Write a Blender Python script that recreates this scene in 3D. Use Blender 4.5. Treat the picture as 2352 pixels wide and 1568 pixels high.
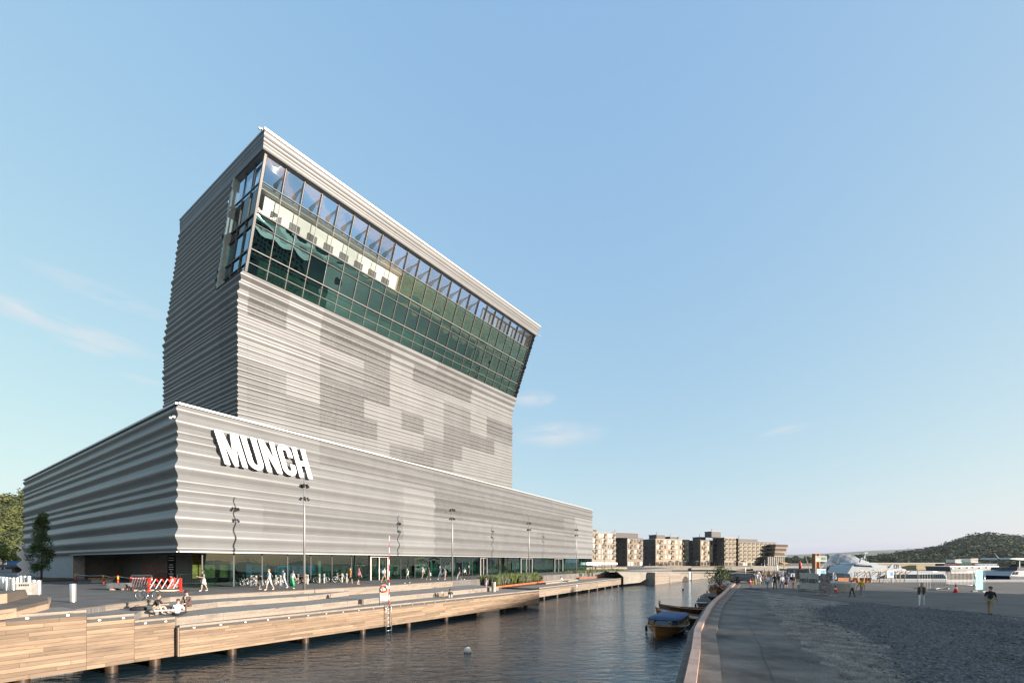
import bpy, bmesh, math, random
from mathutils import Vector, Matrix
random.seed(7)
S = bpy.context.scene
for o in list(bpy.data.objects): bpy.data.objects.remove(o)
COL = S.collection
rad = math.radians
# ---------------------------------------------------------------- camera
CZ = 3.3; FPX = 978.0; HY = 1289.0          # eye height, focal length and horizon row in a 2352 wide frame
cd = bpy.data.cameras.new('camera'); cam = bpy.data.objects.new('camera', cd); COL.objects.link(cam)
cam.location = (0, 0, CZ); cam.rotation_euler = (rad(90), 0, 0)
cd.sensor_width = 36.0; cd.lens = FPX/2352*36; cd.shift_y = (HY-784)/2352
cd.clip_end = 30000; cd.clip_start = .1
S.camera = cam
# ---------------------------------------------------------------- sky and sun
SUN_AZ = (0.915, -0.403); SUN_EL = 9.5       # horizontal direction towards the sun, elevation
w = bpy.data.worlds.new('World'); S.world = w; w.use_nodes = True
nt = w.node_tree; nt.nodes.clear()
def N(t, typ, **kw):
    n = t.nodes.new(typ)
    for k, v in kw.items(): setattr(n, k, v)
    return n
def L(t, a, b): t.links.new(a, b)
def mixc(t, fac, a, b, bt='MIX'):
    m = N(t, 'ShaderNodeMix', data_type='RGBA', blend_type=bt)
    for s, v in ((m.inputs[0], fac), (m.inputs[6], a), (m.inputs[7], b)):
        if hasattr(v, 'links'): L(t, v, s)
        elif isinstance(v, (tuple, list)): s.default_value = tuple(v)+((1,) if len(v) == 3 else ())
        else: s.default_value = v
    return m.outputs[2]
def math_n(t, op, a, b=0., clamp=False):
    m = N(t, 'ShaderNodeMath', operation=op, use_clamp=clamp)
    for s, v in ((m.inputs[0], a), (m.inputs[1], b)):
        if hasattr(v, 'links'): L(t, v, s)
        else: s.default_value = v
    return m.outputs[0]
sky = N(nt, 'ShaderNodeTexSky', sky_type='NISHITA', sun_disc=False, sun_elevation=rad(SUN_EL),
        sun_rotation=math.atan2(SUN_AZ[0], SUN_AZ[1]), altitude=0, air_density=1.0, dust_density=2.0, ozone_density=5.0)
tc = N(nt, 'ShaderNodeTexCoord')
sep = N(nt, 'ShaderNodeSeparateXYZ'); L(nt, tc.outputs['Generated'], sep.inputs[0])
# a few thin evening clouds low in the sky: (azimuth, elevation, half width, half height, tilt, strength)
azn = N(nt, 'ShaderNodeMath', operation='ARCTAN2'); L(nt, sep.outputs[0], azn.inputs[0]); L(nt, sep.outputs[1], azn.inputs[1]); az_ = azn.outputs[0]
el_ = math_n(nt, 'ARCSINE', sep.outputs[2])
def sky_at(px, py): a_ = math.atan2(px-1176, FPX); return a_, math.atan2(HY-py, math.hypot(px-1176, FPX))
csum = None
for px, py, hw, hh, tilt, st in ((90, 728, 300, 34, -.10, 1.0), (230, 672, 170, 26, -.08, .55), (190, 792, 90, 16, -.12, .65), (1222, 916, 60, 22, .02, .8), (1285, 998, 120, 34, 0., .75), (1815, 985, 90, 12, .10, .55), (1995, 1166, 60, 9, .18, .7), (330, 872, 60, 9, -.05, .35), (110, 995, 60, 8, .0, .3), (-600, 800, 300, 40, .05, .6), (3300, 900, 500, 40, .03, .5)):
    a0, e0 = sky_at(px, py); a1, _ = sky_at(px+hw, py); _, e1 = sky_at(px, py-hh)
    da = math_n(nt, 'SUBTRACT', az_, a0); de = math_n(nt, 'SUBTRACT', math_n(nt, 'SUBTRACT', el_, e0), math_n(nt, 'MULTIPLY', da, tilt))
    qa_ = math_n(nt, 'POWER', math_n(nt, 'ABSOLUTE', math_n(nt, 'DIVIDE', da, abs(a1-a0))), 2.); qe = math_n(nt, 'POWER', math_n(nt, 'ABSOLUTE', math_n(nt, 'DIVIDE', de, abs(e1-e0))), 2.)
    m_ = math_n(nt, 'MULTIPLY', math_n(nt, 'SUBTRACT', 1., math_n(nt, 'ADD', qa_, qe), True), st)
    csum = m_ if csum is None else math_n(nt, 'MAXIMUM', csum, m_)
cmb = N(nt, 'ShaderNodeCombineXYZ'); L(nt, az_, cmb.inputs[0]); L(nt, el_, cmb.inputs[1])
mp = N(nt, 'ShaderNodeMapping'); L(nt, cmb.outputs[0], mp.inputs[0]); mp.inputs['Scale'].default_value = (9, 34, 1); mp.inputs['Rotation'].default_value = (0, 0, rad(5))
nz = N(nt, 'ShaderNodeTexNoise'); L(nt, mp.outputs[0], nz.inputs['Vector']); nz.inputs['Scale'].default_value = 1.0; nz.inputs['Detail'].default_value = 7; nz.inputs['Roughness'].default_value = .6; nz.inputs['Distortion'].default_value = .5
rp = N(nt, 'ShaderNodeMapRange'); L(nt, nz.outputs[0], rp.inputs[0]); rp.inputs[1].default_value = .34; rp.inputs[2].default_value = .72
cfac = math_n(nt, 'MULTIPLY', rp.outputs[0], csum)
# film-like shoulder over the whole sky dome: the photograph holds the bright horizon
sc3 = N(nt, 'ShaderNodeSeparateColor'); L(nt, sky.outputs[0], sc3.inputs[0]); cc3 = N(nt, 'ShaderNodeCombineColor')
for i_, (g_, k_) in enumerate(((.51, 1.80), (.37, 1.71), (.12, 2.02))): L(nt, math_n(nt, 'MULTIPLY', math_n(nt, 'POWER', sc3.outputs[i_], g_), k_), cc3.inputs[i_])
skyg = cc3.outputs[0]
skyc = mixc(nt, cfac, skyg, (2.25, 2.2, 2.24))
bg = N(nt, 'ShaderNodeBackground'); L(nt, skyc, bg.inputs[0]); bg.inputs[1].default_value = .15
wo = N(nt, 'ShaderNodeOutputWorld'); L(nt, bg.outputs[0], wo.inputs[0])
sd = bpy.data.lights.new('sun', 'SUN'); sun = bpy.data.objects.new('sun', sd); COL.objects.link(sun)
sd.energy = 5.0; sd.angle = rad(.53); sd.color = (1.0, .90, .785)
sv = Vector((SUN_AZ[0]*math.cos(rad(SUN_EL)), SUN_AZ[1]*math.cos(rad(SUN_EL)), math.sin(rad(SUN_EL))))
sun.rotation_euler = sv.to_track_quat('Z', 'Y').to_euler()
S.view_settings.view_transform = 'Standard'; S.view_settings.look = 'None'
S.view_settings.exposure = 1.3; S.view_settings.gamma = 1.0; S.view_settings.use_curve_mapping = False
S.cycles.max_bounces = 8; S.cycles.transparent_max_bounces = 16; S.cycles.caustics_reflective = False; S.cycles.caustics_refractive = False

# ---------------------------------------------------------------- survey: picture bearing + height -> place on the ground
def G(px, py, z):
    d = (CZ-z)*FPX/(py-HY)
    return Vector(((px-1176)/FPX*d, d, z))
def AT(px, d, z=0.):
    return Vector(((px-1176)/FPX*d, d, z))
def ZH(py, d): return CZ+(HY-py)*d/FPX

# ---------------------------------------------------------------- materials
MATS = {}
def M(name, col, rough=.6, metal=0., var=.12, vscale=2., bump=0., bscale=20., rand=.08, spec=.5, trans=None, emit=None, col2=None, stretch=(1, 1, 1), coord='Object', detail=4):
    if name in MATS: return MATS[name]
    m = bpy.data.materials.new(name); m.use_nodes = True; t = m.node_tree
    b = t.nodes['Principled BSDF']
    b.inputs['Roughness'].default_value = rough; b.inputs['Metallic'].default_value = metal
    b.inputs['Specular IOR Level'].default_value = spec
    tcn = N(t, 'ShaderNodeTexCoord'); mpn = N(t, 'ShaderNodeMapping'); L(t, tcn.outputs[coord], mpn.inputs[0])
    mpn.inputs['Scale'].default_value = stretch
    nn = N(t, 'ShaderNodeTexNoise'); L(t, mpn.outputs[0], nn.inputs['Vector'])
    nn.inputs['Scale'].default_value = vscale; nn.inputs['Detail'].default_value = detail; nn.inputs['Roughness'].default_value = .6
    c2 = col2 or tuple(c*(1-var*1.6) for c in col); c1 = tuple(min(1, c*(1+var)) for c in col) if not col2 else col
    mr = N(t, 'ShaderNodeMapRange'); L(t, nn.outputs[0], mr.inputs[0]); mr.inputs[1].default_value = .3; mr.inputs[2].default_value = .7
    c = mixc(t, mr.outputs[0], c2, c1)
    if rand:
        oi = N(t, 'ShaderNodeObjectInfo'); hs = N(t, 'ShaderNodeHueSaturation')
        r2 = N(t, 'ShaderNodeMapRange'); L(t, oi.outputs['Random'], r2.inputs[0]); r2.inputs[3].default_value = 1-rand; r2.inputs[4].default_value = 1+rand
        L(t, r2.outputs[0], hs.inputs['Value']); L(t, c, hs.inputs['Color']); c = hs.outputs[0]
    L(t, c, b.inputs['Base Color'])
    if bump:
        n2 = N(t, 'ShaderNodeTexNoise'); L(t, mpn.outputs[0], n2.inputs['Vector']); n2.inputs['Scale'].default_value = bscale; n2.inputs['Detail'].default_value = 3
        bp = N(t, 'ShaderNodeBump'); bp.inputs['Strength'].default_value = bump; bp.inputs['Distance'].default_value = .02
        L(t, n2.outputs[0], bp.inputs['Height']); L(t, bp.outputs[0], b.inputs['Normal'])
    if emit:
        b.inputs['Emission Color'].default_value = tuple(emit[:3])+(1,); b.inputs['Emission Strength'].default_value = emit[3]
    MATS[name] = m
    return m
def glass_mat(name, tint, refl=.25, rough=.0, gtint=(.86, .95, .95)):
    if name in MATS: return MATS[name]
    m = bpy.data.materials.new(name); m.use_nodes = True; t = m.node_tree; t.nodes.clear()
    tr = N(t, 'ShaderNodeBsdfTransparent'); tr.inputs[0].default_value = tint+(1,)
    gl = N(t, 'ShaderNodeBsdfGlossy'); gl.inputs['Roughness'].default_value = rough; gl.inputs[0].default_value = gtint+(1,)
    oi = N(t, 'ShaderNodeObjectInfo'); L(t, mixc(t, oi.outputs['Random'], tuple(c*.72 for c in tint), tuple(min(1, c*1.18) for c in tint)), tr.inputs[0])
    lw = N(t, 'ShaderNodeLayerWeight'); lw.inputs[0].default_value = .35
    mr = N(t, 'ShaderNodeMapRange'); L(t, lw.outputs['Fresnel'], mr.inputs[0]); mr.inputs[3].default_value = refl*.6; mr.inputs[4].default_value = 1.
    mx = N(t, 'ShaderNodeMixShader'); L(t, mr.outputs[0], mx.inputs[0]); L(t, tr.outputs[0], mx.inputs[1]); L(t, gl.outputs[0], mx.inputs[2])
    o = N(t, 'ShaderNodeOutputMaterial'); L(t, mx.outputs[0], o.inputs[0])
    MATS[name] = m
    return m

# ---------------------------------------------------------------- mesh helpers
class MB:
    def __init__(s): s.v = []; s.f = []; s.m = []; s.mi = 0
    def add(s, vs, fs):
        k = len(s.v); s.v += [tuple(x) for x in vs]; s.f += [tuple(i+k for i in f) for f in fs]; s.m += [s.mi]*len(fs)
        return s
    def box(s, c, size, rz=0., M4=None):
        x, y, z = size[0]/2, size[1]/2, size[2]/2
        vs = [Vector((a*x, b*y, d*z)) for d in (-1, 1) for a, b in ((-1, -1), (1, -1), (1, 1), (-1, 1))]
        R = Matrix.Rotation(rz, 4, 'Z') if M4 is None else M4
        return s.add([R @ q+Vector(c) for q in vs], [(3, 2, 1, 0), (4, 5, 6, 7), (0, 1, 5, 4), (1, 2, 6, 5), (2, 3, 7, 6), (3, 0, 4, 7)])
    def bar(s, p0, p1, wdt, h, up=(0, 0, 1)):
        p0 = Vector(p0); p1 = Vector(p1); d = (p1-p0); ln = d.length; d.normalize()
        u = Vector(up); sdv = d.cross(u)
        if sdv.length < 1e-4: sdv = d.cross(Vector((1, 0, 0)))
        sdv.normalize(); u = sdv.cross(d)
        vs = [p+sdv*(a*wdt/2)+u*(b*h/2) for p in (p0, p1) for a, b in ((-1, -1), (1, -1), (1, 1), (-1, 1))]
        return s.add(vs, [(0, 1, 2, 3), (7, 6, 5, 4), (0, 4, 5, 1), (1, 5, 6, 2), (2, 6, 7, 3), (3, 7, 4, 0)])
    def tube(s, pts, r, n=8, cap=True):
        pts = [Vector(p) for p in pts]; rs = r if isinstance(r, (list, tuple)) else [r]*len(pts)
        vs = []; fs = []; prev = None
        for i, p in enumerate(pts):
            d = (pts[min(i+1, len(pts)-1)]-pts[max(i-1, 0)]).normalized()
            a = prev if prev is not None else (Vector((0, 0, 1)) if abs(d.z) < .9 else Vector((1, 0, 0)))
            x = (a-d*a.dot(d)); x = x.normalized() if x.length > 1e-5 else d.orthogonal().normalized(); prev = x; y = d.cross(x)
            vs += [p+(x*math.cos(2*math.pi*k/n)+y*math.sin(2*math.pi*k/n))*rs[i] for k in range(n)]
        for i in range(len(pts)-1):
            for k in range(n):
                fs.append((i*n+k, i*n+(k+1) % n, (i+1)*n+(k+1) % n, (i+1)*n+k))
        if cap: fs += [tuple(range(n-1, -1, -1)), tuple(range((len(pts)-1)*n, len(pts)*n))]
        return s.add(vs, fs)
    def lathe(s, prof, c=(0, 0, 0), n=16, sx=1., sy=1., a0=0., a1=2*math.pi):
        full = abs(a1-a0-2*math.pi) < 1e-6; m = n if full else n+1; vs = []; fs = []
        for r, z in prof:
            for k in range(m):
                a = a0+(a1-a0)*k/n; vs.append((c[0]+r*sx*math.cos(a), c[1]+r*sy*math.sin(a), c[2]+z))
        for i in range(len(prof)-1):
            for k in range(n):
                fs.append((i*m+k, i*m+(k+1) % m, (i+1)*m+(k+1) % m, (i+1)*m+k))
        if full:
            if prof[0][0] > 1e-4: fs.append(tuple(range(m-1, -1, -1)))
            if prof[-1][0] > 1e-4: fs.append(tuple(range((len(prof)-1)*m, len(prof)*m)))
        return s.add(vs, fs)
    def prism(s, poly, z0, z1, bottom=True):
        n = len(poly)
        a = sum(poly[i][0]*poly[(i+1) % n][1]-poly[(i+1) % n][0]*poly[i][1] for i in range(n))
        if a < 0: poly = poly[::-1]
        vs = [(p[0], p[1], z0) for p in poly]+[(p[0], p[1], z1) for p in poly]
        fs = [tuple(range(n, 2*n))]+[(i, (i+1) % n, n+(i+1) % n, n+i) for i in range(n)]
        if bottom: fs.append(tuple(range(n-1, -1, -1)))
        return s.add(vs, fs)
    def quad(s, a, b, c, d): return s.add([a, b, c, d], [(0, 1, 2, 3)])
    def torus(s, c, R, r, n=24, k=6, axis='Y', a0=0, a1=2*math.pi):
        vs = []; fs = []; full = abs(a1-a0-2*math.pi) < 1e-6; m = n if full else n+1
        for i in range(m):
            a = a0+(a1-a0)*i/n
            for j in range(k):
                b = 2*math.pi*j/k; rr = R+r*math.cos(b); h = r*math.sin(b)
                p = (rr*math.cos(a), h, rr*math.sin(a)) if axis == 'Y' else ((rr*math.cos(a), rr*math.sin(a), h) if axis == 'Z' else (h, rr*math.cos(a), rr*math.sin(a)))
                vs.append((p[0]+c[0], p[1]+c[1], p[2]+c[2]))
        for i in range(n):
            for j in range(k):
                fs.append((i*k+j, ((i+1) % m)*k+j, ((i+1) % m)*k+(j+1) % k, i*k+(j+1) % k))
        return s.add(vs, fs)
    def mesh(s, name, smooth=False, ang=40):
        me = bpy.data.meshes.new(name); me.from_pydata(s.v, [], s.f)
        if any(s.m): me.polygons.foreach_set('material_index', s.m)
        if smooth:
            me.polygons.foreach_set('use_smooth', [True]*len(me.polygons))
            if smooth == 'auto':
                try: me.set_sharp_from_angle(angle=rad(ang))
                except Exception: pass
        me.update()
        return me
    def build(s, name, mat, parent=None, smooth=False, loc=None, rz=0, label=None, cat=None, group=None, kind=None):
        me = s.mesh(name, smooth)
        for q in (mat if isinstance(mat, (list, tuple)) else [mat]): me.materials.append(q)
        return ob(name, me, parent, loc, rz, label, cat, group, kind)
def ob(name, data, parent=None, loc=None, rz=0, label=None, cat=None, group=None, kind=None):
    o = bpy.data.objects.new(name, data); COL.objects.link(o)
    if parent is not None: o.parent = parent
    if loc is not None: o.location = loc
    if rz: o.rotation_euler = (0, 0, rz)
    return tag(o, label, cat, group, kind)
def tag(o, label=None, cat=None, group=None, kind=None):
    for k, v in (('label', label), ('category', cat), ('group', group), ('kind', kind)):
        if v: o[k] = v
    return o
def thing(name, label, cat, loc=(0, 0, 0), rz=0, group=None):
    o = ob(name, None, None, loc, rz, label, cat, group); o.empty_display_size = .3
    return o
def kids(o): return [c for c in ALLKIDS.get(o.name, [])]
def copy_tree(o, parent=None, loc=None, rz=None, label=None, group=None, scale=None, mats=None):
    c = o.copy(); COL.objects.link(c)
    if parent is not None: c.parent = parent
    if loc is not None: c.location = loc
    if rz is not None: c.rotation_euler = (0, 0, rz)
    if scale is not None: c.scale = (scale,)*3
    if label: c['label'] = label
    if group: c['group'] = group
    if mats and c.type == 'MESH':
        for sl in c.material_slots:
            if sl.material and sl.material.name in mats:
                nm = mats[sl.material.name]; sl.link = 'OBJECT'; sl.material = nm
    for ch in list(o.children): copy_tree(ch, c, mats=mats)
    return c
def V2(p): return Vector((p[0], p[1]))
# ================================================================ materials in common
alu = M('aluminium_cladding', (.176, .177, .178), .40, .10, spec=.26, var=.05, vscale=.35, rand=.035, stretch=(1, 1, .3))
alu_dk = M('aluminium_cladding_open_mesh', (.128, .128, .127), .44, .10, spec=.26, var=.15, vscale=3.0, rand=.06, stretch=(2.0, 2.0, .3))
alu_md = M('aluminium_cladding_fine_mesh', (.150, .150, .150), .42, .10, spec=.26, var=.06, vscale=.6, rand=.04)
alu_lt = M('aluminium_cladding_plain', (.194, .194, .194), .40, .10, spec=.26, var=.04, vscale=.4, rand=.03)
alu_cap = M('aluminium_coping', (.42, .42, .41), .4, .3, var=.03, rand=0)
dark = M('dark_steel', (.035, .036, .038), .5, .3, rand=0)
mull = M('mullion_bronze_grey', (.10, .095, .09), .45, .3, rand=.03)
white = M('white_paint', (.80, .80, .79), .5, var=.04, rand=0)
soffit = M('dark_soffit', (.05, .047, .045), .6, rand=0)
core = M('core_wall', (.09, .09, .09), .8, rand=0)
steel = M('brushed_steel', (.62, .62, .62), .32, .9, var=.06, vscale=6, rand=.04)
gls_up = glass_mat('green_glass', (.19, .31, .27), .42, gtint=(.40, .76, .76)); gls_cl = glass_mat('clear_gallery_glass', (.76, .81, .79), .22)
gls_gf = glass_mat('shopfront_glass', (.22, .38, .34), .12, gtint=(.60, .85, .80))
gls_top = glass_mat('terrace_glass', (.52, .66, .80), .10)

# ================================================================ museum
UP = Vector((.548, .8365)); VP = Vector((-.8365, .548)); NP = -VP; NL = -UP
C0 = V2(AT(409, 36)); PL = 89.6; PT = 62.0; PZ0 = 4.165; PZ1 = 16.6; PLZ = .93
def loc(s, t, z): q = C0+UP*s+VP*t; return Vector((q.x, q.y, z))
museum = thing('museum_building', 'tall museum clad in wavy grey aluminium with a leaning glazed top, on a long podium', 'building', loc(0, 0, PLZ))
MO = museum.location.copy()
def mpart(mb, name, mat, parent=museum, smooth=False, label=None, kind=None):
    mb.v = [(x-MO.x, y-MO.y, z-MO.z) for x, y, z in mb.v]
    return mb.build(name, mat, parent, smooth, label=label, kind=kind)

def wave_profile(bands, z1, amp=.21, seg=10, gap=.016):
    """list of bands; each a list of (z, offset) from top to bottom: bulge in the middle, joint in the valley"""
    out = []; z = z1
    for h in bands:
        zz = []
        for i in range(seg+1):
            tau = i/seg
            off = amp*h*(.5-.5*math.cos(2*math.pi*tau))
            zz.append((z-gap/2-(h-gap)*tau, off))
        out.append(zz); z -= h
    return out
def lean(z):
    if z < 31.4: return 0.
    if z < 33.4: return .394*(z-31.4)**2/(2*2.0)
    return .394*(z-32.4)
LEAN = NP
def sheet(mb, org, d, n, s0, s1, prof, m0=None, m1=None, ln=False, ns=1):
    """corrugated sheet on the vertical plane org + d*s, pushed out along n; m0/m1: corner mitre vectors"""
    rows = []
    for z, off in prof:
        lv = LEAN*lean(z) if ln else Vector((0, 0)); row = []
        for k in range(ns+1):
            s = s0+(s1-s0)*k/ns
            if k == 0 and m0 is not None: q = org+d*s+m0*off
            elif k == ns and m1 is not None: q = org+d*s+m1*off
            else: q = org+d*s+n*off
            q = q+lv; row.append((q.x, q.y, z))
        rows.append(row)
    k = ns+1
    mb.add([v for r in rows for v in r], [(i*k+j, (i+1)*k+j, (i+1)*k+j+1, i*k+j+1) for i in range(len(rows)-1) for j in range(ns)])
def mitre(n1, n2):
    det = n1.x*n2.y-n1.y*n2.x
    return Vector(((n2.y-n1.y)/det, (n1.x-n2.x)/det))

# ---- podium: bands measured at the near corner
tot = PZ1-PZ0
raw = [105, 135, 65, 90, 135, 180, 85, 95, 135, 180, 175, 63]
bands = [tot*r/sum(raw) for r in raw]
prof = wave_profile(bands, PZ1, amp=.215)
mC = mitre(NP, NL)
cols = [0, .86]+[.86+3.0*2*i for i in range(1, 15)]+[PL]
def pmat(bi, s):
    if 23.5 < s < 31 and bi >= 4: return alu_lt
    if 31 <= s < 74 and 3 <= bi <= 6: return alu_dk if (bi in (4, 5)) else alu_md
    if 31 <= s < 74 and bi >= 8: return alu_md
    if s >= 74 and bi >= 3: return alu_lt if s > 78 else alu_md
    if s > 12 and bi < 3: return alu_md
    if bi in (8, 9): return alu_md if s > 4 else alu
    return alu
for bi, pr in enumerate(prof):
    for ci in range(len(cols)-1):
        mb = MB(); a, b = cols[ci], cols[ci+1]
        sheet(mb, C0, UP, NP, a, b-.012, pr, m0=mC if ci == 0 else None)
        mpart(mb, 'cladding_panel', pmat(bi, (a+b)/2), smooth=True)
    mb = MB(); nl = 3
    for k in range(nl):
        mb = MB()
        sheet(mb, C0, VP, NL, PT*k/nl, PT*(k+1)/nl-.012, pr, m0=mC if k == 0 else None)
        mb.f = [f[::-1] for f in mb.f]
        mpart(mb, 'cladding_panel', alu, smooth=True)
# joint flanges: thin wavy fins between podium panels
for ci in range(1, len(cols)-1):
    mb = MB(); s = cols[ci]-.006
    for bi, pr in enumerate(prof):
        rows = []
        for z, off in pr:
            a = C0+UP*(s-.011)+NP*(off+.010); b = C0+UP*(s+.011)+NP*(off+.012); rows.append(((a.x, a.y, z), (b.x, b.y, z)))
        mb.add([v for r in rows for v in r], [(2*i, 2*i+2, 2*i+3, 2*i+1) for i in range(len(rows)-1)])
    mpart(mb, 'joint_strip', alu_lt, smooth=True)
# far sides and roof of the podium, core walls
e = C0+UP*PL; f = C0+UP*PL+VP*PT; g = C0+VP*PT
mb = MB(); pin = [C0+UP*.35+VP*.35, C0+UP*(PL-.05)+VP*.35, C0+UP*(PL-.05)+VP*PT, C0+UP*.35+VP*PT]
mb.prism(pin, PZ0+.05, PZ1-.12); mpart(mb, 'podium_core', core)
mb = MB()
for pr in prof: sheet(mb, e, VP, UP, 0, PT, pr)
mpart(mb, 'rear_cladding', alu, smooth=True)
mb = MB()
for a, b, n in ((C0, e, NP), (C0+VP*PT, C0, NL), (e, f, UP)):
    a3 = Vector((*(a+n*.02), PZ1+.05)); b3 = Vector((*(b+n*.02), PZ1+.05)); mb.bar(a3, b3, .34, .16)
mpart(mb, 'roof_coping', alu_cap)
mb = MB(); mb.bar(Vector((*(C0+NP*.02+UP*.1), PZ0-.03)), Vector((*(e+NP*.02), PZ0-.03)), .12, .08); mb.bar(Vector((*(C0+NL*.02+VP*.1), PZ0-.03)), Vector((*(C0+VP*34+NL*.02), PZ0-.03)), .12, .08)
mpart(mb, 'lower_trim', alu_cap)
# soffit under the podium
mb = MB(); mb.prism([C0+UP*.02+VP*.02, e+VP*.05, f, g], PZ0-.02, PZ0+.04); mpart(mb, 'soffit', soffit)

# ---- ground floor
GT = 1.15
blk = MB(); blk.prism([C0+UP*10+VP*7.5, C0+UP*(PL-.6)+VP*7.5, C0+UP*(PL-.6)+VP*(PT-1), C0+UP*10+VP*(PT-1)], PLZ, PZ0-.03)
mpart(blk, 'inner_wall', M('lobby_wall', (.035, .05, .046), .7, rand=0))
mb = MB(); mb.box((*(C0+UP*.55+VP*(35+13)), (PLZ+PZ0)/2), (.2, 26, PZ0-PLZ-.04), math.atan2(UP.y, UP.x)); mpart(mb, 'side_wall', M('grey_panel_wall', (.30, .33, .36), .5, .2, rand=0))
mb = MB(); mb.box((*(C0+UP*.9+VP*34.7), (PLZ+PZ0)/2), (1.1, .4, PZ0-PLZ-.04), math.atan2(UP.y, UP.x)); mpart(mb, 'wall_pier', M('pier_mesh', (.45, .45, .44), .5, .3, var=.4, vscale=9, rand=0))
mb = MB()
for q in range(7): mb.box((*(C0+UP*5.5+VP*(9+q*5.2)), (PLZ+PZ0)/2), (.15, 5.1, PZ0-PLZ-.04), math.atan2(UP.y, UP.x))
mb.box((*(C0+UP*3.2+VP*35.3), (PLZ+PZ0)/2), (5.2, .15, PZ0-PLZ-.05), math.atan2(UP.y, UP.x))
mpart(mb, 'recess_wall', M('recess_panel', (.20, .18, .155), .45, rand=0))
# wavy sheet end standing at the far left corner
mb = MB(); rows = []
for i in range(41):
    z = PLZ+(5.2)*i/40; off = .55+.28*math.sin(i/40*2*math.pi*3.1+1)
    a = C0+VP*(PT-.2); rows.append([(*(a-UP*off), z), (*(a+UP*.6), z), (*(a+UP*.6+VP*.35), z), (*(a-UP*off+VP*.35), z)])
mb.add([v for r in rows for v in r], [(4*i+j, 4*i+(j+1) % 4, 4*i+4+(j+1) % 4, 4*i+4+j) for i in range(40) for j in range(4)])
mpart(mb, 'wavy_end_wall', white, smooth='auto')
# shopfront panes, posts and doors
pane_w = 2.6; doors = [(20.5, 23.2), (43.2, 45.0), (56.2, 60.5), (70.5, 74.5)]
s = 2.2
def gf_pt(s, z, t=GT): return loc(s, t, z)
postm = MB()
while s < PL-1:
    w_ = min(pane_w, PL-.8-s)
    a = gf_pt(s+.03, PLZ+.08); b = gf_pt(s+w_-.03, PLZ+.08)
    mb = MB(); n = 4; zt = PZ0-.06; bul = random.uniform(-.012, .012)
    vs = []
    for j in range(n+1):
        for i in range(n+1):
            q = a.lerp(b, i/n); k = bul*math.sin(math.pi*i/n)*math.sin(math.pi*j/n)
            vs.append((q.x+NP.x*k, q.y+NP.y*k, a.z+(zt-a.z)*j/n))
    mb.add(vs, [(j*(n+1)+i, j*(n+1)+i+1, (j+1)*(n+1)+i+1, (j+1)*(n+1)+i) for j in range(n) for i in range(n)])
    mpart(mb, 'shopfront_pane', gls_gf, smooth=True)
    mb = MB(); mb.bar(gf_pt(s, PLZ), gf_pt(s, PZ0-.04), .05, .10, up=(UP.x, UP.y, 0)); mpart(mb, 'shopfront_post', dark)
    s += pane_w
for a, b in doors:
    d = MB()
    for q in (a, b): d.bar(gf_pt(q, PLZ, GT-.12), gf_pt(q, PZ0-.1, GT-.12), .22, .16, up=(UP.x, UP.y, 0))
    d.bar(gf_pt(a, PZ0-.2, GT-.12), gf_pt(b, PZ0-.2, GT-.12), .16, .22)
    m_ = (a+b)/2; d.bar(gf_pt(m_, PLZ, GT-.12), gf_pt(m_, PZ0-.25, GT-.12), .10, .12, up=(UP.x, UP.y, 0))
    do = mpart(d, 'entrance_door', M('door_frame', (.42, .41, .39), .45, .4, rand=0))
    hd = MB()
    for q in (m_-.18, m_+.18): hd.tube([gf_pt(q, PLZ+.9, GT-.26), gf_pt(q, PLZ+1.5, GT-.26)], .02, 6)
    mpart(hd, 'door_handle', steel, do)
# lobby columns, coloured display walls seen through the glass
for q in range(9):
    mb = MB(); c = gf_pt(6+q*9.5, PLZ, 4.2); mb.tube([c, c+Vector((0, 0, PZ0-PLZ-.04))], .22, 12); mpart(mb, 'lobby_column', M('concrete_column', (.34, .33, .31), .7, rand=0), smooth='auto')
for q, (s_, w_, h_, col) in enumerate([(5, 3.2, 2.6, (.30, .22, .02)), (9.5, 2.2, 2.0, (.02, .10, .25)), (14, 5, 1.2, (.02, .13, .30)), (27, 4, 2.2, (.03, .12, .10)), (36, 5, 1.6, (.05, .16, .14)), (47, 4, 2, (.10, .16, .12)), (63, 3, 2.1, (.06, .2, .2))]):
    mb = MB(); mb.box(gf_pt(s_, PLZ+.7+h_/2, 6.6), (w_, .12, h_), math.atan2(UP.y, UP.x)); mpart(mb, 'lobby_display', M('display_%d' % q, col, .6, var=.5, vscale=1.4, rand=0))

# ---- tower
U2 = Vector((.640, .768)); N2 = Vector((.768, -.640)); P0 = V2(AT(547, 46.8)); TLn = 47.0; TDp = 21.0
TZ1 = 34.9; TTOP = 47.35; FZ0 = 45.85
mT = mitre(N2, NL)
random.seed(11)
# panel rows as the tower shows them: band limits, and how many waves each carries
ZB_ = [TZ1, 33.2, 30.8, 29.6, 26.7, 25.6, 23.0, 20.4, 18.2, 16.3]; NW_ = [2, 3, 3, 4, 2, 5, 5, 4, 3]
tgroups = []
for i, n_ in enumerate(NW_):
    ws = [random.uniform(.55, 1.35) for _ in range(n_)]; k_ = (ZB_[i]-ZB_[i+1])/sum(ws); tgroups.append(wave_profile([w_*k_ for w_ in ws], ZB_[i], amp=.275, seg=8, gap=.004))
tprof = [q for g_ in tgroups for q in g_]
NC = 23; cw = TLn/NC
tcols = [0]+[.45+i for i in range(23)]+[23]
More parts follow.
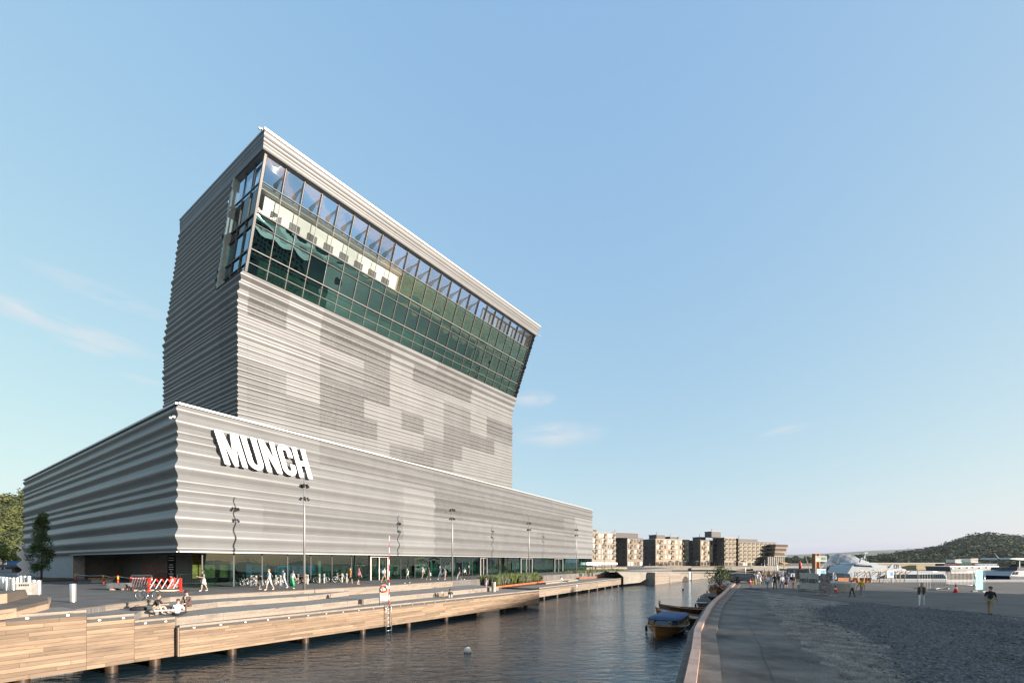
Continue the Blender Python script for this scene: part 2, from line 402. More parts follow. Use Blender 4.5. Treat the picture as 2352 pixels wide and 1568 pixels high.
# panels with the coarser, darker perforation: (row, first column, last column)
dkp = [(1, .4, 2.5), (1, 4.4, 9.5), (1, 11.4, 17.5), (2, 7.4, 9.5), (3, 7.4, 9.5), (4, 4.4, 9.5), (5, 4.4, 7.5), (6, 4.4, 8.5), (5, 10.4, 12.5), (5, 14.4, 20.5), (6, 14.4, 16.5), (3, 19.4, 23), (7, 10.4, 13.5)]
mdp = [(0, .4, 2.5), (3, 14.4, 17.5), (4, 14.4, 17.5), (5, 0, 2.5), (6, 0, 4.5), (7, 9.4, 10.5), (7, 13.4, 15.5), (3, 4.4, 7.5), (6, 12.4, 14.5), (0, 4.4, 9.5), (0, 13.4, 17.5), (4, 19.4, 23)]
def tmat(c, r):
    m_ = (tcols[c]+tcols[c+1])/2
    if any(r == q and a_ <= m_ <= b_ for q, a_, b_ in dkp): return alu_dk
    if any(r == q and a_ <= m_ <= b_ for q, a_, b_ in mdp): return alu_md
    return alu if (r in (0, 7, 8) and m_ < 8) or r == 0 else alu_lt
for gi, gp in enumerate(tgroups):
    pr = [q for bnd in gp for q in bnd]
    for c in range(len(tcols)-1):
        mb = MB(); sheet(mb, P0, U2, N2, tcols[c]*cw, tcols[c+1]*cw-.006, pr, m0=mT if c == 0 else None, ln=True)
        mpart(mb, 'tower_panel', tmat(c, gi), smooth=True)
# left face: runs on up beside the glazed corner to the roof
tb2 = []; z = FZ0+.05
random.seed(5)
while z > TZ1+.2:
    h = random.choice([.45, .6, .75, .9, .6, .5]); tb2.append(h); z -= h
sc_ = (FZ0+.05-TZ1)/sum(tb2); tb2 = [h*sc_ for h in tb2]
uprof = wave_profile(tb2, FZ0+.05, amp=.26, seg=8, gap=.004)
GR = 6.4      # depth of the glazed return on the left face
for gi in range(0, len(uprof), 3):
    pr = [q for bnd in uprof[gi:gi+3] for q in bnd]
    mb = MB(); sheet(mb, P0, VP, NL, GR, TDp, pr, ln=True, ns=2); mb.f = [f_[::-1] for f_ in mb.f]; mpart(mb, 'tower_panel', alu, smooth=True)
for gi, gp in enumerate(tgroups):
    pr = [q for bnd in gp for q in bnd]
    for a, b, mt in ((0, 4.2, alu_md), (4.2, TDp, alu)):
        mb = MB(); sheet(mb, P0, VP, NL, a, b-.006, pr, m0=mT if a == 0 else None, ln=True); mb.f = [f_[::-1] for f_ in mb.f]; mpart(mb, 'tower_panel', mt, smooth=True)
# right hand end and rear, plain corrugated
for org, d, n, ln_ in ((P0+U2*TLn, VP, UP, TDp), (P0+VP*TDp, U2, -N2, TLn)):
    mb = MB()
    for pr in tprof+uprof: sheet(mb, org, d, n, 0, ln_, pr, ln=True)
    mpart(mb, 'rear_cladding', alu, smooth=True)
# tower core
def tp(s, t, z, out=0.):
    q = P0+U2*s+VP*t+LEAN*(lean(z)+out); return Vector((q.x, q.y, z))
mb = MB(); ring = [(.4, .4), (TLn-.1, .4), (TLn-.1, TDp-.1), (.4, TDp-.1)]; zs = [PZ1-.4, 31.4, 32.4, 33.4, TZ1-.15]
mb.add([tp(a, b, z) for z in zs for a, b in ring], [(4*i+j, 4*i+(j+1) % 4, 4*i+4+(j+1) % 4, 4*i+4+j) for i in range(len(zs)-1) for j in range(4)]+[(16, 17, 18, 19)])
mpart(mb, 'tower_core', core)
mb = MB(); mb.add([tp(-.15, -.1, TZ1+.02), tp(TLn, -.1, TZ1+.02), tp(TLn, 1.5, TZ1+.02), tp(-.15, 1.5, TZ1+.02), tp(-.15, GR, TZ1+.02), tp(1.5, GR, TZ1+.02), tp(1.5, 1.5, TZ1+.02)], [(0, 1, 2, 6), (0, 6, 5, 4)]); mpart(mb, 'ledge_cover', alu_cap)

# ---- glazing of the leaning top
GI = .55                                   # glass set back from the cladding line
ZR = [TZ1+.06, 36.1, 37.4, 39.7, 40.8, 43.5, FZ0]
gw = (TLn-GI-.35)/NC
def gp(s, z, t=GI): return tp(GI+s, t, z)
random.seed(3)
interior_white = M('white_interior', (.80, .79, .76), .7, var=.03, rand=0)
for r in range(6):
    z0, z1 = ZR[r]+.05, ZR[r+1]-.05
    if z1-z0 < .2: continue
    for c in range(NC):
        n = 5; bul = random.uniform(.005, .016)*random.choice((1, 1, -1)); tw = random.uniform(-.01, .01); vs = []
        for j in range(n+1):
            for i in range(n+1):
                q = gp((c+.03+.94*i/n)*gw, z0+(z1-z0)*j/n); k = bul*math.sin(math.pi*i/n)*math.sin(math.pi*j/n)+tw*(i/n-.5)*(j/n-.5)*2
                vs.append((q.x+N2.x*k, q.y+N2.y*k, q.z-.39*k))
        mb = MB(); mb.add(vs, [(j*(n+1)+i, j*(n+1)+i+1, (j+1)*(n+1)+i+1, (j+1)*(n+1)+i) for j in range(n) for i in range(n)])
        mpart(mb, 'window_pane', gls_top if r == 5 else (gls_cl if r == 4 and c < 9 else gls_up), smooth=True)
    for c in range(3):
        a0, a1 = GI+(GR-GI)*c/3, GI+(GR-GI)*(c+1)/3
        mb = MB(); mb.quad(tp(GI, a0+.05, z0), tp(GI, a1-.05, z0), tp(GI, a1-.05, z1), tp(GI, a0+.05, z1)); mb.f = [f_[::-1] for f_ in mb.f]
        mpart(mb, 'window_pane', glass_mat('sky_tint_glass', (.25, .5, .62), .75, gtint=(.55, .78, .95)) if r < 3 else gls_top)  # blue tint puts the sky's reflection into the lower corner panes
for c in range(NC+1):
    mb = MB(); x = c*gw
    mb.bar(gp(x, ZR[0], GI-.06), gp(x, FZ0, GI-.06), .055, .14, up=(N2.x, N2.y, 0)); mpart(mb, 'mullion', mull)
    mb = MB(); mb.bar(gp(x+.1, 43.5, GI+.25), gp(x+.1, FZ0, GI+.25), .17, .42, up=(N2.x, N2.y, 0)); mpart(mb, 'terrace_post', dark)
for r, z in enumerate(ZR[:-1]):
    th = {0: .1, 1: .06, 2: .12, 3: .06, 4: .15, 5: .12}[r]
    mb = MB(); mb.bar(gp(0, z, GI-.07), gp(NC*gw, z, GI-.07), .15, th); mpart(mb, 'transom', mull)
    mb = MB(); mb.bar(tp(GI-.06, GI, z), tp(GI-.06, GR, z), .12, th); mpart(mb, 'transom', mull)
for c in range(4):
    t_ = GI+(GR-GI)*c/3; mb = MB(); mb.bar(tp(GI-.06, t_, ZR[0]), tp(GI-.06, t_, FZ0), .07, .14, up=(NL.x, NL.y, 0)); mpart(mb, 'mullion', mull)
mb = MB(); mb.bar(tp(GI-.10, GI-.1, ZR[0]), tp(GI-.10, GI-.1, FZ0), .24, .24, up=(NL.x, NL.y, 0)); mpart(mb, 'corner_mullion', mull)
# pale end fin where cladding meets the glazed return
mb = MB(); mb.add([tp(a, b, z) for z in (TZ1-.1, FZ0) for a, b in ((-.05, GR-.30), (.6, GR-.30), (.6, GR+.12), (-.05, GR+.12))], [(0, 1, 5, 4), (1, 2, 6, 5), (2, 3, 7, 6), (3, 0, 4, 7)])
mpart(mb, 'end_fin', M('pale_fin', (.42, .47, .44), .5, rand=0))
# floors and interiors behind the glass
def slab(z, th, name, mat, t0=GI+.15, t1=TDp-.4, s1=None):
    s1 = s1 or TLn-.5
    q = MB(); q.add([tp(a, b, zz_) for zz_ in (z-th, z) for a, b in ((GI+.12, t0), (s1, t0), (s1, t1), (GI+.12, t1))], [(3, 2, 1, 0), (4, 5, 6, 7), (0, 1, 5, 4), (1, 2, 6, 5), (2, 3, 7, 6), (3, 0, 4, 7)])
    return mpart(q, name, mat)
gdark0 = M('dark_slab', (.10, .11, .10), .8, rand=0)
slab(TZ1+.05, .25, 'floor_slab', M('slab_grey', (.3, .3, .29), .7, rand=0))
slab(37.45, .3, 'floor_slab', M('slab_grey', (.3,)*3)); slab(40.85, .35, 'floor_slab', gdark0); slab(43.45, .3, 'floor_slab', gdark0); slab(43.12, .04, 'white_ceiling', interior_white, s1=GI+9*gw)
def iwall(s0, s1, z0, z1, t, name, mat):
    q = MB(); q.add([tp(a, b, zz_) for zz_ in (z0, z1) for a, b in ((s0, t), (s1, t), (s1, t+.15), (s0, t+.15))], [(3, 2, 1, 0), (4, 5, 6, 7), (0, 1, 5, 4), (1, 2, 6, 5), (2, 3, 7, 6), (3, 0, 4, 7)])
    return mpart(q, name, mat)
gdark = M('dark_green_interior', (.045, .06, .05), .8, var=.3, vscale=.4, rand=0); curt = M('pale_green_curtain', (.26, .36, .31), .8, var=.12, vscale=1.2, stretch=(3, 3, .2), rand=0)
iwall(GI+1.2, TLn*.52, TZ1+.1, 37.1, GI+.45, 'curtain', curt); iwall(TLn*.52, TLn-.6, TZ1+.1, 37.1, GI+.8, 'curtain', M('teal_curtain', (.10, .17, .14), .8, var=.4, vscale=.5, rand=0))
iwall(GI+2.6, TLn-.6, 37.5, 40.5, GI+3.0, 'inner_wall', gdark)
iwall(GI+.8, GI+9*gw, 40.9, 43.1, GI+.75, 'inner_wall', interior_white); iwall(GI+9*gw, TLn-.6, 40.9, 43.1, GI+1.8, 'inner_wall', M('teal_interior', (.09, .15, .13), .7, var=.5, vscale=.4, rand=0))
for c in range(8):
    iwall(GI+(c+.2)*gw+1.2, GI+(c+.2)*gw+2.3, 40.9, 42.0, GI+.62, 'doorway', dark)
for c in range(NC): iwall(GI+c*gw+.3, GI+c*gw+1.3, 43.5, 43.9, GI+2.2, 'terrace_seat', white)
# white curved fins, one per bay, added as a guess for each pane's pale wedge
for c in range(17):
    pts = [gp(c*gw+.25, FZ0-.02, GI+.5), gp(c*gw+.25, FZ0-.35, GI+1.4), gp(c*gw+.25, FZ0-.9, GI+2.1), gp(c*gw+.25, FZ0-1.9, GI+2.3), gp(c*gw+.25, FZ0-1.9, GI+2.55), gp(c*gw+.25, FZ0-.6, GI+2.9), gp(c*gw+.25, FZ0-.02, GI+3.1)]
    mb = MB(); off = U2*.08; mb.add([(p.x, p.y, p.z) for p in pts]+[(p.x+off.x, p.y+off.y, p.z) for p in pts], [tuple(range(6, -1, -1)), tuple(range(7, 14))]+[(i, (i+1) % 7, 7+(i+1) % 7, 7+i) for i in range(7)])
    mpart(mb, 'pane_wedge', M('pale_wedge', (.72, .72, .70), .6, rand=0))
for c in range(17, NC): iwall(GI+c*gw, GI+(c+1)*gw-.02, 43.6, FZ0, GI+1.0, 'terrace_screen', M('screen_grey', (.33, .32, .31), .6, rand=0))
# ---- roof fascia: stepped wavy band, a ring beam open to the terrace
fb = [.36, .5, .42, .38, .34]; fs = (TTOP-FZ0)/sum(fb); fpro = []; z = TTOP
for i, h in enumerate(fb):
    h *= fs; o0 = [.20, .16, .11, .06, .02][i]
    for j in range(7): fpro.append((z-h*j/6, o0+.07*h*math.sin(math.pi*j/6)-.04*j/6))
    z -= h
for org, d, n, ln_, m0, flip in ((P0, U2, N2, TLn+.4, mT, False), (P0, VP, NL, TDp, mT, True)):
    k = 12 if not flip else 5
    for q in range(k):
        mb = MB(); sheet(mb, org, d, n, ln_*q/k, ln_*(q+1)/k-.01, fpro, m0=m0 if q == 0 else None, ln=True)
        if flip: mb.f = [f_[::-1] for f_ in mb.f]
        mpart(mb, 'fascia_panel', alu_lt if not flip else alu, smooth=True)
mb = MB(); sheet(mb, P0+U2*(TLn+.4), VP, UP, 0, TDp, fpro, ln=True); sheet(mb, P0+VP*TDp, U2, -N2, 0, TLn, fpro, ln=True); mpart(mb, 'rear_fascia', alu, smooth=True)
mb = MB(); A = [(-.24, -.26), (TLn+.5, -.26), (TLn+.5, TDp), (-.24, TDp)]; B = [(.7, .7), (TLn-.5, .7), (TLn-.5, TDp-1), (.7, TDp-1)]
mb.add([tp(*p, TTOP+.05) for p in A]+[tp(*p, TTOP+.05) for p in B]+[tp(*p, FZ0) for p in B]+[tp(0.1, .1, FZ0), tp(TLn, .1, FZ0), tp(TLn, TDp-.2, FZ0), tp(.1, TDp-.2, FZ0)]+[tp(*p, TTOP-.12) for p in A],
       [(j, (j+1) % 4, 4+(j+1) % 4, 4+j) for j in range(4)]+[(4+j, 4+(j+1) % 4, 8+(j+1) % 4, 8+j) for j in range(4)]+[(8+j, 8+(j+1) % 4, 12+(j+1) % 4, 12+j) for j in range(4)]+[(16+j, 16+(j+1) % 4, (j+1) % 4, j) for j in range(4)])
mpart(mb, 'roof_beam', alu_cap)
# security cameras on brackets at the corners
def seccam(p, out):
    q = MB(); q.tube([p, p+out*.3], .035, 6); q.lathe([(.0, -.2), (.08, -.18), (.10, -.08), (.08, 0), (0, .02)], p+out*.33, 10); q.box(p+out*.08+Vector((0, 0, .06)), (.15, .15, .2)); mpart(q, 'security_camera', M('camera_grey', (.5, .5, .5), .5, rand=0), smooth='auto')
seccam(loc(0, 0, 15.35)+Vector((*(NL*.25+NP*.1), 0)), Vector((*NL, 0)))
seccam(tp(-.3, -.3, 47.0)+Vector((*(NL*.1), 0)), Vector((*NL, 0))); seccam(loc(0, PT, 14.6), Vector((*(NL*.9+VP*.4), 0))); seccam(tp(TLn+.5, -.4, 45.9), Vector((*(UP), 0)))
# ---- the big back-slanted sign letters, a thing of its own fixed to the podium
SG0 = 3.32; SZ0 = 12.1; SHt = 2.93; SLN = -.90/2.93
sign = thing('wall_sign', 'large white raised back-slanted letters on the wavy podium front', 'sign', loc(SG0, -.45, SZ0))
def arc(cx, cy, rx, ry, a0, a1, n=8): return [(cx+rx*math.cos(rad(a0+(a1-a0)*i/n)), cy+ry*math.sin(rad(a0+(a1-a0)*i/n))) for i in range(n+1)]
H = SHt; k = .50
LT = {}
w1 = 1.98
LT['M'] = (w1, [[(0, 0), (.46, 0), (.46, 1.95), (.80, 0), (1.18, 0), (1.52, 1.95), (1.52, 0), (1.98, 0), (1.98, H), (1.32, H), (.99, 1.15), (.66, H), (0, H)]])
w2 = 1.42
LT['U'] = (w2, [[(0, H), (0, .62)]+arc(.71, .62, .71, .65, 180, 360, 12)+[(w2, H), (w2-k, H), (w2-k, .62)]+arc(.71, .62, .21, .2, 0, -180, 8)+[(k, H)]])
w3 = 1.52
LT['N'] = (w3, [[(0, 0), (.45, 0), (.45, 1.75), (1.02, 0), (w3, 0), (w3, H), (w3-.45, H), (w3-.45, 1.2), (.50, H), (0, H)]])
LT['C'] = (w2, [arc(.71, H-.66, .71, .68, 0, 180, 12)+arc(.71, .64, .71, .66, 180, 360, 12)+[(w2, 1.12), (w2-k, 1.12), (w2-k, .64)]+arc(.71, .64, .21, .2, 360, 180, 8)+arc(.71, H-.66, .21, .2, 180, 0, 8)+[(w2-k, 1.80), (w2, 1.80)]])
LT['H'] = (1.45, [[(0, 0), (k, 0), (k, 1.2), (.95, 1.2), (.95, 0), (1.45, 0), (1.45, H), (.95, H), (.95, 1.68), (k, 1.68), (k, H), (0, H)]])
x = 0
lface = M('sign_white', (.86, .86, .85), .5, var=.02, rand=0); lside = M('sign_return', (.48, .48, .48), .5, rand=0)
for ch in 'MUNCH':
    wd, polys = LT[ch]
    for poly in polys:
        bm = bmesh.new(); pts = [(UP*((x+p[0])*.975+SLN*p[1]), p[1]) for p in poly]
        a = [bm.verts.new((q.x+NP.x*.17, q.y+NP.y*.17, z_)) for q, z_ in pts]; b = [bm.verts.new((q.x, q.y, z_)) for q, z_ in pts]
        bm.faces.new(a); bm.faces.new(b[::-1])
        for i in range(len(a)):
            fc = bm.faces.new((a[i], b[i], b[(i+1) % len(a)], a[(i+1) % len(a)])); fc.material_index = 1
        bmesh.ops.recalc_face_normals(bm, faces=bm.faces); bmesh.ops.triangulate(bm, faces=[f_ for f_ in bm.faces if len(f_.verts) > 4])
        me = bpy.data.meshes.new('letter'); bm.to_mesh(me); bm.free(); me.materials.append(lface); me.materials.append(lside); ob('letter', me, sign)
    x += wd+.21
mb = MB()
for zz_ in (.6, 2.2):
    for q in range(12): p = UP*(q*.76+SLN*zz_+.15); mb.bar((p.x, p.y, zz_), (p.x-NP.x*.6, p.y-NP.y*.6, zz_), .06, .06)
mb.build('fixing_bracket', dark, sign)
# ================================================================ water, ground and docks
WZ = -2.1
def water_mat():
    m = bpy.data.materials.new('canal_water'); m.use_nodes = True; t = m.node_tree; b = t.nodes['Principled BSDF']
    b.inputs['Base Color'].default_value = (.018, .036, .048, 1); b.inputs['Roughness'].default_value = .06; b.inputs['IOR'].default_value = 1.40
    tcn = N(t, 'ShaderNodeTexCoord'); mpn = N(t, 'ShaderNodeMapping'); L(t, tcn.outputs['Object'], mpn.inputs[0]); mpn.inputs['Rotation'].default_value = (0, 0, rad(-8)); mpn.inputs['Scale'].default_value = (.55, 1.25, 1)
    n1 = N(t, 'ShaderNodeTexNoise'); L(t, mpn.outputs[0], n1.inputs['Vector']); n1.inputs['Scale'].default_value = 1.7; n1.inputs['Detail'].default_value = 4; n1.inputs['Roughness'].default_value = .55; n1.inputs['Distortion'].default_value = .4
    n2 = N(t, 'ShaderNodeTexNoise'); L(t, mpn.outputs[0], n2.inputs['Vector']); n2.inputs['Scale'].default_value = .25; n2.inputs['Detail'].default_value = 2
    h = math_n(t, 'MULTIPLY', n1.outputs[0], math_n(t, 'ADD', n2.outputs[0], .15))
    bp = N(t, 'ShaderNodeBump'); bp.inputs['Strength'].default_value = .8; bp.inputs['Distance'].default_value = .20; L(t, h, bp.inputs['Height']); L(t, bp.outputs[0], b.inputs['Normal'])
    return m
mb = MB(); mb.quad((-9000, -9000, 0), (9000, -9000, 0), (9000, 12000, 0), (-9000, 12000, 0)); mb.build('water', water_mat(), loc=(0, 0, WZ), kind='structure')
bedm = M('canal_bed', (.02, .018, .015), .9, rand=0)

def paving_mat(name, base, bscale, mortar=.02):
    m = M(name, base, .8, var=.18, vscale=.6, rand=0, bump=.2, bscale=14)
    t = m.node_tree; b = t.nodes['Principled BSDF']; old = b.inputs['Base Color'].links[0].from_socket
    tcn = N(t, 'ShaderNodeTexCoord'); mp2 = N(t, 'ShaderNodeMapping'); L(t, tcn.outputs['Object'], mp2.inputs[0]); mp2.inputs['Rotation'].default_value = (0, 0, rad(56.8))
    br = N(t, 'ShaderNodeTexBrick'); L(t, mp2.outputs[0], br.inputs['Vector']); br.inputs['Scale'].default_value = bscale; br.inputs['Mortar Size'].default_value = mortar
    br.inputs['Color1'].default_value = (1, 1, 1, 1); br.inputs['Color2'].default_value = (.78, .78, .8, 1); br.inputs['Mortar'].default_value = (.45, .44, .42, 1)
    L(t, mixc(t, 1., old, br.outputs[0], 'MULTIPLY'), b.inputs['Base Color'])
    return m
pav = paving_mat('sett_paving', (.150, .140, .132), 3.2)
# plank wood: long grain + knots; lines of boards for decks too fine to pick apart
def wood_mat(name, c1, c2, rough=.75, boards=0., ang=0., knots=True, rand=.14):
    m = bpy.data.materials.new(name); m.use_nodes = True; t = m.node_tree; b = t.nodes['Principled BSDF']; b.inputs['Roughness'].default_value = rough
    tcn = N(t, 'ShaderNodeTexCoord'); mpn = N(t, 'ShaderNodeMapping'); L(t, tcn.outputs['Object'], mpn.inputs[0]); mpn.inputs['Rotation'].default_value = (0, 0, ang)
    oi = N(t, 'ShaderNodeObjectInfo'); cmbn = N(t, 'ShaderNodeCombineXYZ'); r10 = math_n(t, 'MULTIPLY', oi.outputs['Random'], 37.); L(t, r10, cmbn.inputs[0]); L(t, r10, cmbn.inputs[2])
    ad = N(t, 'ShaderNodeVectorMath', operation='ADD'); L(t, mpn.outputs[0], ad.inputs[0]); L(t, cmbn.outputs[0], ad.inputs[1])
    ms = N(t, 'ShaderNodeMapping'); L(t, ad.outputs[0], ms.inputs[0]); ms.inputs['Scale'].default_value = (.5, 9, 9)
    n1 = N(t, 'ShaderNodeTexNoise'); L(t, ms.outputs[0], n1.inputs['Vector']); n1.inputs['Scale'].default_value = 1.5; n1.inputs['Detail'].default_value = 6; n1.inputs['Roughness'].default_value = .65
    mr = N(t, 'ShaderNodeMapRange'); L(t, n1.outputs[0], mr.inputs[0]); mr.inputs[1].default_value = .28; mr.inputs[2].default_value = .72
    c = mixc(t, mr.outputs[0], c2, c1)
    n3 = N(t, 'ShaderNodeTexNoise'); L(t, ad.outputs[0], n3.inputs['Vector']); n3.inputs['Scale'].default_value = .7; n3.inputs['Detail'].default_value = 3
    st = N(t, 'ShaderNodeMapRange'); L(t, n3.outputs[0], st.inputs[0]); st.inputs[1].default_value = .52; st.inputs[2].default_value = .75
    c = mixc(t, math_n(t, 'MULTIPLY', st.outputs[0], .55), c, tuple(x*.42 for x in c2))
    if knots:
        mk = N(t, 'ShaderNodeMapping'); L(t, ad.outputs[0], mk.inputs[0]); mk.inputs['Scale'].default_value = (1.6, 5, 5)
        vo = N(t, 'ShaderNodeTexVoronoi'); L(t, mk.outputs[0], vo.inputs['Vector']); vo.inputs['Scale'].default_value = 1.1
        kr = N(t, 'ShaderNodeMapRange'); L(t, vo.outputs['Distance'], kr.inputs[0]); kr.inputs[1].default_value = .04; kr.inputs[2].default_value = .14; kr.inputs[3].default_value = .8; kr.inputs[4].default_value = 0
        c = mixc(t, kr.outputs[0], c, (.10, .055, .03))
    hs = N(t, 'ShaderNodeHueSaturation'); L(t, c, hs.inputs['Color'])
    r2 = N(t, 'ShaderNodeMapRange'); L(t, oi.outputs['Random'], r2.inputs[0]); r2.inputs[3].default_value = 1-rand; r2.inputs[4].default_value = 1+rand; L(t, r2.outputs[0], hs.inputs['Value'])
    c = hs.outputs[0]
    if boards:
        wv = N(t, 'ShaderNodeTexWave', wave_type='BANDS', bands_direction='Y', wave_profile='SAW'); L(t, mpn.outputs[0], wv.inputs['Vector']); wv.inputs['Scale'].default_value = boards
        gr = N(t, 'ShaderNodeMapRange'); L(t, wv.outputs[0], gr.inputs[0]); gr.inputs[1].default_value = .02; gr.inputs[2].default_value = .10
        c = mixc(t, gr.outputs[0], (.03, .026, .022), c)
    L(t, c, b.inputs['Base Color'])
    bp = N(t, 'ShaderNodeBump'); bp.inputs['Strength'].default_value = .25; bp.inputs['Distance'].default_value = .01; L(t, n1.outputs[0], bp.inputs['Height']); L(t, bp.outputs[0], b.inputs['Normal'])
    MATS[name] = m
    return m
larch = wood_mat('larch_plank', (.265, .185, .120), (.155, .102, .064), rand=.30)
larch_grey = wood_mat('weathered_larch_plank', (.25, .20, .155), (.165, .125, .093), rand=.24)
angB = math.atan2(.808, .589)
deckw = wood_mat('deck_boards', (.27, .255, .235), (.19, .18, .165), boards=2.2, ang=-angB, knots=False, rand=.02)
riserw = wood_mat('riser_planks', (.27, .222, .178), (.19, .152, .12), boards=0, ang=-angB, knots=True, rand=.10)
kerbw = wood_mat('edge_beam_wood', (.30, .24, .19), (.21, .165, .13), ang=-angB, rand=.05)

# fixed points of the quayside (ground plan)
Aw = Vector((-20.9, 17.35)); Ae = Vector((-17.7, 22.35)); dA = (Ae-Aw).normalized(); nA = Vector((-dA.y, dA.x))
A12 = Vector((-19.5, 19.5)); A23 = Vector((-18.6, 20.96)); A0 = Aw-dA*12
Bw = Vector((-17.35, 22.2)); Be = Vector((3.2, 50.4)); dB = (Be-Bw).normalized(); nB = Vector((-dB.y, dB.x))
Cw = Vector((3.74, 59.0)); Ce = Vector((24.8, 94.9)); dC = (Ce-Cw).normalized(); nC = Vector((-dC.y, dC.x))
PB = -1.65; ZA1, ZT1, ZT2, ZB, ZC = 1.0, .66, .31, -.12, -.42
# plaza: paved sheet with its thickness, from the step edge back behind the museum
front = [A0+nA*2.6, A12+nA*2.2, Vector((-21.7, 22.7)), Vector((-21.9, 24.4)), Vector((-22.5, 28.0)), Vector((-20.6, 30.9)), Vector((-17.2, 35.1)), Vector((-12.7, 40.8)), Vector((-7.2, 51.5)), Vector((-1.5, 62)), Vector((8, 77)), Vector((19, 95)), Vector((30, 112))]
mb = MB(); mb.prism([tuple(p) for p in front]+[(60, 160), (-60, 330), (-260, 300), (-260, -40), (-60, -30)], -3.5, PLZ); plaza = mb.build('plaza_paving', pav, kind='structure')
def terrace(name, pts, back, z, label, base=-1.2):
    mb = MB(); mb.prism([tuple(p) for p in pts]+[tuple(p) for p in back], base, z); o = mb.build(name, deckw, label=label, cat='steps')
    return o
T1f = [A12+nA*.03, A23+nA*.03, Vector((-19.8, 22.7)), Vector((-19.9, 24.1)), Vector((-19.3, 27.9)), Vector((-15.6, 32.6)), Vector((-14.4, 37.6))]
t1 = terrace('timber_step', T1f, [Vector((-16, 41)), Vector((-26, 33)), Vector((-26, 22))], ZT1, 'upper timber seating step below the plaza edge, with the seated man in black')
T2f = [A23+nA*.03, Ae+nA*.03, Vector((-18.0, 22.8)), Vector((-16.9, 24.9)), Vector((-14.1, 29.0)), Vector((-10.9, 35.6)), Vector((-6.6, 42.6)), Vector((-1.6, 50.6))]
t2 = terrace('timber_step', T2f, [Vector((-6, 56)), Vector((-14, 42)), Vector((-24, 32)), Vector((-24, 22.5))], ZT2, 'lower long timber seating step above the boardwalk')
# riser planks on the step fronts (two boards per riser), each board a part
def riser(parent, pts, z0, z1, rows, off=.03, mat=riserw, maxlen=4.2, name='riser_plank'):
    for i in range(len(pts)-1):
        a, b = pts[i], pts[i+1]; d = b-a; ln = d.length
        if ln < .05: continue
        d = d/ln; nrm = Vector((d.y, -d.x)); n = max(1, round(ln/maxlen)); rz = math.atan2(d.y, d.x)
        for r in range(rows):
            h = (z1-z0)/rows; zc_ = z0+h*(r+.5)
            for q in range(n):
                l = ln/n; c = a+d*(l*(q+.5))+nrm*(off*.5+random.uniform(-.004, .004))
                m2 = MB(); m2.box((0, 0, 0), (l-.012, off, h-.012)); o = m2.build(name, mat, parent, loc=(c.x, c.y, zc_), rz=rz)
riser(t1, T1f[2:], ZT2, ZT1-.02, 2); riser(t2, T2f[2:], ZB, ZT2-.02, 2)
pl_r = front[2:9]; riser(plaza, pl_r[:5], ZT1, PLZ-.02, 2); riser(plaza, pl_r[4:], ZT2, PLZ-.02, 4)
# pale edging boards along the plaza front
for i in range(1, 9):
    a, b = front[i], front[i+1]; d = (b-a); ln = d.length; d = d/ln; n = max(1, round(ln/3.5))
    for q in range(n):
        c = a+d*(ln/n*(q+.5))+Vector((-d.y, d.x))*.2; m2 = MB(); m2.box((0, 0, 0), (ln/n-.015, .42, .03)); m2.build('edging_board', larch_grey, plaza, loc=(c.x, c.y, PLZ+.017), rz=math.atan2(d.y, d.x))
# ---- plank clad docks
def dock(name, a, b, z1, label, back, rows, mat, lens=(1.6, 3.6), ztop=None, body=True):
    d = b-a; ln = d.length; d = d/ln; nrm = Vector((d.y, -d.x)); rz = math.atan2(d.y, d.x)
    t = thing(name, label, 'dock', (a.x, a.y, PB), 0)
    def rel(p, z): return (p.x-a.x, p.y-a.y, z-PB)
    if body:
        m2 = MB(); poly = [a-nrm*.03, b-nrm*.03]+back
        m2.prism([(p.x-a.x, p.y-a.y) for p in poly], 0.02, z1-PB); m2.build('deck', deckw, t)
    h = (z1-.17-PB)/rows
    for r in range(rows):
        x = -random.uniform(0, 1.5); first_ = True
        while x < ln-.01:
            l = random.uniform(*lens); x0 = max(0, x); x1 = min(ln, x+l)
            if ln-x1 < .5: x1 = ln
            c = a+d*((x0+x1)/2)+nrm*random.uniform(-.006, .006); m2 = MB(); m2.box((0, 0, 0), (x1-x0-.008, .06, h-.010)); m2.build('plank', mat, t, loc=rel(c, PB+h*(r+.5)), rz=rz)
            x = x1 if x1 < ln else ln+1
    # dark strip, edge beam and fixing cleats
    c = a+d*(ln/2); m2 = MB(); m2.box((0, 0, 0), (ln, .05, .13)); m2.build('dark_strip', M('dark_strip', (.05, .047, .045), .7, rand=0), t, loc=rel(c-nrm*.01, z1-.10), rz=rz)
    n = max(1, round(ln/4))
    for q in range(n):
        c = a+d*(ln/n*(q+.5))-nrm*.10; m2 = MB(); m2.box((0, 0, 0), (ln/n-.012, .30, .10)); m2.build('edge_beam', kerbw, t, loc=rel(c, z1+.045), rz=rz)
    n = max(2, round(ln/1.25))
    for q in range(n):
        c = a+d*(ln/n*(q+.5))+nrm*.05; m2 = MB(); m2.box((0, 0, 0), (.10, .07, .05)); m2.build('cleat', steel, t, loc=rel(c, z1-.085), rz=rz)
    # piles below
    n = max(1, round(ln/4.6))
    for q in range(n):
        c = a+d*(ln/n*(q+.62))-nrm*.75; m2 = MB(); m2.tube([(0, 0, -3.5), (0, 0, .03)], .26, 12); m2.build('pile', M('wet_pile', (.05, .026, .012), .5, var=.4, rand=0), t, 'auto', loc=rel(c, PB))
    return t
backA = lambda p, q, w_=3.0: [q+nA*w_, p+nA*w_]
dock('timber_dock', A0, A12, ZA1, 'highest near dock front of pale planks beside the benches', [A12+nA*4.0, A0+nA*3], 14, larch, lens=(1.2, 3.2))
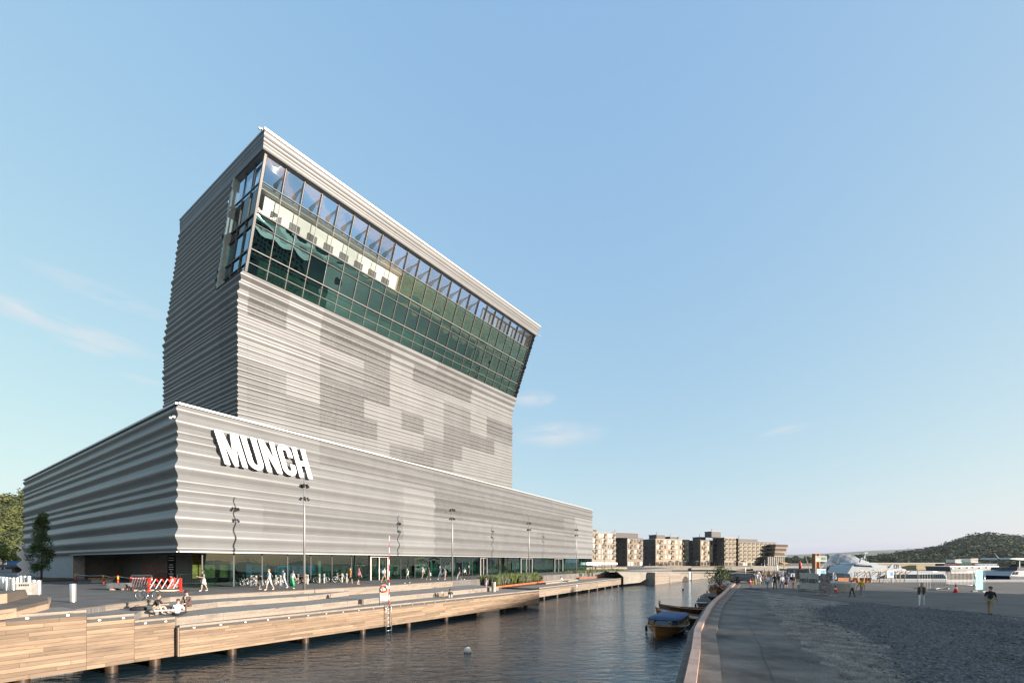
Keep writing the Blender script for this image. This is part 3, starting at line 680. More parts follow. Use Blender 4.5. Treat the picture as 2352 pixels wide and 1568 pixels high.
dock('timber_dock', A12, A23, ZT1, 'short stepped dock front of pale planks, middle height', [A23+nA*1.6, A12+nA*1.6], 12, larch)
dock('timber_dock', A23, Ae, ZT2, 'short stepped dock front of pale planks, lowest of the three steps', [Ae+nA*.7, A23+nA*1.5], 11, larch)
dkB = dock('boardwalk_dock', Bw, Be, ZB, 'long boardwalk dock of pale knotty planks along the canal below the museum', [Be+nB*6, Vector((-8, 47)), Bw+nB*1.2], 9, larch, lens=(2.2, 4.6))
# end return of the long dock facing the near step
m2 = MB(); m2.box((0, 0, 0), (.9, .06, ZB-PB-.02)); m2.build('end_board', larch_grey, dkB, loc=(nB.x*.46-dB.x*.03, nB.y*.46-dB.y*.03, (ZB-PB)/2), rz=math.atan2(nB.y, nB.x))
m2 = MB(); m2.box((0, 0, 0), (9.5, .06, ZB-PB-.02)); m2.build('end_board', larch_grey, dkB, loc=(Be.x-Bw.x+nB.x*4.75+dB.x*.03, Be.y-Bw.y+nB.y*4.75+dB.y*.03, (ZB-PB)/2), rz=math.atan2(nB.y, nB.x))
dkC = dock('boardwalk_dock', Cw, Ce, ZC, 'far lower boardwalk dock of grey planks beyond the long dock', [Ce+nC*9, Cw+nC*11], 7, larch_grey, lens=(3, 5.5))
# ladders on the dock fronts
def ladder(org, d, nrm, z1, label, wdt=.5):
    t = thing('dock_ladder', label, 'ladder', (org.x, org.y, WZ), math.atan2(d.y, d.x)); h = z1-WZ+.12
    for sx in (-1, 1):
        q = MB(); q.tube([(sx*wdt/2, -.22, -.5), (sx*wdt/2, -.20, h-.35), (sx*wdt/2, -.17, h), (sx*wdt/2, .10, h+.04)], .028, 6); q.build('rail', steel, t, True)
    z = .12
    while z < h-.2:
        q = MB(); q.tube([(-wdt/2, -.21, z), (wdt/2, -.21, z)], .022, 6); q.build('rung', steel, t, True); z += .33
    return t
pL = Bw+dB*((Vector((-9.9, 33.0))-Bw).dot(dB)); ladder(pL, dB, None, ZB, 'steel ladder down the long plank dock into the water')
pL2 = Cw+dC*13.5; ladder(pL2, dC, None, ZC, 'small steel ladder on the far lower dock')

# ================================================================ right bank
ground_c = M('asphalt', (.115, .10, .086), .9, var=.22, vscale=.22, rand=0, bump=.35, bscale=40, coord='Object', detail=8)
KW = [(-8, -18.0), (-3.2, -8), (-.6, 0), (2.2, 6), (4.32, 10.73), (6.3, 14.96), (8.3, 19.4), (9.9, 22.5), (13.4, 29.2), (16.0, 33.9), (20.4, 41.4), (24.6, 48.7), (31, 59.7)]
KW = [Vector(p) for p in KW]
edge_far = [(33, 62), (42, 81), (56, 85), (54, 69), (200, 72), (420, 77), (420, -120), (-30, -120)]
mb = MB(); mb.prism([(p.x+.05, p.y) for p in KW]+edge_far, -4.5, 0); quay = mb.build('quay_ground', ground_c, kind='structure')
# light dusty verge, loose gravel field and crushed rock: sheets above the asphalt
def px_poly(lst, z): return [tuple(G(x, y, z)) for x, y in lst]
def sheet_obj(name, lst, z, mat, kind='structure'):
    rj = random.Random(len(lst)*7+int(z*1000)); P_ = [Vector((p[0], p[1])) for p in px_poly(lst, 0)]; R_ = []
    for i in range(len(P_)):
        a, b = P_[i], P_[(i+1) % len(P_)]; n = max(1, min(60, int((b-a).length/.45))); nn = Vector((-(b-a).y, (b-a).x)).normalized()
        for q in range(n): R_.append(a.lerp(b, q/n)+nn*(rj.gauss(0, .07)+.16*math.sin(q*.9+i)+.10*math.sin(q*2.3+2*i)))
    bm = bmesh.new(); vs = [bm.verts.new((p[0], p[1], z)) for p in R_]; fc = bm.faces.new(vs)
    if fc.normal.z < 0: fc.normal_flip()
    bmesh.ops.triangulate(bm, faces=[fc]); me = bpy.data.meshes.new(name); bm.to_mesh(me); bm.free(); me.materials.append(mat)
    return ob(name, me, kind=kind)
gravel_m = M('dusty_gravel', (.20, .178, .152), .95, var=.5, vscale=1.3, rand=0, bump=.8, bscale=25, detail=10)
rock_m = M('crushed_rock_bed', (.08, .078, .08), .9, var=.6, vscale=2.4, rand=0, bump=1., bscale=16, detail=10)
path_m = M('old_asphalt', (.128, .116, .102), .88, var=.5, vscale=.45, rand=0, bump=.3, bscale=50, detail=8)
road_m = M('road_asphalt', (.115, .10, .088), .9, var=.25, vscale=.3, rand=0, bump=.3, bscale=50)
sheet_obj('gravel_field', [(1700, 1356), (1752, 1357), (1903, 1379), (2352, 1420), (2900, 1475), (2900, 1900), (1700, 1900), (1640, 1568), (1650, 1430)], .004, gravel_m)
sheet_obj('asphalt_path', [(1640, 1385), (1668, 1362), (1690, 1346), (1752, 1354), (1764, 1386), (1784, 1418), (1820, 1463), (1862, 1499), (1906, 1534), (1950, 1570), (2060, 1690), (1560, 1690), (1590, 1568), (1610, 1470), (1622, 1420)], .008, path_m)
sheet_obj('crushed_rock', [(1925, 1390), (1985, 1383), (2060, 1393), (2130, 1398), (2250, 1409), (2352, 1425), (2900, 1490), (2900, 1900), (2330, 1800), (2170, 1660), (2095, 1568), (2062, 1520), (2030, 1480), (1960, 1445), (1890, 1424), (1870, 1400)], .008, rock_m)
sheet_obj('road_strip', [(1700, 1351), (1752, 1349), (1903, 1365), (2352, 1398), (2900, 1440), (2900, 1471), (2352, 1417), (1903, 1376), (1752, 1355)], .008, road_m)
# low loose stones: real geometry
def stones(name, n, pick, r0, r1, mat, label):
    V = []; F = []; rnd = random.Random(21)
    base = [(1, 0, 0), (-.5, .87, 0), (-.5, -.87, 0), (.1, .1, .7), (-.1, 0, -.4)]
    fb_ = [(0, 1, 3), (1, 2, 3), (2, 0, 3), (1, 0, 4), (2, 1, 4), (0, 2, 4)]
    for _ in range(n):
        x, y, z = pick(rnd); r = rnd.uniform(r0, r1)*rnd.uniform(.5, 1.3); a = rnd.uniform(0, 6.28); ca, sa = math.cos(a), math.sin(a); k = len(V); fl = rnd.uniform(.5, 1)
        for bx, by, bz in base:
            j = rnd.uniform(.75, 1.25); V.append((x+r*j*(bx*ca-by*sa), y+r*j*(bx*sa+by*ca), z+r*bz*fl*rnd.uniform(.7, 1.3)))
        F += [tuple(i+k for i in q) for q in fb_]
    me = bpy.data.meshes.new(name); me.from_pydata(V, [], F); me.materials.append(mat); return ob(name, me, kind='stuff', label=label, cat='gravel')
def inside(p, poly):
    c = False; n = len(poly)
    for i in range(n):
        a, b = poly[i], poly[(i+1) % n]
        if (a[1] > p[1]) != (b[1] > p[1]) and p[0] < (b[0]-a[0])*(p[1]-a[1])/(b[1]-a[1])+a[0]: c = not c
    return c
rockpoly = px_poly([(1925, 1390), (1985, 1383), (2060, 1393), (2130, 1398), (2250, 1409), (2352, 1425), (2500, 1440), (2500, 1640), (2170, 1640), (2095, 1568), (2062, 1520), (2030, 1480), (1960, 1445), (1890, 1424), (1870, 1400)], 0)
def pick_rock(rnd):
    while 1:
        y = 9+rnd.random()**1.7*26; x = rnd.uniform(6, 34)
        if inside((x+rnd.gauss(0, .55), y+rnd.gauss(0, .5)), rockpoly): return x, y, .012+.05*max(0, math.sin(x*.8)*math.sin(y*.6))
stones('pale_rock_chips', 1500, pick_rock, .02, .07, M('pale_rock_chips', (.24, .235, .23), .7, var=.5, vscale=3, rand=0), 'pale stone chips scattered over the dark crushed rock')
stones('crushed_rock_pieces', 20000, pick_rock, .025, .07, M('rock_pieces', (.135, .13, .13), .7, var=.7, vscale=6, rand=0), 'dark crushed rock spread over the ground at lower right')
grpoly = px_poly([(1764, 1386), (1925, 1390), (1870, 1402), (1890, 1426), (1960, 1447), (2030, 1482), (2095, 1570), (2170, 1650), (2000, 1650), (1936, 1564), (1862, 1499), (1784, 1418)], 0)
def pick_gr(rnd):
    while 1:
        y = 9+rnd.random()**1.7*24; x = rnd.uniform(5, 26)
        if inside((x+rnd.gauss(0, .6), y+rnd.gauss(0, .5)), grpoly): return x, y, .012
stones('gravel_pieces', 7500, pick_gr, .012, .035, M('gravel_pieces', (.25, .22, .18), .85, var=.5, vscale=5, rand=0), 'pale loose gravel between the asphalt path and dark rock')
# ---- canal side edge: stone ledge and timber kerb
kerb_t = wood_mat('pale_kerb_timber', (.52, .36, .29), (.44, .29, .225), knots=False, rand=.10)
stone_t = M('ledge_stone', (.17, .135, .11), .85, var=.3, vscale=1.5, rand=.1, bump=.5, bscale=12)
qe = thing('quay_edge', 'pale timber kerb on a stone ledge curving along the right bank', 'kerb', (KW[4].x, KW[4].y, 0))
def along(pts, step):
    out = [pts[0]]; acc = 0
    for i in range(len(pts)-1):
        a, b = pts[i], pts[i+1]; n = max(1, round((b-a).length/step))
        for q in range(1, n+1): out.append(a.lerp(b, q/n))
    return out
kp = along(KW[3:], 2.4)
for i in range(len(kp)-1):
    a, b = kp[i], kp[i+1]; d = (b-a).normalized(); r = Vector((d.y, -d.x)); ln = (b-a).length
    c = (a+b)/2+r*.15; q = MB(); q.box((0, 0, 0), (ln-.03, .28, .16)); q.build('kerb_timber', kerb_t, qe, loc=(c.x-KW[4].x, c.y-KW[4].y, .19), rz=math.atan2(d.y, d.x))
    c = (a+b)/2+r*.42; q = MB(); q.box((0, 0, 0), (ln-.02, .95, .3)); q.build('ledge_stone', stone_t, qe, loc=(c.x-KW[4].x, c.y-KW[4].y, -.045), rz=math.atan2(d.y, d.x))
    c = (a+b)/2-r*.14; q = MB(); q.box((0, 0, 0), (ln+.02, .2, 1.3)); q.build('fender_board', M('wet_fender', (.10, .075, .055), .7, var=.3, rand=.05), qe, loc=(c.x-KW[4].x, c.y-KW[4].y, -.6), rz=math.atan2(d.y, d.x))

# dark tar seams in the asphalt
def seam(lst, w_, z, label=None):
    P_ = []
    rj = random.Random(5)
    for (a, b) in zip(lst, lst[1:]):
        A_, B_ = V2(G(*a, 0)), V2(G(*b, 0)); n = max(2, int((B_-A_).length/.6)); P_ += [A_.lerp(B_, i/n)+Vector((rj.gauss(0, .03), rj.gauss(0, .03))) for i in range(n)]
    q = MB(); vs = []
    for i, p in enumerate(P_):
        d = (P_[min(i+1, len(P_)-1)]-P_[max(i-1, 0)]).normalized(); n_ = Vector((-d.y, d.x))*w_*rj.uniform(.6, 1.3)/2; vs += [(*(p-n_), z), (*(p+n_), z)]
    q.add(vs, [(2*i, 2*i+2, 2*i+3, 2*i+1) for i in range(len(P_)-1)]); q.f = [f_[::-1] for f_ in q.f]; q.build('tar_seam', M('tar', (.03, .03, .03), .7, rand=0), kind='structure')
seam([(1752, 1356.3), (1820, 1366), (1903, 1377.5), (2060, 1391), (2200, 1404), (2352, 1419), (2500, 1433)], .12, .016)
seam([(1728, 1372), (1716, 1400), (1718, 1430), (1735, 1465), (1752, 1500), (1775, 1560), (1800, 1620)], .022, .016)
seam([(1722, 1345), (1735, 1356), (1752, 1356.5)], .10, .016)
# ================================================================ people
SKIN = M('skin', (.42, .26, .19), .6, var=.05, rand=.12)
def cloth(name, col, r=.85): return M('cloth_'+name, col, r, var=.12, vscale=6, rand=0)
CL = dict(white=(.72, .72, .72), offwhite=(.6, .57, .52), black=(.015, .015, .017), grey=(.2, .2, .2), lgrey=(.42, .42, .43), khaki=(.33, .24, .14), beige=(.48, .4, .3), brown=(.10, .06, .045),
          jeans=(.10, .16, .26), ljeans=(.36, .42, .5), navy=(.02, .025, .06), orange=(.48, .19, .03), pink=(.55, .2, .26), green=(.06, .36, .16), olive=(.14, .13, .08), yellow=(.55, .33, .03), blue=(.12, .28, .5),
          lblue=(.38, .5, .62), red=(.4, .05, .05), mustard=(.5, .3, .03), tan=(.4, .29, .2), rose=(.55, .33, .45), coral=(.6, .25, .15), dgrey=(.07, .07, .075))
for k_, c_ in CL.items(): cloth(k_, c_)
def C_(n): return MATS['cloth_'+n]
HAIR = {k_: M('hair_'+k_, c_, .6, var=.2, vscale=30, rand=0) for k_, c_ in dict(dark=(.02, .014, .01), brown=(.07, .04, .02), fair=(.25, .15, .06), grey=(.35, .34, .33), red=(.2, .07, .02)).items()}
def nv(x, y, z): return Vector((x, y, z)).normalized()
DN = Vector((0, 0, -1))
POSES = {
 'stand': dict(tl=2, ua=[nv(-.12, .02, -1), nv(.12, .02, -1)], fa=[nv(-.05, .12, -1), nv(.05, .12, -1)], th=[nv(-.06, .02, -1), nv(.06, 0, -1)], sh=[nv(-.02, 0, -1), nv(.02, -.02, -1)]),
 'walk': dict(tl=4, ua=[nv(-.12, .38, -1), nv(.12, -.36, -1)], fa=[nv(-.02, .62, -1), nv(.06, -.12, -1)], th=[nv(-.03, -.30, -1), nv(.03, .40, -1)], sh=[nv(0, -.55, -1), nv(0, .10, -1)]),
 'walk2': dict(tl=5, ua=[nv(-.14, -.25, -1), nv(.14, .28, -1)], fa=[nv(-.04, .05, -1), nv(.02, .6, -1)], th=[nv(-.03, .28, -1), nv(.03, -.16, -1)], sh=[nv(0, .02, -1), nv(0, -.42, -1)]),
 'phone': dict(tl=6, ua=[nv(-.15, .15, -1), nv(.15, .25, -1)], fa=[nv(.25, .9, .25), nv(-.25, .9, .35)], th=[nv(-.05, -.2, -1), nv(.05, .25, -1)], sh=[nv(0, -.4, -1), nv(0, .05, -1)]),
 'chair': dict(hp=.16, tl=10, ua=[nv(-.2, .35, -1), nv(.2, .35, -1)], fa=[nv(.55, .75, -.35), nv(-.55, .75, -.3)], th=[nv(-.18, 1, .16), nv(.18, 1, .16)], sh=[nv(-.02, .16, -1), nv(.05, .02, -1)]),
 'floor': dict(hp=.12, tl=24, ua=[nv(-.2, .5, -.9), nv(.2, .6, -.8)], fa=[nv(.3, .9, .05), nv(-.2, .95, .05)], th=[nv(-.35, 1, .28), nv(.3, 1, .5)], sh=[nv(.35, .55, -.75), nv(.1, .35, -1)]),
 'cross': dict(hp=.12, tl=18, ua=[nv(-.3, .35, -.9), nv(.3, .4, -.9)], fa=[nv(.35, .9, 0), nv(-.45, .85, 0)], th=[nv(-.7, .75, .22), nv(.7, .75, .22)], sh=[nv(.92, .25, -.3), nv(-.92, .3, -.3)]),
 'huddle': dict(hp=.14, tl=36, ua=[nv(-.15, .7, -.75), nv(.15, .7, -.75)], fa=[nv(.25, .45, .85), nv(-.25, .45, .85)], th=[nv(-.14, 1, .55), nv(.14, 1, .55)], sh=[nv(0, .18, -1), nv(0, .2, -1)]),
 'recline': dict(hp=.13, tl=-34, ua=[nv(-.25, -.35, -1), nv(.25, -.3, -1)], fa=[nv(-.05, -.1, -1), nv(.05, -.1, -1)], th=[nv(-.1, 1, .12), nv(.1, 1, .1)], sh=[nv(0, 1, -.2), nv(0, 1, -.25)]),
}
PM = {}
def seg_d(p, a, b):
    ab = b-a; t_ = max(0., min(1., (p-a).dot(ab)/max(ab.length_squared, 1e-9))); return (p-(a+ab*t_)).length
def body_mesh(pose, short_sl, shorts, fingers=True):
    key = (pose, short_sl, shorts)
    if key in PM: return PM[key]
    P = POSES[pose]; V = []; E = []; R = []; segs = []
    def v(p, r, par=None, r2=None):
        V.append(Vector(p)); R.append((r, r2 or r)); i = len(V)-1
        if par is not None: E.append((par, i))
        return i
    RT = Matrix.Rotation(rad(-P['tl']), 3, 'X')
    low = 0
    if 'hp' in P: hp = P['hp']
    else: hp = max(.07-min(.44*P['th'][s].z+.43*P['sh'][s].z for s in (0, 1)), 0)
    p0 = Vector((0, 0, hp)); pel = v(p0, .135, None, .105)
    sp = v(p0+RT @ Vector((0, .01, .20)), .125, pel, .095); ch = v(p0+RT @ Vector((0, 0, .40)), .155, sp, .11); nk0 = v(p0+RT @ Vector((0, -.01, .50)), .075, ch, .07)
    HT = Matrix.Rotation(rad(-P['tl']*.55), 3, 'X'); nb = V[nk0]
    n1 = v(nb+HT @ Vector((0, .01, .06)), .052, nk0); h1 = v(nb+HT @ Vector((0, .035, .12)), .068, n1, .085); h2 = v(nb+HT @ Vector((0, .025, .20)), .078, h1, .098); h3 = v(nb+HT @ Vector((0, .02, .265)), .05, h2, .06)
    nose = v(nb+HT @ Vector((0, .128, .15)), .012, h1)
    segs += [(V[pel], V[sp], 1), (V[sp], V[ch], 1), (V[ch], V[nk0], 1), (V[n1], V[h3], 0), (V[h1], V[nose], 0)]
    segs.append((V[pel]+Vector((-.08, 0, -.02)), V[pel]+Vector((.08, 0, -.02)), 2))
    for s, sx in ((0, -1), (1, 1)):
        sh_ = v(p0+RT @ Vector((sx*.17, 0, .455)), .062, ch); el = v(V[sh_]+P['ua'][s]*.28, .045, sh_); wr = v(V[el]+P['fa'][s]*.24, .03, el)
        pm = v(V[wr]+P['fa'][s]*.075, .034, wr, .016)
        segs += [(V[ch], V[sh_], 1), (V[sh_], V[el], 4), (V[el], V[wr], 0 if short_sl else 4), (V[wr], V[wr]+P['fa'][s]*.2, 0)]
        fd = P['fa'][s]; sd_ = fd.cross(Vector((1, 0, 0))).normalized() if abs(fd.x) < .9 else fd.cross(Vector((0, 1, 0))).normalized(); cu = sd_.cross(fd).normalized()*sx*-1
        if fingers:
            for q, (o_, l_) in enumerate(((-.026, .062), (-.009, .072), (.009, .068), (.026, .054))):
                k1 = v(V[pm]+sd_*o_+fd*.035, .0085, pm); k2 = v(V[k1]+fd*l_*.55+cu*.012, .008, k1); v(V[k2]+fd*l_*.4+cu*.022, .0065, k2)
            k1 = v(V[wr]+fd*.04+sd_*.036, .010, pm); v(V[k1]+fd*.035+sd_*.018+cu*.01, .008, k1)
        hi = v(p0+Vector((sx*.085, 0, -.03)), .088, pel); kn = v(V[hi]+P['th'][s]*.42, .056, hi); ca_ = v(V[kn]+P['sh'][s]*.13, .054, kn); an = v(V[kn]+P['sh'][s]*.41, .037, ca_)
        fw = Vector((sx*.12, 1, 0)).normalized() if abs(P['sh'][s].z) > .45 else Vector((0, .25, 1)).normalized()
        to = v(V[an]+fw*.17+Vector((0, 0, -.045 if abs(P['sh'][s].z) > .45 else 0)), .036, an, .026)
        knee_cut = V[hi].lerp(V[kn], .8)
        segs += [(V[hi], V[kn] if not shorts else V[kn]-P['th'][s]*.03, 2), (V[kn], V[an], 0 if shorts else 2), (V[an]+P['sh'][s]*.03, V[to], 3)]
    me = bpy.data.meshes.new('tmp'); me.from_pydata(V, E, []); o = bpy.data.objects.new('tmp', me); COL.objects.link(o)
    md = o.modifiers.new('skin', 'SKIN'); md.use_smooth_shade = True
    for i, sv_ in enumerate(me.skin_vertices[0].data):
        sv_.radius = R[i]; sv_.use_root = (i == 0)
    sb = o.modifiers.new('sub', 'SUBSURF'); sb.levels = 1; sb.render_levels = 1
    dg = bpy.context.evaluated_depsgraph_get(); ev = o.evaluated_get(dg); nm = bpy.data.meshes.new_from_object(ev); nm.name = 'body_'+pose
    bpy.data.objects.remove(o); bpy.data.meshes.remove(me)
    nm.materials.clear()
    for _ in range(5): nm.materials.append(SKIN)
    for pl in nm.polygons:
        c = pl.center; pl.use_smooth = True; pl.material_index = min(segs, key=lambda g_: seg_d(c, g_[0], g_[1]))[2]
    head = (V[h2].copy(), HT.copy()); lo = min(q.co.z for q in nm.vertices)
    if 'hp' not in P:
        for q in nm.vertices: q.co.z -= lo
        head[0].z -= lo; hp -= lo
    PM[key] = (nm, head, hp)
    return PM[key]
def person(label, loc_, face, pose='walk', top='white', bottom='jeans', shoes='black', hair='dark', short=True, shorts=False, h=1.75, longhair=False, skirt=None, jacket=None, bag=None, cap=None, glasses=False, group=None, extra=None):
    me, (hc, HT), hp = body_mesh(pose, short, shorts)
    s = h/1.75; t = thing('person', label, 'person', loc_, face, group); t.scale = (s, s, s)
    b = ob('body', me, t)
    for i, m_ in enumerate((SKIN, C_(top), C_(bottom), C_(shoes), C_(jacket or top))):
        b.material_slots[i].link = 'OBJECT'; b.material_slots[i].material = m_
    hm = MB(); prof_ = [(.0, .112), (.05, .105), (.082, .075), (.098, .03), (.10, -.01), (.092, -.03)]
    hm.lathe(prof_, (0, -.012, .015), 12, .93, 1.12)
    vs = [HT @ Vector(q)+hc for q in hm.v]
    # keep the face clear: pull the front low ring up
    hm.v = [tuple((q+HT @ Vector((0, 0, .055))) if (HT.transposed() @ (q-hc)).y > .055 and (HT.transposed() @ (q-hc)).z < .035 else q) for q in vs]
    if longhair:
        lk = MB(); lk.lathe([(.03, -.26), (.075, -.22), (.095, -.1), (.1, .02), (.06, .07)], (0, -.035, 0), 10, 1.0, .62); hm.add([HT @ Vector(q)+hc for q in lk.v], lk.f)
    hm.build('hair', HAIR[hair], t, True)
    if cap: q = MB(); q.lathe([(.104, 0), (.1, .05), (.06, .1), (0, .118)], (0, -.005, .03), 12, .95, 1.12); q.box((0, .14, .035), (.14, .11, .015)); q.v = [tuple(HT @ Vector(x_)+hc) for x_ in q.v]; q.build('cap', C_(cap), t, True)
    if skirt:
        c_, ln_ = skirt; q = MB(); q.lathe([(.13, .10), (.155, 0), (.19, -.2), (.21+ln_*.14, -ln_), (.20+ln_*.14, -ln_+.01)], (0, 0, hp), 14, 1, .8); q.build('skirt', C_(c_), t, True)
    if jacket:
        RT = Matrix.Rotation(rad(-POSES[pose]['tl']), 3, 'X'); q = MB(); q.lathe([(.19, -.10), (.185, .05), (.18, .2), (.20, .38), (.17, .47), (.09, .515)], (0, 0, 0), 16, 1.0, .72, rad(-250), rad(70)); q.v = [tuple(RT @ Vector(x_)+Vector((0, 0, hp))) for x_ in q.v]; q.build('jacket', C_(jacket), t, True)
    if glasses: q = MB(); q.box((0, .10, .0), (.13, .03, .035)); q.v = [tuple(HT @ Vector(x_)+hc) for x_ in q.v]; q.build('sunglasses', C_('black'), t)
    if bag:
        kind_, c_ = bag; q = MB()
        if kind_ == 'back': q.lathe([(.0, -.2), (.1, -.19), (.13, -.05), (.12, .12), (.07, .19), (0, .2)], (0, -.2, hp+.32), 10, 1.1, .62); q.build('backpack', C_(c_), t, True)
        else: q.prism([(-.14, -.05), (.14, -.05), (.16, .05), (-.16, .05)], hp-.32, hp+.02); q.tube([(-.1, 0, hp+.02), (0, 0, hp+.28), (.1, 0, hp+.02)], .012, 5); q.v = [(x_+.28, y_, z_) for x_, y_, z_ in q.v]; q.build('hand_bag', C_(c_), t)
    return t
LEFT = rad(90); RIGHT = rad(-90)      # rz turning local +Y
def face_to(dx, dy): return math.atan2(-dx, dy)
PF = PLZ+.004
gpl = 'people strolling on the plaza'
alU = face_to(UP.x, UP.y); alD = face_to(-UP.x, -UP.y)
def onp(px, py, z=PF): q = G(px, py, z); q.z = z; return q
person('child in black and white shirt and pale shorts beside the bicycle racks', onp(598, 1353.6), alD, 'walk2', 'black', 'beige', 'white', 'fair', shorts=True, h=1.32, group=gpl)
person('fair-haired man in white shirt and white shorts next to the small child', onp(619, 1354.5), alD, 'walk', 'white', 'offwhite', 'white', 'fair', shorts=True, h=1.8, group=gpl)
person('woman in grey jacket and pale jeans beside the green skirt', onp(652, 1350.5), alD, 'walk', 'lgrey', 'ljeans', 'white', 'dark', short=False, h=1.74, longhair=True, group=gpl)
person('woman in white jacket and long green skirt near the tallest lamp post', onp(671, 1352), alU, 'walk2', 'offwhite', 'green', 'white', 'dark', short=False, h=1.68, longhair=True, skirt=('green', .62), group=gpl)
person('man in orange jacket and dark shorts by the last bicycle rack', onp(803.6, 1340.5), alU, 'walk', 'orange', 'black', 'dgrey', 'brown', short=False, shorts=True, h=1.8, group=gpl)
person('woman in pink shirt and black shorts in front of the left door', onp(823, 1342), alU, 'walk2', 'pink', 'black', 'tan', 'red', shorts=True, h=1.72, longhair=True, group=gpl)
person('man in white shirt and khaki trousers behind the red and white pole', onp(882, 1338), alU, 'walk', 'white', 'khaki', 'tan', 'brown', h=1.76, group=gpl, bag=('back', 'lblue'))
person('person in white top and grey trousers walking alone past dark glass', onp(936, 1339), alD, 'walk', 'offwhite', 'dgrey', 'white', 'brown', short=False, h=1.72, group=gpl)
person('man in pale shirt and khaki trousers beside an olive jacket', onp(970, 1329.7), alU, 'walk2', 'offwhite', 'khaki', 'brown', 'brown', short=False, h=1.78, group=gpl)
person('woman in olive jacket carrying a white bag', onp(984, 1330.6), alU, 'walk', 'olive', 'olive', 'white', 'brown', short=False, h=1.66, longhair=True, bag=('hand', 'white'), group=gpl)
person('man in grey jacket and blue jeans left of the second lamp post', onp(1011, 1329.9), alD, 'walk', 'grey', 'jeans', 'white', 'grey', short=False, h=1.8, group=gpl)
person('child in light blue shirt and beige shorts left of second lamp post', onp(1022, 1330.6), alD, 'walk2', 'lblue', 'beige', 'white', 'fair', shorts=True, h=1.5, group=gpl)
person('person in dark purple top right of the second lamp post', onp(1054, 1330.6), alU, 'walk', 'brown', 'lgrey', 'white', 'dark', h=1.72, group=gpl)
person('woman in white blouse and black trousers right of second lamp post', onp(1066, 1330.8), alU, 'walk2', 'white', 'black', 'white', 'dark', h=1.66, longhair=True, group=gpl)
person('tall man in grey jacket at the right of the trio', onp(1076, 1329.7), alU, 'walk', 'dgrey', 'black', 'black', 'fair', short=False, h=1.9, group=gpl)
person('woman in grey top and white wrap with a pale bag walking left', onp(468, 1357), alD, 'phone', 'grey', 'beige', 'white', 'brown', shorts=True, h=1.72, longhair=True, skirt=('offwhite', .34), group=gpl)
person('small child in rose dress standing on the lower timber step by the bin', (lambda q: (q.x, q.y, ZT2+.004))(G(1116, 1353, ZT2)), alU, 'walk2', 'rose', 'rose', 'tan', 'fair', shorts=True, h=1.25, skirt=('rose', .25))
# seated people
q = G(352, 1402, ZT1); person('man in black t-shirt and beige trousers sitting on the upper timber step', (q.x, q.y, ZT1+.004), face_to(.85, .25), 'floor', 'black', 'beige', 'tan', 'brown', h=1.8)
q = G(408, 1414, ZT2); person('man in white shirt sitting cross-legged with his back to the canal', (q.x, q.y-.02, ZT2+.004), face_to(-.45, .9), 'cross', 'white', 'black', 'black', 'brown', short=False, h=1.8)
q = G(425, 1396, ZT1); person('man in dark brown jacket and sunglasses sitting on the step edge', (q.x-.1, q.y+.35, ZT1+.004), face_to(.1, -1), 'chair', 'offwhite', 'brown', 'black', 'dark', short=False, h=1.8, jacket='brown', glasses=True)
q = G(1031, 1371, ZB); person('long-haired woman in black top and white skirt huddled on the boardwalk', (q.x, q.y, ZB+.004), face_to(.5, -.86), 'huddle', 'black', 'offwhite', 'white', 'dark', short=False, h=1.7, longhair=True, skirt=None)
q = MB(); q.prism([(-.12, -.08), (.12, -.08), (.12, .08), (-.12, .08)], 0, .34); q.tube([(-.06, 0, .34), (0, 0, .5), (.06, 0, .34)], .01, 5); c = G(1018, 1370, ZB); t_ = thing('paper_bag', 'brown paper bag standing beside the huddled woman', 'bag', (c.x, c.y, ZB)); q.build('bag_body', M('kraft_paper', (.36, .22, .11), .8), t_)
q = MB(); q.lathe([(.035, 0), (.045, .17), (.0, .175)], (0, 0, 0), 8); q.tube([(0, 0, .17), (.015, 0, .28)], .006, 4); q.build('drink_cup', white, loc=(c.x-.12, c.y-.05, ZB+.345), label='white cup with a straw on top of the paper bag', cat='cup')
q = G(1293, 1336, .1); person('person in white top and black trousers sunbathing on the timber ramp', (q.x, q.y, .14), face_to(.8, -.45), 'recline', 'white', 'black', 'black', 'dark', h=1.72)
# bag, keyboard case and shoes beside them
c = G(318, 1401, ZT1); t_ = thing('sports_bag', 'black soft bag lying on the upper step left of the seated man', 'bag', (c.x, c.y, ZT1), rad(20)); q = MB(); q.lathe([(0, 0), (.30, .0), (.34, .08), (.30, .18), (.15, .22), (0, .23)], (0, 0, 0), 14, 1.15, .55); q.build('bag_body', C_('black'), t_, True); q = MB(); q.tube([(-.2, 0, .2), (-.05, 0, .3), (.1, 0, .2)], .014, 5); q.build('handle', C_('dgrey'), t_, True)
c = G(377, 1402, ZT1); t_ = thing('portable_keyboard', 'white slim keyboard instrument lying on the step edge', 'keyboard', (c.x+.1, c.y-.1, ZT1), rad(14)); q = MB(); q.box((0, 0, .05), (.85, .24, .07)); q.build('case', white, t_); q = MB()
for i in range(14): q.box((-.38+i*.058, -.06, .092), (.03, .12, .014))
q.build('keys', C_('black'), t_)
for i, (px, py) in enumerate(((325, 1414.5), (333, 1414.5))):
    c = G(px, py, ZT2); q = MB(); q.lathe([(.05, 0), (.052, .04), (.04, .08), (.03, .085)], (0, 0, 0), 8, 1, 2.3); q.box((0, .02, .09), (.06, .12, .06)); q.build('shoe', white, True and None, loc=(c.x, c.y, ZT2), rz=rad(15), label='white empty shoe on the lower step, %s of the pair' % ('left' if i == 0 else 'right'), cat='shoe', group='pair of white shoes')

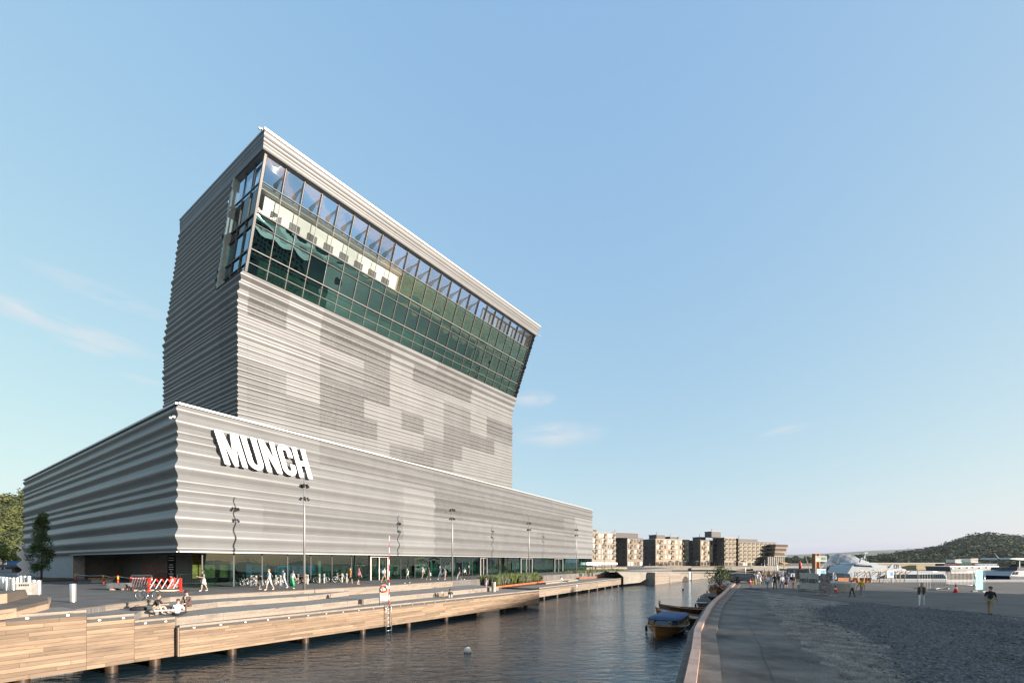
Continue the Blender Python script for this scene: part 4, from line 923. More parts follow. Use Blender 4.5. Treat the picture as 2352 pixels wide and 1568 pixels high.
# ================================================================ street furniture, museum side
def lamp_post(px, py, z, label, hgt=9.85, grp='tall lamp posts along the plaza edge'):
    p = onp(px, py, z); t = thing('lamp_post', label, 'lamp post', p, 0, grp)
    q = MB(); q.tube([(0, 0, 0), (0, 0, hgt*.55), (0, 0, hgt)], [.10, .075, .045], 10); q.build('pole', M('galvanised_pole', (.33, .32, .31), .45, .6, rand=.05), t, True)
    q = MB(); q.lathe([(.17, 0), (.17, .03), (.11, .05)], (0, 0, 0), 12); q.build('base_plate', dark, t)
    for zf, arms in ((.885, (0, 75, 150, 215, 290)), (.775, (20, 110, 200, 300))):
        for a in arms:
            d = Vector((math.cos(rad(a)), math.sin(rad(a)), 0)); z0 = hgt*zf; q = MB()
            q.tube([(0, 0, z0+.12), d*.26+Vector((0, 0, z0+.10))], .02, 5); q.tube([d*.22+Vector((0, 0, z0+.14)), d*.36+Vector((0, 0, z0-.12))], [.085, .10], 8); q.build('spotlight', dark, t, 'auto')
    return t
lamp_post(699, 1353.6, PLZ, 'tallest and nearest grey lamp post, standing at the plaza edge')
lamp_post(1039, 1333, PLZ, 'second grey lamp post, near the walking groups')
lamp_post(1215, 1321.7, PLZ, 'third grey lamp post, between doors and planter')
lamp_post(1324, 1316, PLZ, 'fourth grey lamp post, near the far museum corner')
lamp_post(1388, 1309, PLZ, 'lamp post in front of the pale apartment block', 9.0)
lamp_post(1369, 1307.5, PLZ, 'shorter far lamp post just right of the museum', 6.5)
bolm = M('bollard_steel', (.66, .66, .65), .28, .85, var=.05, rand=.03)
bm_ = MB(); bm_.lathe([(.155, 0), (.155, 1.05), (.145, 1.08), (.06, 1.09), (0, 1.09)], (0, 0, 0), 20); bolme = bm_.mesh('bollard_shell', 'auto'); bolme.materials.append(bolm)
bb_ = MB(); bb_.lathe([(.18, 0), (.18, .02), (.157, .025)], (0, 0, 0), 16); bolbs = bb_.mesh('bollard_base'); bolbs.materials.append(dark)
bx = [(2, 1352.5), (7.8, 1353.5), (15, 1355), (22.8, 1356.7), (31, 1357), (39.7, 1356), (48, 1349), (57, 1349), (67, 1349.5), (77.6, 1366), (88.6, 1367.7), (167.7, 1382.5)]
bl = ['leftmost bollard of the dense row at the picture edge', 'second bollard from the picture edge in the dense row', 'third bollard from the picture edge in the dense row', 'fourth bollard from the picture edge in the dense row', 'fifth bollard from the picture edge in the dense row', 'last bollard of the dense row, left of the concrete bin', 'short-looking bollard behind the bin, left one', 'short-looking bollard behind the bin, middle one', 'short-looking bollard behind the bin, right one', 'left bollard of the pair right of the bin', 'right bollard of the pair right of the bin', 'single steel bollard standing alone near the dock']
for (px, py), lb in zip(bx, bl):
    t = thing('bollard', 'polished steel '+lb, 'bollard', onp(px, py), 0, 'steel bollards at the plaza entrance'); ob('post', bolme, t); ob('base_ring', bolbs, t)
conc = M('concrete', (.34, .32, .29), .8, var=.12, vscale=3, rand=.04, bump=.2)
# concrete bin
p = onp(62, 1372); t = thing('litter_bin', 'pale concrete litter bin between the bollards', 'bin', p, rad(25)); q = MB(); q.prism([(-.4, -.35), (.4, -.35), (.4, .35), (-.4, .35)], 0, .95); q.v = [(x*(1-.12*(z/.95)), y*(1-.12*(z/.95)), z) for x, y, z in q.v]; q.build('body', conc, t)
q = MB(); q.box((0, 0, .985), (.78, .7, .07)); q.build('lid', M('lid_stone', (.42, .40, .37), .7), t)
q = MB()
for i in range(5): q.box((-.2+i*.1, -.325, .84), (.05, .03, .12))
q.build('grille_slot', dark, t)
# angular timber bench on the dock: low slab and slanted back block
benchw = wood_mat('bench_wood', (.16, .125, .095), (.10, .078, .06), rand=.05); benchp = wood_mat('bench_wood_end', (.46, .34, .235), (.36, .26, .175), rand=.05)
def hexa(mb, bot, top): mb.add(bot+top, [(3, 2, 1, 0), (4, 5, 6, 7), (0, 1, 5, 4), (1, 2, 6, 5), (2, 3, 7, 6), (3, 0, 4, 7)])
gb = G(35, 1410, ZA1); t = thing('timber_bench', 'long low timber bench slab at the left edge above the dock', 'bench', (gb.x, gb.y, ZA1))
def rl(px, py, z): v_ = G(px, py, z); return (v_.x-gb.x, v_.y-gb.y)
zs_ = ZA1+.42; q = MB(); poly = [rl(-160, 1420, zs_), rl(38, 1394.5, zs_), rl(110, 1377.5, zs_), rl(108, 1364, zs_), rl(50, 1366, zs_), rl(-160, 1372, zs_)]; q.prism(poly, .26, .42); q.build('seat_slab', benchw, t)
q = MB(); q.prism([(x*.93, y*.97+.05) for x, y in poly], .0, .26); q.build('plinth', benchp, t)
q = MB(); a_, b_ = Vector(rl(-160, 1421, zs_)), Vector(rl(36, 1395.5, zs_)); q.bar((*a_, .34), (*b_, .34), .05, .15); q.build('front_board', benchp, t)
gb2 = G(20, 1392, zs_); t = thing('timber_block', 'dark timber block with a pale slanted end on the left bench', 'block', (gb2.x, gb2.y, zs_+.004)); gbx = gb2
def r2_(px, py, z): v_ = G(px, py, z); return (v_.x-gbx.x, v_.y-gbx.y)
b0 = [(*r2_(-90, 1398, zs_), 0), (*r2_(16, 1384, zs_), 0), (*r2_(66, 1371, zs_), 0), (*r2_(-60, 1378, zs_), 0)]; hh = .42; t0 = [(b0[0][0]*1.0, b0[0][1], hh), (b0[1][0]-.12, b0[1][1]+.10, hh), (b0[2][0]-.12, b0[2][1]-.05, hh), (b0[3][0], b0[3][1]-.05, hh)]
q = MB(); hexa(q, b0, t0); q.build('block', benchw, t)
q = MB(); e0 = [Vector(b0[0]), Vector(b0[1]), Vector(t0[1]), Vector(t0[0])]; q.add([v_+Vector((.02, -.03, 0)) for v_ in e0]+[v_+Vector((-.01, .02, 0)) for v_ in e0], [(0, 1, 2, 3), (7, 6, 5, 4), (0, 4, 5, 1), (1, 5, 6, 2), (2, 6, 7, 3), (3, 7, 4, 0)]); q.build('end_board', benchp, t)
# tree in a low timber surround
def leaves(center, rad3, n, size, rnd, shell=.55, up=0.):
    V = []; F = []
    for _ in range(n):
        while 1:
            a = Vector((rnd.uniform(-1, 1), rnd.uniform(-1, 1), rnd.uniform(-1, 1)))
            if shell < a.length < 1 or (a.length < 1 and rnd.random() < .25): break
        c = Vector((center[0]+a.x*rad3[0], center[1]+a.y*rad3[1], center[2]+a.z*rad3[2])); s = size*rnd.uniform(.6, 1.4)
        u = Vector((rnd.gauss(0, 1), rnd.gauss(0, 1), rnd.gauss(0, .6))).normalized(); w_ = u.orthogonal().normalized(); w_ = (w_*math.cos(rnd.random()*6.28)+u.cross(w_)*math.sin(rnd.random()*6.28))
        k = len(V); V += [c-u*s*.5, c+w_*s*.32, c+u*s*.5, c-w_*s*.32]; F.append((k, k+1, k+2, k+3))
    return V, F
leaf = M('birch_leaf', (.075, .13, .022), .6, var=.5, vscale=1.2, rand=0, col2=(.03, .06, .012)); bark = M('bark', (.11, .08, .06), .9, var=.3, vscale=8, rand=0)
rnd = random.Random(4); tb_ = G(95, 1330.5, 1.1); t = thing('columnar_tree', 'slim upright young tree in front of the shaded museum side', 'tree', (tb_.x, tb_.y, PLZ)); TH = ZH(1180, tb_.y)-PLZ
q = MB(); q.tube([(0, 0, 0), (.05, 0, TH*.4), (0, .04, TH*.96)], [.10, .07, .015], 8)
for i in range(22):
    z = TH*(.2+.03*i); a = i*2.4; r = .75*(1-(z/TH-.25)**2); q.tube([(0, 0, z), (r*.5*math.cos(a), r*.5*math.sin(a), z+.5), (r*math.cos(a), r*math.sin(a), z+1.0)], [.03, .02, .008], 5)
q.build('trunk', bark, t, True); q = MB()
for i in range(95):
    z = TH*rnd.uniform(.14, 1.0); r = max(.12, 1.12*(1-abs(z/TH-.36)**1.5*1.55)); a = rnd.uniform(0, 6.28); rr = r*rnd.uniform(.3, .95); v_, f_ = leaves((rr*math.cos(a), rr*math.sin(a), z), (.40, .40, .46), 70, .17, rnd, .2); q.add(v_, f_)
q.build('crown', leaf, t)
t = thing('tree_surround', 'low weathered timber surround around the slim tree', 'planter', (tb_.x, tb_.y, PLZ), math.atan2(UP.y, UP.x)); q = MB()
for sx, sy, lx, ly in ((0, -1.6, 5.2, .3), (0, 1.6, 5.2, .3), (-2.5, 0, .3, 2.9), (2.5, 0, .3, 2.9)): q.box((sx, sy, .2), (lx, ly, .22))
q.build('frame', benchw, t); q = MB(); q.box((0, 0, .07), (4.7, 2.9, .12)); q.build('soil', M('soil', (.06, .045, .03), .95), t)
q = MB(); rnd = random.Random(9)
for i in range(900):
    x, y = rnd.uniform(-2.3, 2.3), rnd.uniform(-1.4, 1.4); h_ = rnd.uniform(.1, .3); a = rnd.uniform(0, 6.28); q.add([(x-.012, y, .1), (x+.012, y, .1), (x+.05*math.cos(a), y+.05*math.sin(a), .1+h_)], [(0, 1, 2)])
q.build('grass_tuft', M('grass_green', (.10, .15, .03), .8, var=.3, rand=0), t, kind='stuff')
# orange topped low bench, red delineator posts with tape, concrete block
p = onp(239, 1337); t = thing('low_bench', 'low bench with orange-brown timber top under the museum overhang', 'bench', p, math.atan2(UP.y, UP.x)-rad(57)); q = MB(); q.box((0, 0, .42), (3.0, .6, .16)); q.build('seat', M('orange_timber', (.36, .15, .03), .7), t); q = MB(); q.box((0, 0, .17), (2.4, .45, .34)); q.build('plinth', conc, t)
redm = M('safety_red', (.55, .035, .015), .5, var=.06, rand=.03); yelm = M('reflect_yellow', (.75, .55, .02), .4, rand=0); whm = M('barrier_white', (.78, .78, .78), .45, var=.05, rand=0)
rp_ = [(174, 1336, 'by the light wall pier'), (237.7, 1340.5, 'beside the orange bench'), (271, 1344, 'by the grey concrete block')]
for px, py, lb in rp_:
    t = thing('delineator_post', 'red post with yellow reflective band '+lb, 'post', onp(px, py), 0, 'red delineator posts'); q = MB(); q.tube([(0, 0, 0), (0, 0, .62)], .07, 8); q.build('lower_tube', redm, t, True); q = MB(); q.tube([(0, 0, .62), (0, 0, .92)], .074, 8); q.build('reflective_band', yelm, t, True); q = MB(); q.tube([(0, 0, .92), (0, 0, 1.02)], [.07, .05], 8); q.build('top_cap', redm, t, True); q = MB(); q.lathe([(.2, 0), (.2, .04), (.08, .06)], (0, 0, 0), 10); q.build('foot', dark, t)
pts = [onp(x, y)+Vector((0, 0, .9)) for x, y, _ in rp_]+[onp(330, 1350)+Vector((0, 0, .95))]; q = MB()
for i in range(3):
    a, b = pts[i], pts[i+1]; q.tube([a, a.lerp(b, .5)-Vector((0, 0, .12)), b], .018, 5)
q.build('barrier_tape', whm, label='thin white tape strung between the red posts', cat='tape')
p = onp(276, 1354); t = thing('concrete_block', 'dark grey concrete block on timbers left of the lattice barrier', 'block', p, math.atan2(UP.y, UP.x)-rad(52)); q = MB(); q.box((0, 0, .38), (1.5, .8, .42)); q.build('slab', M('dark_concrete', (.12, .12, .125), .8, var=.2, vscale=4), t)
for x_ in (-.45, .45): q = MB(); q.box((x_, 0, .09), (.18, .7, .17)); q.build('timber_bearer', benchp, t)
# expanding lattice barriers
def lattice(a, b, z, label, n):
    a = Vector((a.x, a.y, z)); b = Vector((b.x, b.y, z)); d = b-a; ln = d.length; t = thing('lattice_barrier', label, 'barrier', a, math.atan2(d.y, d.x), 'red and white lattice barriers')
    for x_ in (0, ln):
        q = MB(); q.box((x_, 0, .56), (.13, .10, .95)); q.box((x_, 0, .03), (.16, .5, .06)); q.build('end_post', redm, t)
    for i in range(n):
        x0 = .1+(ln-.2)*i/n; x1 = .1+(ln-.2)*(i+1)/n
        q = MB(); q.bar((x0, -.02, .22), (x1, -.02, .98), .03, .075, up=(0, 1, 0)); q.build('white_slat', whm, t)
        q = MB(); q.bar((x0, .02, .98), (x1, .02, .22), .03, .075, up=(0, 1, 0)); q.build('red_slat', redm, t)
lattice(onp(342, 1357), onp(415, 1357), PF, 'red and white lattice barrier stretched out behind the bicycle, nearer one', 5)
lattice(onp(300, 1353), onp(344, 1355), PF, 'compressed red and white lattice barrier left of the bicycle', 7)
lattice(onp(392, 1350), onp(412, 1356.5), PF, 'short lattice barrier folded behind the right red post', 4)
def crowd_barrier(a, b, label):
    d = b-a; ln = d.length; t = thing('crowd_barrier', label, 'barrier', a, math.atan2(d.y, d.x), 'grey steel crowd barriers'); q = MB(); q.tube([(0, 0, .15), (0, 0, 1.0), (.1, 0, 1.1), (ln-.1, 0, 1.1), (ln, 0, 1.0), (ln, 0, .15), (0, 0, .15)], .022, 6); q.build('frame', steel, t, True)
    n = 14
    for i in range(1, n): q = MB(); q.tube([(ln*i/n, 0, .15), (ln*i/n, 0, 1.1)], .01, 4); q.build('bar', steel, t)
    for x_ in (.35, ln-.35): q = MB(); q.tube([(x_, -.3, 0), (x_, 0, .16), (x_, .3, 0)], .018, 5); q.build('foot', steel, t)
crowd_barrier(onp(301, 1346.5), onp(349, 1348), 'steel crowd barrier behind the compressed lattice')
crowd_barrier(onp(407, 1343), onp(460, 1341.5), 'steel crowd barrier left of the entrance glass, behind the walking woman')
for px, py, w_, lb in ((330, 1357, 1.6, 'left'), (382, 1357.5, 1.7, 'right')):
    p = onp(px, py); q = MB(); q.box((0, 0, .06), (w_, .14, .12)); q.build('timber_baulk', M('pale_baulk', (.6, .5, .34), .8), loc=(p.x, p.y+.15, PF), rz=rad(6), label='pale timber baulk lying under the lattice barriers, '+lb+' piece', cat='timber', group='pale baulks on the paving')
# ---- bicycles
def bicycle(label, loc_, rz, frame_m, group=None, tyre=dark):
    t = thing('bicycle', label, 'bicycle', loc_, rz, group); R = .34
    for x_ in (-.52, .53):
        q = MB(); q.torus((x_, 0, R), R-.02, .02, 28, 6); w_ = q.build('wheel', tyre, t, True)
        q = MB(); q.torus((x_, 0, R), R-.045, .012, 28, 5); q.build('rim', steel, w_, True)
        q = MB()
        for i in range(12): a = i*math.pi/6; q.tube([(x_, 0, R), (x_+(R-.05)*math.cos(a), 0, R+(R-.05)*math.sin(a))], .004, 3, False)
        q.tube([(x_, -.05, R), (x_, .05, R)], .025, 6); q.build('spokes', steel, w_)
    A_, B_, C2, D_ = (-.52, 0, R), (-.08, 0, .30), (-.20, 0, .80), (.38, 0, .78); H1, H2 = (.36, 0, .86), (.42, 0, .66)
    q = MB()
    for a, b, r in ((A_, B_, .012), (A_, C2, .011), (B_, C2, .017), (B_, H2, .019), (C2, D_, .017), (H1, H2, .02)): q.tube([a, b], r, 6)
    q.build('frame', frame_m, t, True); q = MB(); q.tube([H2, (.53, 0, R)], .014, 6); q.build('fork', frame_m, t, True)
    q = MB(); q.tube([H1, (.34, 0, .98)], .013, 6); q.tube([(.28, -.28, 1.0), (.36, -.2, 1.0), (.36, .2, 1.0), (.28, .28, 1.0)], .013, 6); q.build('handlebar', steel, t, True)
    q = MB(); q.tube([C2, (-.22, 0, .90)], .013, 6); q.lathe([(.0, 0), (.06, .0), (.08, .03), (.05, .06), (0, .065)], (-.22, 0, .9), 8, 1.7, .9); q.build('saddle', dark, t, True)
    q = MB(); q.torus((-.08, -.04, .30), .085, .012, 16, 5); q.tube([(-.08, -.06, .30), (-.02, -.09, .15)], .012, 5); q.tube([(-.08, .06, .30), (-.14, .09, .45)], .012, 5); q.box((-.0, -.13, .14), (.09, .09, .02)); q.box((-.15, .13, .45), (.09, .09, .02)); q.build('crank', steel, t)
    return t
blackf = M('black_frame', (.012, .012, .014), .3, .2, rand=0)
bk = bicycle('black city bicycle standing alone on the plaza behind the seated men', onp(341, 1379), rad(-3), blackf)
q = MB(); q.box((-.02, 0, 0), (.02, .02, .02)); bpy.data.objects.remove(q.build('x', dark))
fr = [M('frame_white', (.7, .7, .72), .35, rand=0), blackf, M('frame_silver', (.5, .5, .52), .3, .7, rand=0), M('frame_red', (.35, .03, .05), .35, rand=0), M('frame_blue', (.03, .08, .3), .35, rand=0)]
bks = [(548, 1343.5, 1, .3, 'leftmost black bicycle at the racks, by the green glass post'), (574, 1345, 0, .15, 'white bicycle second from left at the racks'), (590, 1345.5, 2, -.1, 'silver bicycle behind the small child'), (617, 1345, 1, .2, 'bicycle behind the man in white shorts'), (640, 1344, 0, 1.2, 'bicycle left of the grey-jacketed woman'), (690, 1340, 3, .25, 'dark red bicycle just left of the nearest lamp post'), (738, 1337.5, 4, .1, 'blue and white bicycle at the middle of the right racks'), (781, 1336, 0, .35, 'white bicycle at the right end of the racks')]
for px, py, fi, a, lb in bks: copy = bicycle(lb, onp(px, py), math.atan2(UP.y, UP.x)-rad(40)+a, fr[fi], 'bicycles parked at the racks')
rackm = M('rack_cream', (.55, .50, .40), .6, rand=.04); rk = MB(); rk.box((0, 0, .5), (.11, .11, 1.0)); rkme = rk.mesh('rack_post'); rkme.materials.append(rackm)
rk = MB()
for z_ in (.66, .8): rk.lathe([(0, 0), (.04, 0), (.04, .005)], (0, 0, 0), 8); 
rk = MB(); rk.box((0, -.058, .80), (.07, .012, .09)); rk.box((0, -.058, .66), (.07, .012, .09)); rhme = rk.mesh('rack_holes'); rhme.materials.append(dark)
rxs = [283, 343, 405, 475, 567, 765, 833, 1092, 1200, 1232, 1270, 1337, 1405, 1475, 1537, 1600, 1668, 1738, 1806]
RKL = ['leftmost one', 'second from the left', 'third from the left', 'fourth from the left, before the small child', 'between the child and the man in white', 'first right of the man in white shorts', 'just left of the grey-jacketed woman', 'first right of the green skirt', 'just right of the nearest lamp post, rear one', 'just right of the nearest lamp post, front one', 'second front one right of the lamp post', 'left of the blue bicycle', 'at the blue bicycle, left one', 'at the blue bicycle, right one', 'first rear one right of the blue bicycle', 'second rear one right of the blue bicycle', 'behind the right-end white bicycle', 'at the right-end white bicycle handlebar', 'rightmost one, next to the orange jacket']
rys = [425, 428, 430, 432, 420, 424, 428, 400, 395, 408, 386, 386, 388, 392, 372, 372, 374, 380, 380]
for i, (x_, y_) in enumerate(zip(rxs, rys)):
    t = thing('rack_post', 'cream bicycle rack post with dark holes, %s' % RKL[i], 'rack post', onp(514.5+x_*.15625, 1277+y_*.15625), rad(10), 'cream bicycle rack posts'); ob('post', rkme, t); ob('locking_holes', rhme, t)
# ---- electric scooters
def scooter(label, p, rz, lying=False):
    grn = M('scooter_green', (.08, .62, .12), .4, rand=0); t = thing('kick_scooter', label, 'scooter', p, rz, 'green scooters'); X = Matrix.Rotation(rad(90), 4, 'X') if lying else Matrix.Identity(4)
    def fin(q, n, m_, sm=True): q.v = [tuple((X @ Vector(v_))+(Vector((0, 0, .1)) if lying else Vector())) for v_ in q.v]; q.build(n, m_, t, sm)
    q = MB(); q.box((0, 0, .14), (.62, .15, .06)); fin(q, 'deck', grn, False)
    for x_ in (-.42, .45): q = MB(); q.torus((x_, 0, .11), .085, .027, 16, 6); fin(q, 'wheel', dark)
    q = MB(); q.tube([(.45, 0, .12), (.40, 0, .3), (.33, 0, 1.1)], .03, 7); fin(q, 'stem', grn)
    q = MB(); q.tube([(.33, -.25, 1.12), (.33, .25, 1.12)], .018, 6); fin(q, 'handlebar', dark)
scooter('green scooter standing upright by the glass entrance', onp(551.5, 1342.5), rad(60)); scooter('green scooter lying flat behind the walking woman', onp(483, 1341.5), rad(8), True)
# red scissor lift parked under the overhang
p = onp(335, 1340); p = Vector((p.x, p.y+1.5, PLZ)); t = thing('scissor_lift', 'red work platform parked in the dark recess under the museum', 'lift', (p.x, p.y, PF), rad(20)); q = MB(); q.box((0, 0, .45), (2.4, 1.1, .45)); q.build('chassis', redm, t)
for x_ in (-.8, .8):
    for y_ in (-.5, .5): q = MB(); q.lathe([(.0, -.08), (.22, -.08), (.22, .08), (0, .08)], (0, 0, 0), 14); q.v = [(a+x_, c2+y_, b+.22) for a, c2, b in [(v_[0], v_[1], v_[2]) for v_ in q.v]] if False else [(v_[0]+x_, v_[2]+y_, v_[1]+.22) for v_ in q.v]; q.build('wheel', dark, t)
q = MB(); q.box((0, 0, 1.05), (2.4, 1.1, .12)); q.build('platform', redm, t); q = MB()
for x_ in (-1.15, -.4, .4, 1.15):
    for y_ in (-.5, .5): q.tube([(x_, y_, 1.1), (x_, y_, 2.1)], .025, 5)
for z_ in (1.6, 2.1):
    for y_ in (-.5, .5): q.tube([(-1.15, y_, z_), (1.15, y_, z_)], .025, 5)
q.build('guard_rail', redm, t)
q = MB()
for z_ in (.7, .85): q.bar((-1, -.4, z_), (1, -.4, z_+.12), .05, .06)
q.build('scissor_arm', dark, t)
# black totem with white text lines next to it
p = onp(380, 1341); t = thing('information_totem', 'black information totem with lines of white print under the overhang', 'sign', (p.x, p.y+.8, PF), rad(15)); q = MB(); q.box((0, 0, 1.5), (.7, .15, 3.0)); q.build('panel', C_('black'), t); q = MB()
for i, w_ in enumerate((.5, .5, .0, .35, .45, .4, .15, .45, .3)): 
    if w_: q.box((0, -.08, 2.75-i*.24), (w_, .012, .09))
q.build('print_lines', white, t)
# lifebuoy stand and depth pole on the boardwalk
p = G(882.5, 1392, ZB); t = thing('lifebuoy_stand', 'grey rescue stand with orange and white lifebuoy on the boardwalk edge', 'lifebuoy stand', (p.x, p.y, ZB), rad(12)); q = MB(); w_ = .34
q.prism([(-w_, -.02), (w_, -.02), (w_, .02), (-w_, .02)], .55, 1.35); pv = [(w_*math.cos(a*math.pi/12), 1.35+w_*math.sin(a*math.pi/12)) for a in range(13)]
q.add([(x_, -.02, z_) for x_, z_ in pv]+[(x_, .02, z_) for x_, z_ in pv], [tuple(range(13)), tuple(range(25, 12, -1))]+[(i+1, i, 13+i, 14+i) for i in range(12)]); q.build('back_board', M('board_grey', (.40, .38, .33), .6), t)
for x_ in (-w_, w_): q = MB(); q.tube([(x_, 0, 0), (x_, 0, 1.35)], .025, 6); q.build('leg', dark, t)
for i in range(8): q = MB(); q.torus((0, -.08, 1.35), .23, .055, 4, 8, a0=i*math.pi/4, a1=(i+1)*math.pi/4); q.build('lifebuoy_segment', M('buoy_orange', (.75, .09, .02), .5) if i % 4 else whm, t, True)
q = MB(); q.box((0, -.035, .62), (.6, .02, .3)); q.build('notice_plate', whm, t); q = MB()
for i in range(3): q.box((-.2+i*.2, -.048, .68), (.13, .006, .03))
q.build('notice_print', dark, t)
q = MB(); q.lathe([(0, -.1), (.1, -.07), (.11, .06), (0, .1)], (-.02, -.1, 1.3), 8, 1.2, .6); q.build('rope_bag', whm, t, True)
p = G(894, 1391.4, ZB); t = thing('marker_pole', 'tall thin red and white striped pole beside the lifebuoy', 'pole', (p.x, p.y, ZB)); n_ = 12
for i in range(n_): q = MB(); q.tube([(0, 0, 5.4*i/n_), (0, 0, 5.4*(i+1)/n_)], .035*(1-.5*i/n_), 6); q.build('red_band' if i % 2 == 0 else 'white_band', redm if i % 2 == 0 else whm, t, True)
# tall litter bin and rust edged planting beds
p = G(1134, 1358, ZB); t = thing('litter_bin', 'tall grey slatted litter bin next to the first planting bed', 'bin', (p.x, p.y, ZB)); q = MB(); q.lathe([(.24, 0), (.26, 1.0), (.22, 1.02), (.22, .9)], (0, 0, 0), 16); q.build('body', M('bin_grey', (.33, .30, .26), .6), t, 'auto'); q = MB(); q.torus((0, 0, 1.08), .25, .03, 18, 6, 'Z'); q.build('rim_ring', steel, t, True)
corten = M('corten_steel', (.30, .09, .03), .8, var=.25, vscale=3, rand=.03)
grassA = M('planter_grass', (.16, .20, .05), .8, var=.45, vscale=.8, rand=0, col2=(.07, .10, .025)); grassB = M('planter_sage', (.22, .23, .15), .85, var=.4, vscale=.8, rand=0, col2=(.10, .12, .07)); grassC = M('planter_rust', (.20, .09, .03), .85, var=.3, rand=0)
def bed(label, f0, f1, dep, z, n, seed):
    d = (f1-f0); ln = d.length; d = d/ln; nn_ = Vector((-d.y, d.x)); t = thing('planting_bed', label, 'planter', (f0.x, f0.y, z), math.atan2(d.y, d.x))
    for sx, sy, lx, ly in ((ln/2, 0, ln, .05), (ln/2, dep, ln, .05), (0, dep/2, .05, dep), (ln, dep/2, .05, dep)): q = MB(); q.box((sx, sy, .13), (lx+.05, ly, .26)); q.build('steel_edge', corten, t)
    q = MB(); q.box((ln/2, dep/2, .1), (ln-.1, dep-.1, .2)); q.build('soil', MATS['soil'], t)
    rnd = random.Random(seed); qs = [MB(), MB(), MB()]
    for i in range(n):
        x_ = rnd.uniform(.2, ln-.2); y_ = rnd.uniform(.15, dep-.15); sp = 0 if rnd.random() < (.35+.4*math.sin(x_*.9+seed)) else (1 if rnd.random() < .88 else 2); h_ = (rnd.uniform(1.0, 1.75), rnd.uniform(.8, 1.4), rnd.uniform(.4, .8))[sp]
        for k in range(16):
            a = rnd.uniform(0, 6.28); sprd = rnd.uniform(.1, .45)*h_; w_ = .03; ex, ey = math.cos(a)*sprd, math.sin(a)*sprd; hh_ = h_*rnd.uniform(.6, 1.); px_, py_ = -math.sin(a)*w_, math.cos(a)*w_
            qs[sp].add([(x_-px_, y_-py_, .18), (x_+px_, y_+py_, .35), (x_+ex*.45+px_, y_+ey*.45+py_, .35+hh_*.65), (x_+ex*.45-px_, y_+ey*.45-py_, .35+hh_*.65), (x_+ex, y_+ey, .35+hh_)], [(0, 1, 2, 3), (3, 2, 4)])
    for q, nm, m_ in zip(qs, ('green_grass', 'sage_plants', 'rust_plants'), (grassA, grassB, grassC)): q.build(nm, m_, t, kind='stuff')
bed('rust-edged bed of tall green grasses beside the slatted bin', V2(G(1140, 1349, ZB)), V2(G(1252, 1336, ZB)), 3.2, ZC+.25, 620, 2)
bed('farther rust-edged bed of green grasses near the museum corner', V2(G(1331, 1328.5, ZB)), V2(G(1442, 1317.5, ZB)), 4.5, ZC+.25, 620, 5)
# timber ramp with steps between the beds
a_, b_ = G(1254, 1337, ZB), G(1328, 1329.5, ZB); t = thing('timber_ramp', 'sloping timber seating ramp between the two planting beds', 'ramp', a_); d = V2(b_-a_); ln = d.length; d = d/ln; nn_ = Vector((-d.y, d.x)); rz = math.atan2(d.y, d.x); t.rotation_euler = (0, 0, rz); t.location.z = ZC
for i in range(4): q = MB(); q.box((ln/2, .5+i*.95, .11+i*.17), (ln-.1, .94, .34*(i+1)-.02 if False else .30)); q.build('step_board', riserw, t)
for i in range(4): q = MB(); q.box((ln/2, .5+i*.95, (i*.17)/2), (ln-.14, .9, max(.04, .17*i))); q.build('step_base', benchw, t)
# white buoys floating in the canal
for px, py, r_, lb in ((1074, 1497, .24, 'white round mooring buoy floating nearest, in dark water'), (1515, 1381, .16, 'tiny white buoy right of the far dock'), (1568.7, 1354, .2, 'small dark red buoy floating in blue water')):
    p = G(px, py, WZ); t = thing('mooring_buoy', lb, 'buoy', (p.x, p.y, WZ)); q = MB(); q.lathe([(0, -r_*.6), (r_*.8, -r_*.5), (r_, 0), (r_*.8, r_*.6), (r_*.3, r_*.95), (0, r_)], (0, 0, r_*.35), 14); q.build('float', M('buoy_white', (.62, .58, .5), .5) if 'white' in lb else M('buoy_dkred', (.2, .02, .03), .5), t, True); q = MB(); q.torus((0, 0, r_*1.5), .05, .015, 10, 5); q.build('ring', dark, t)
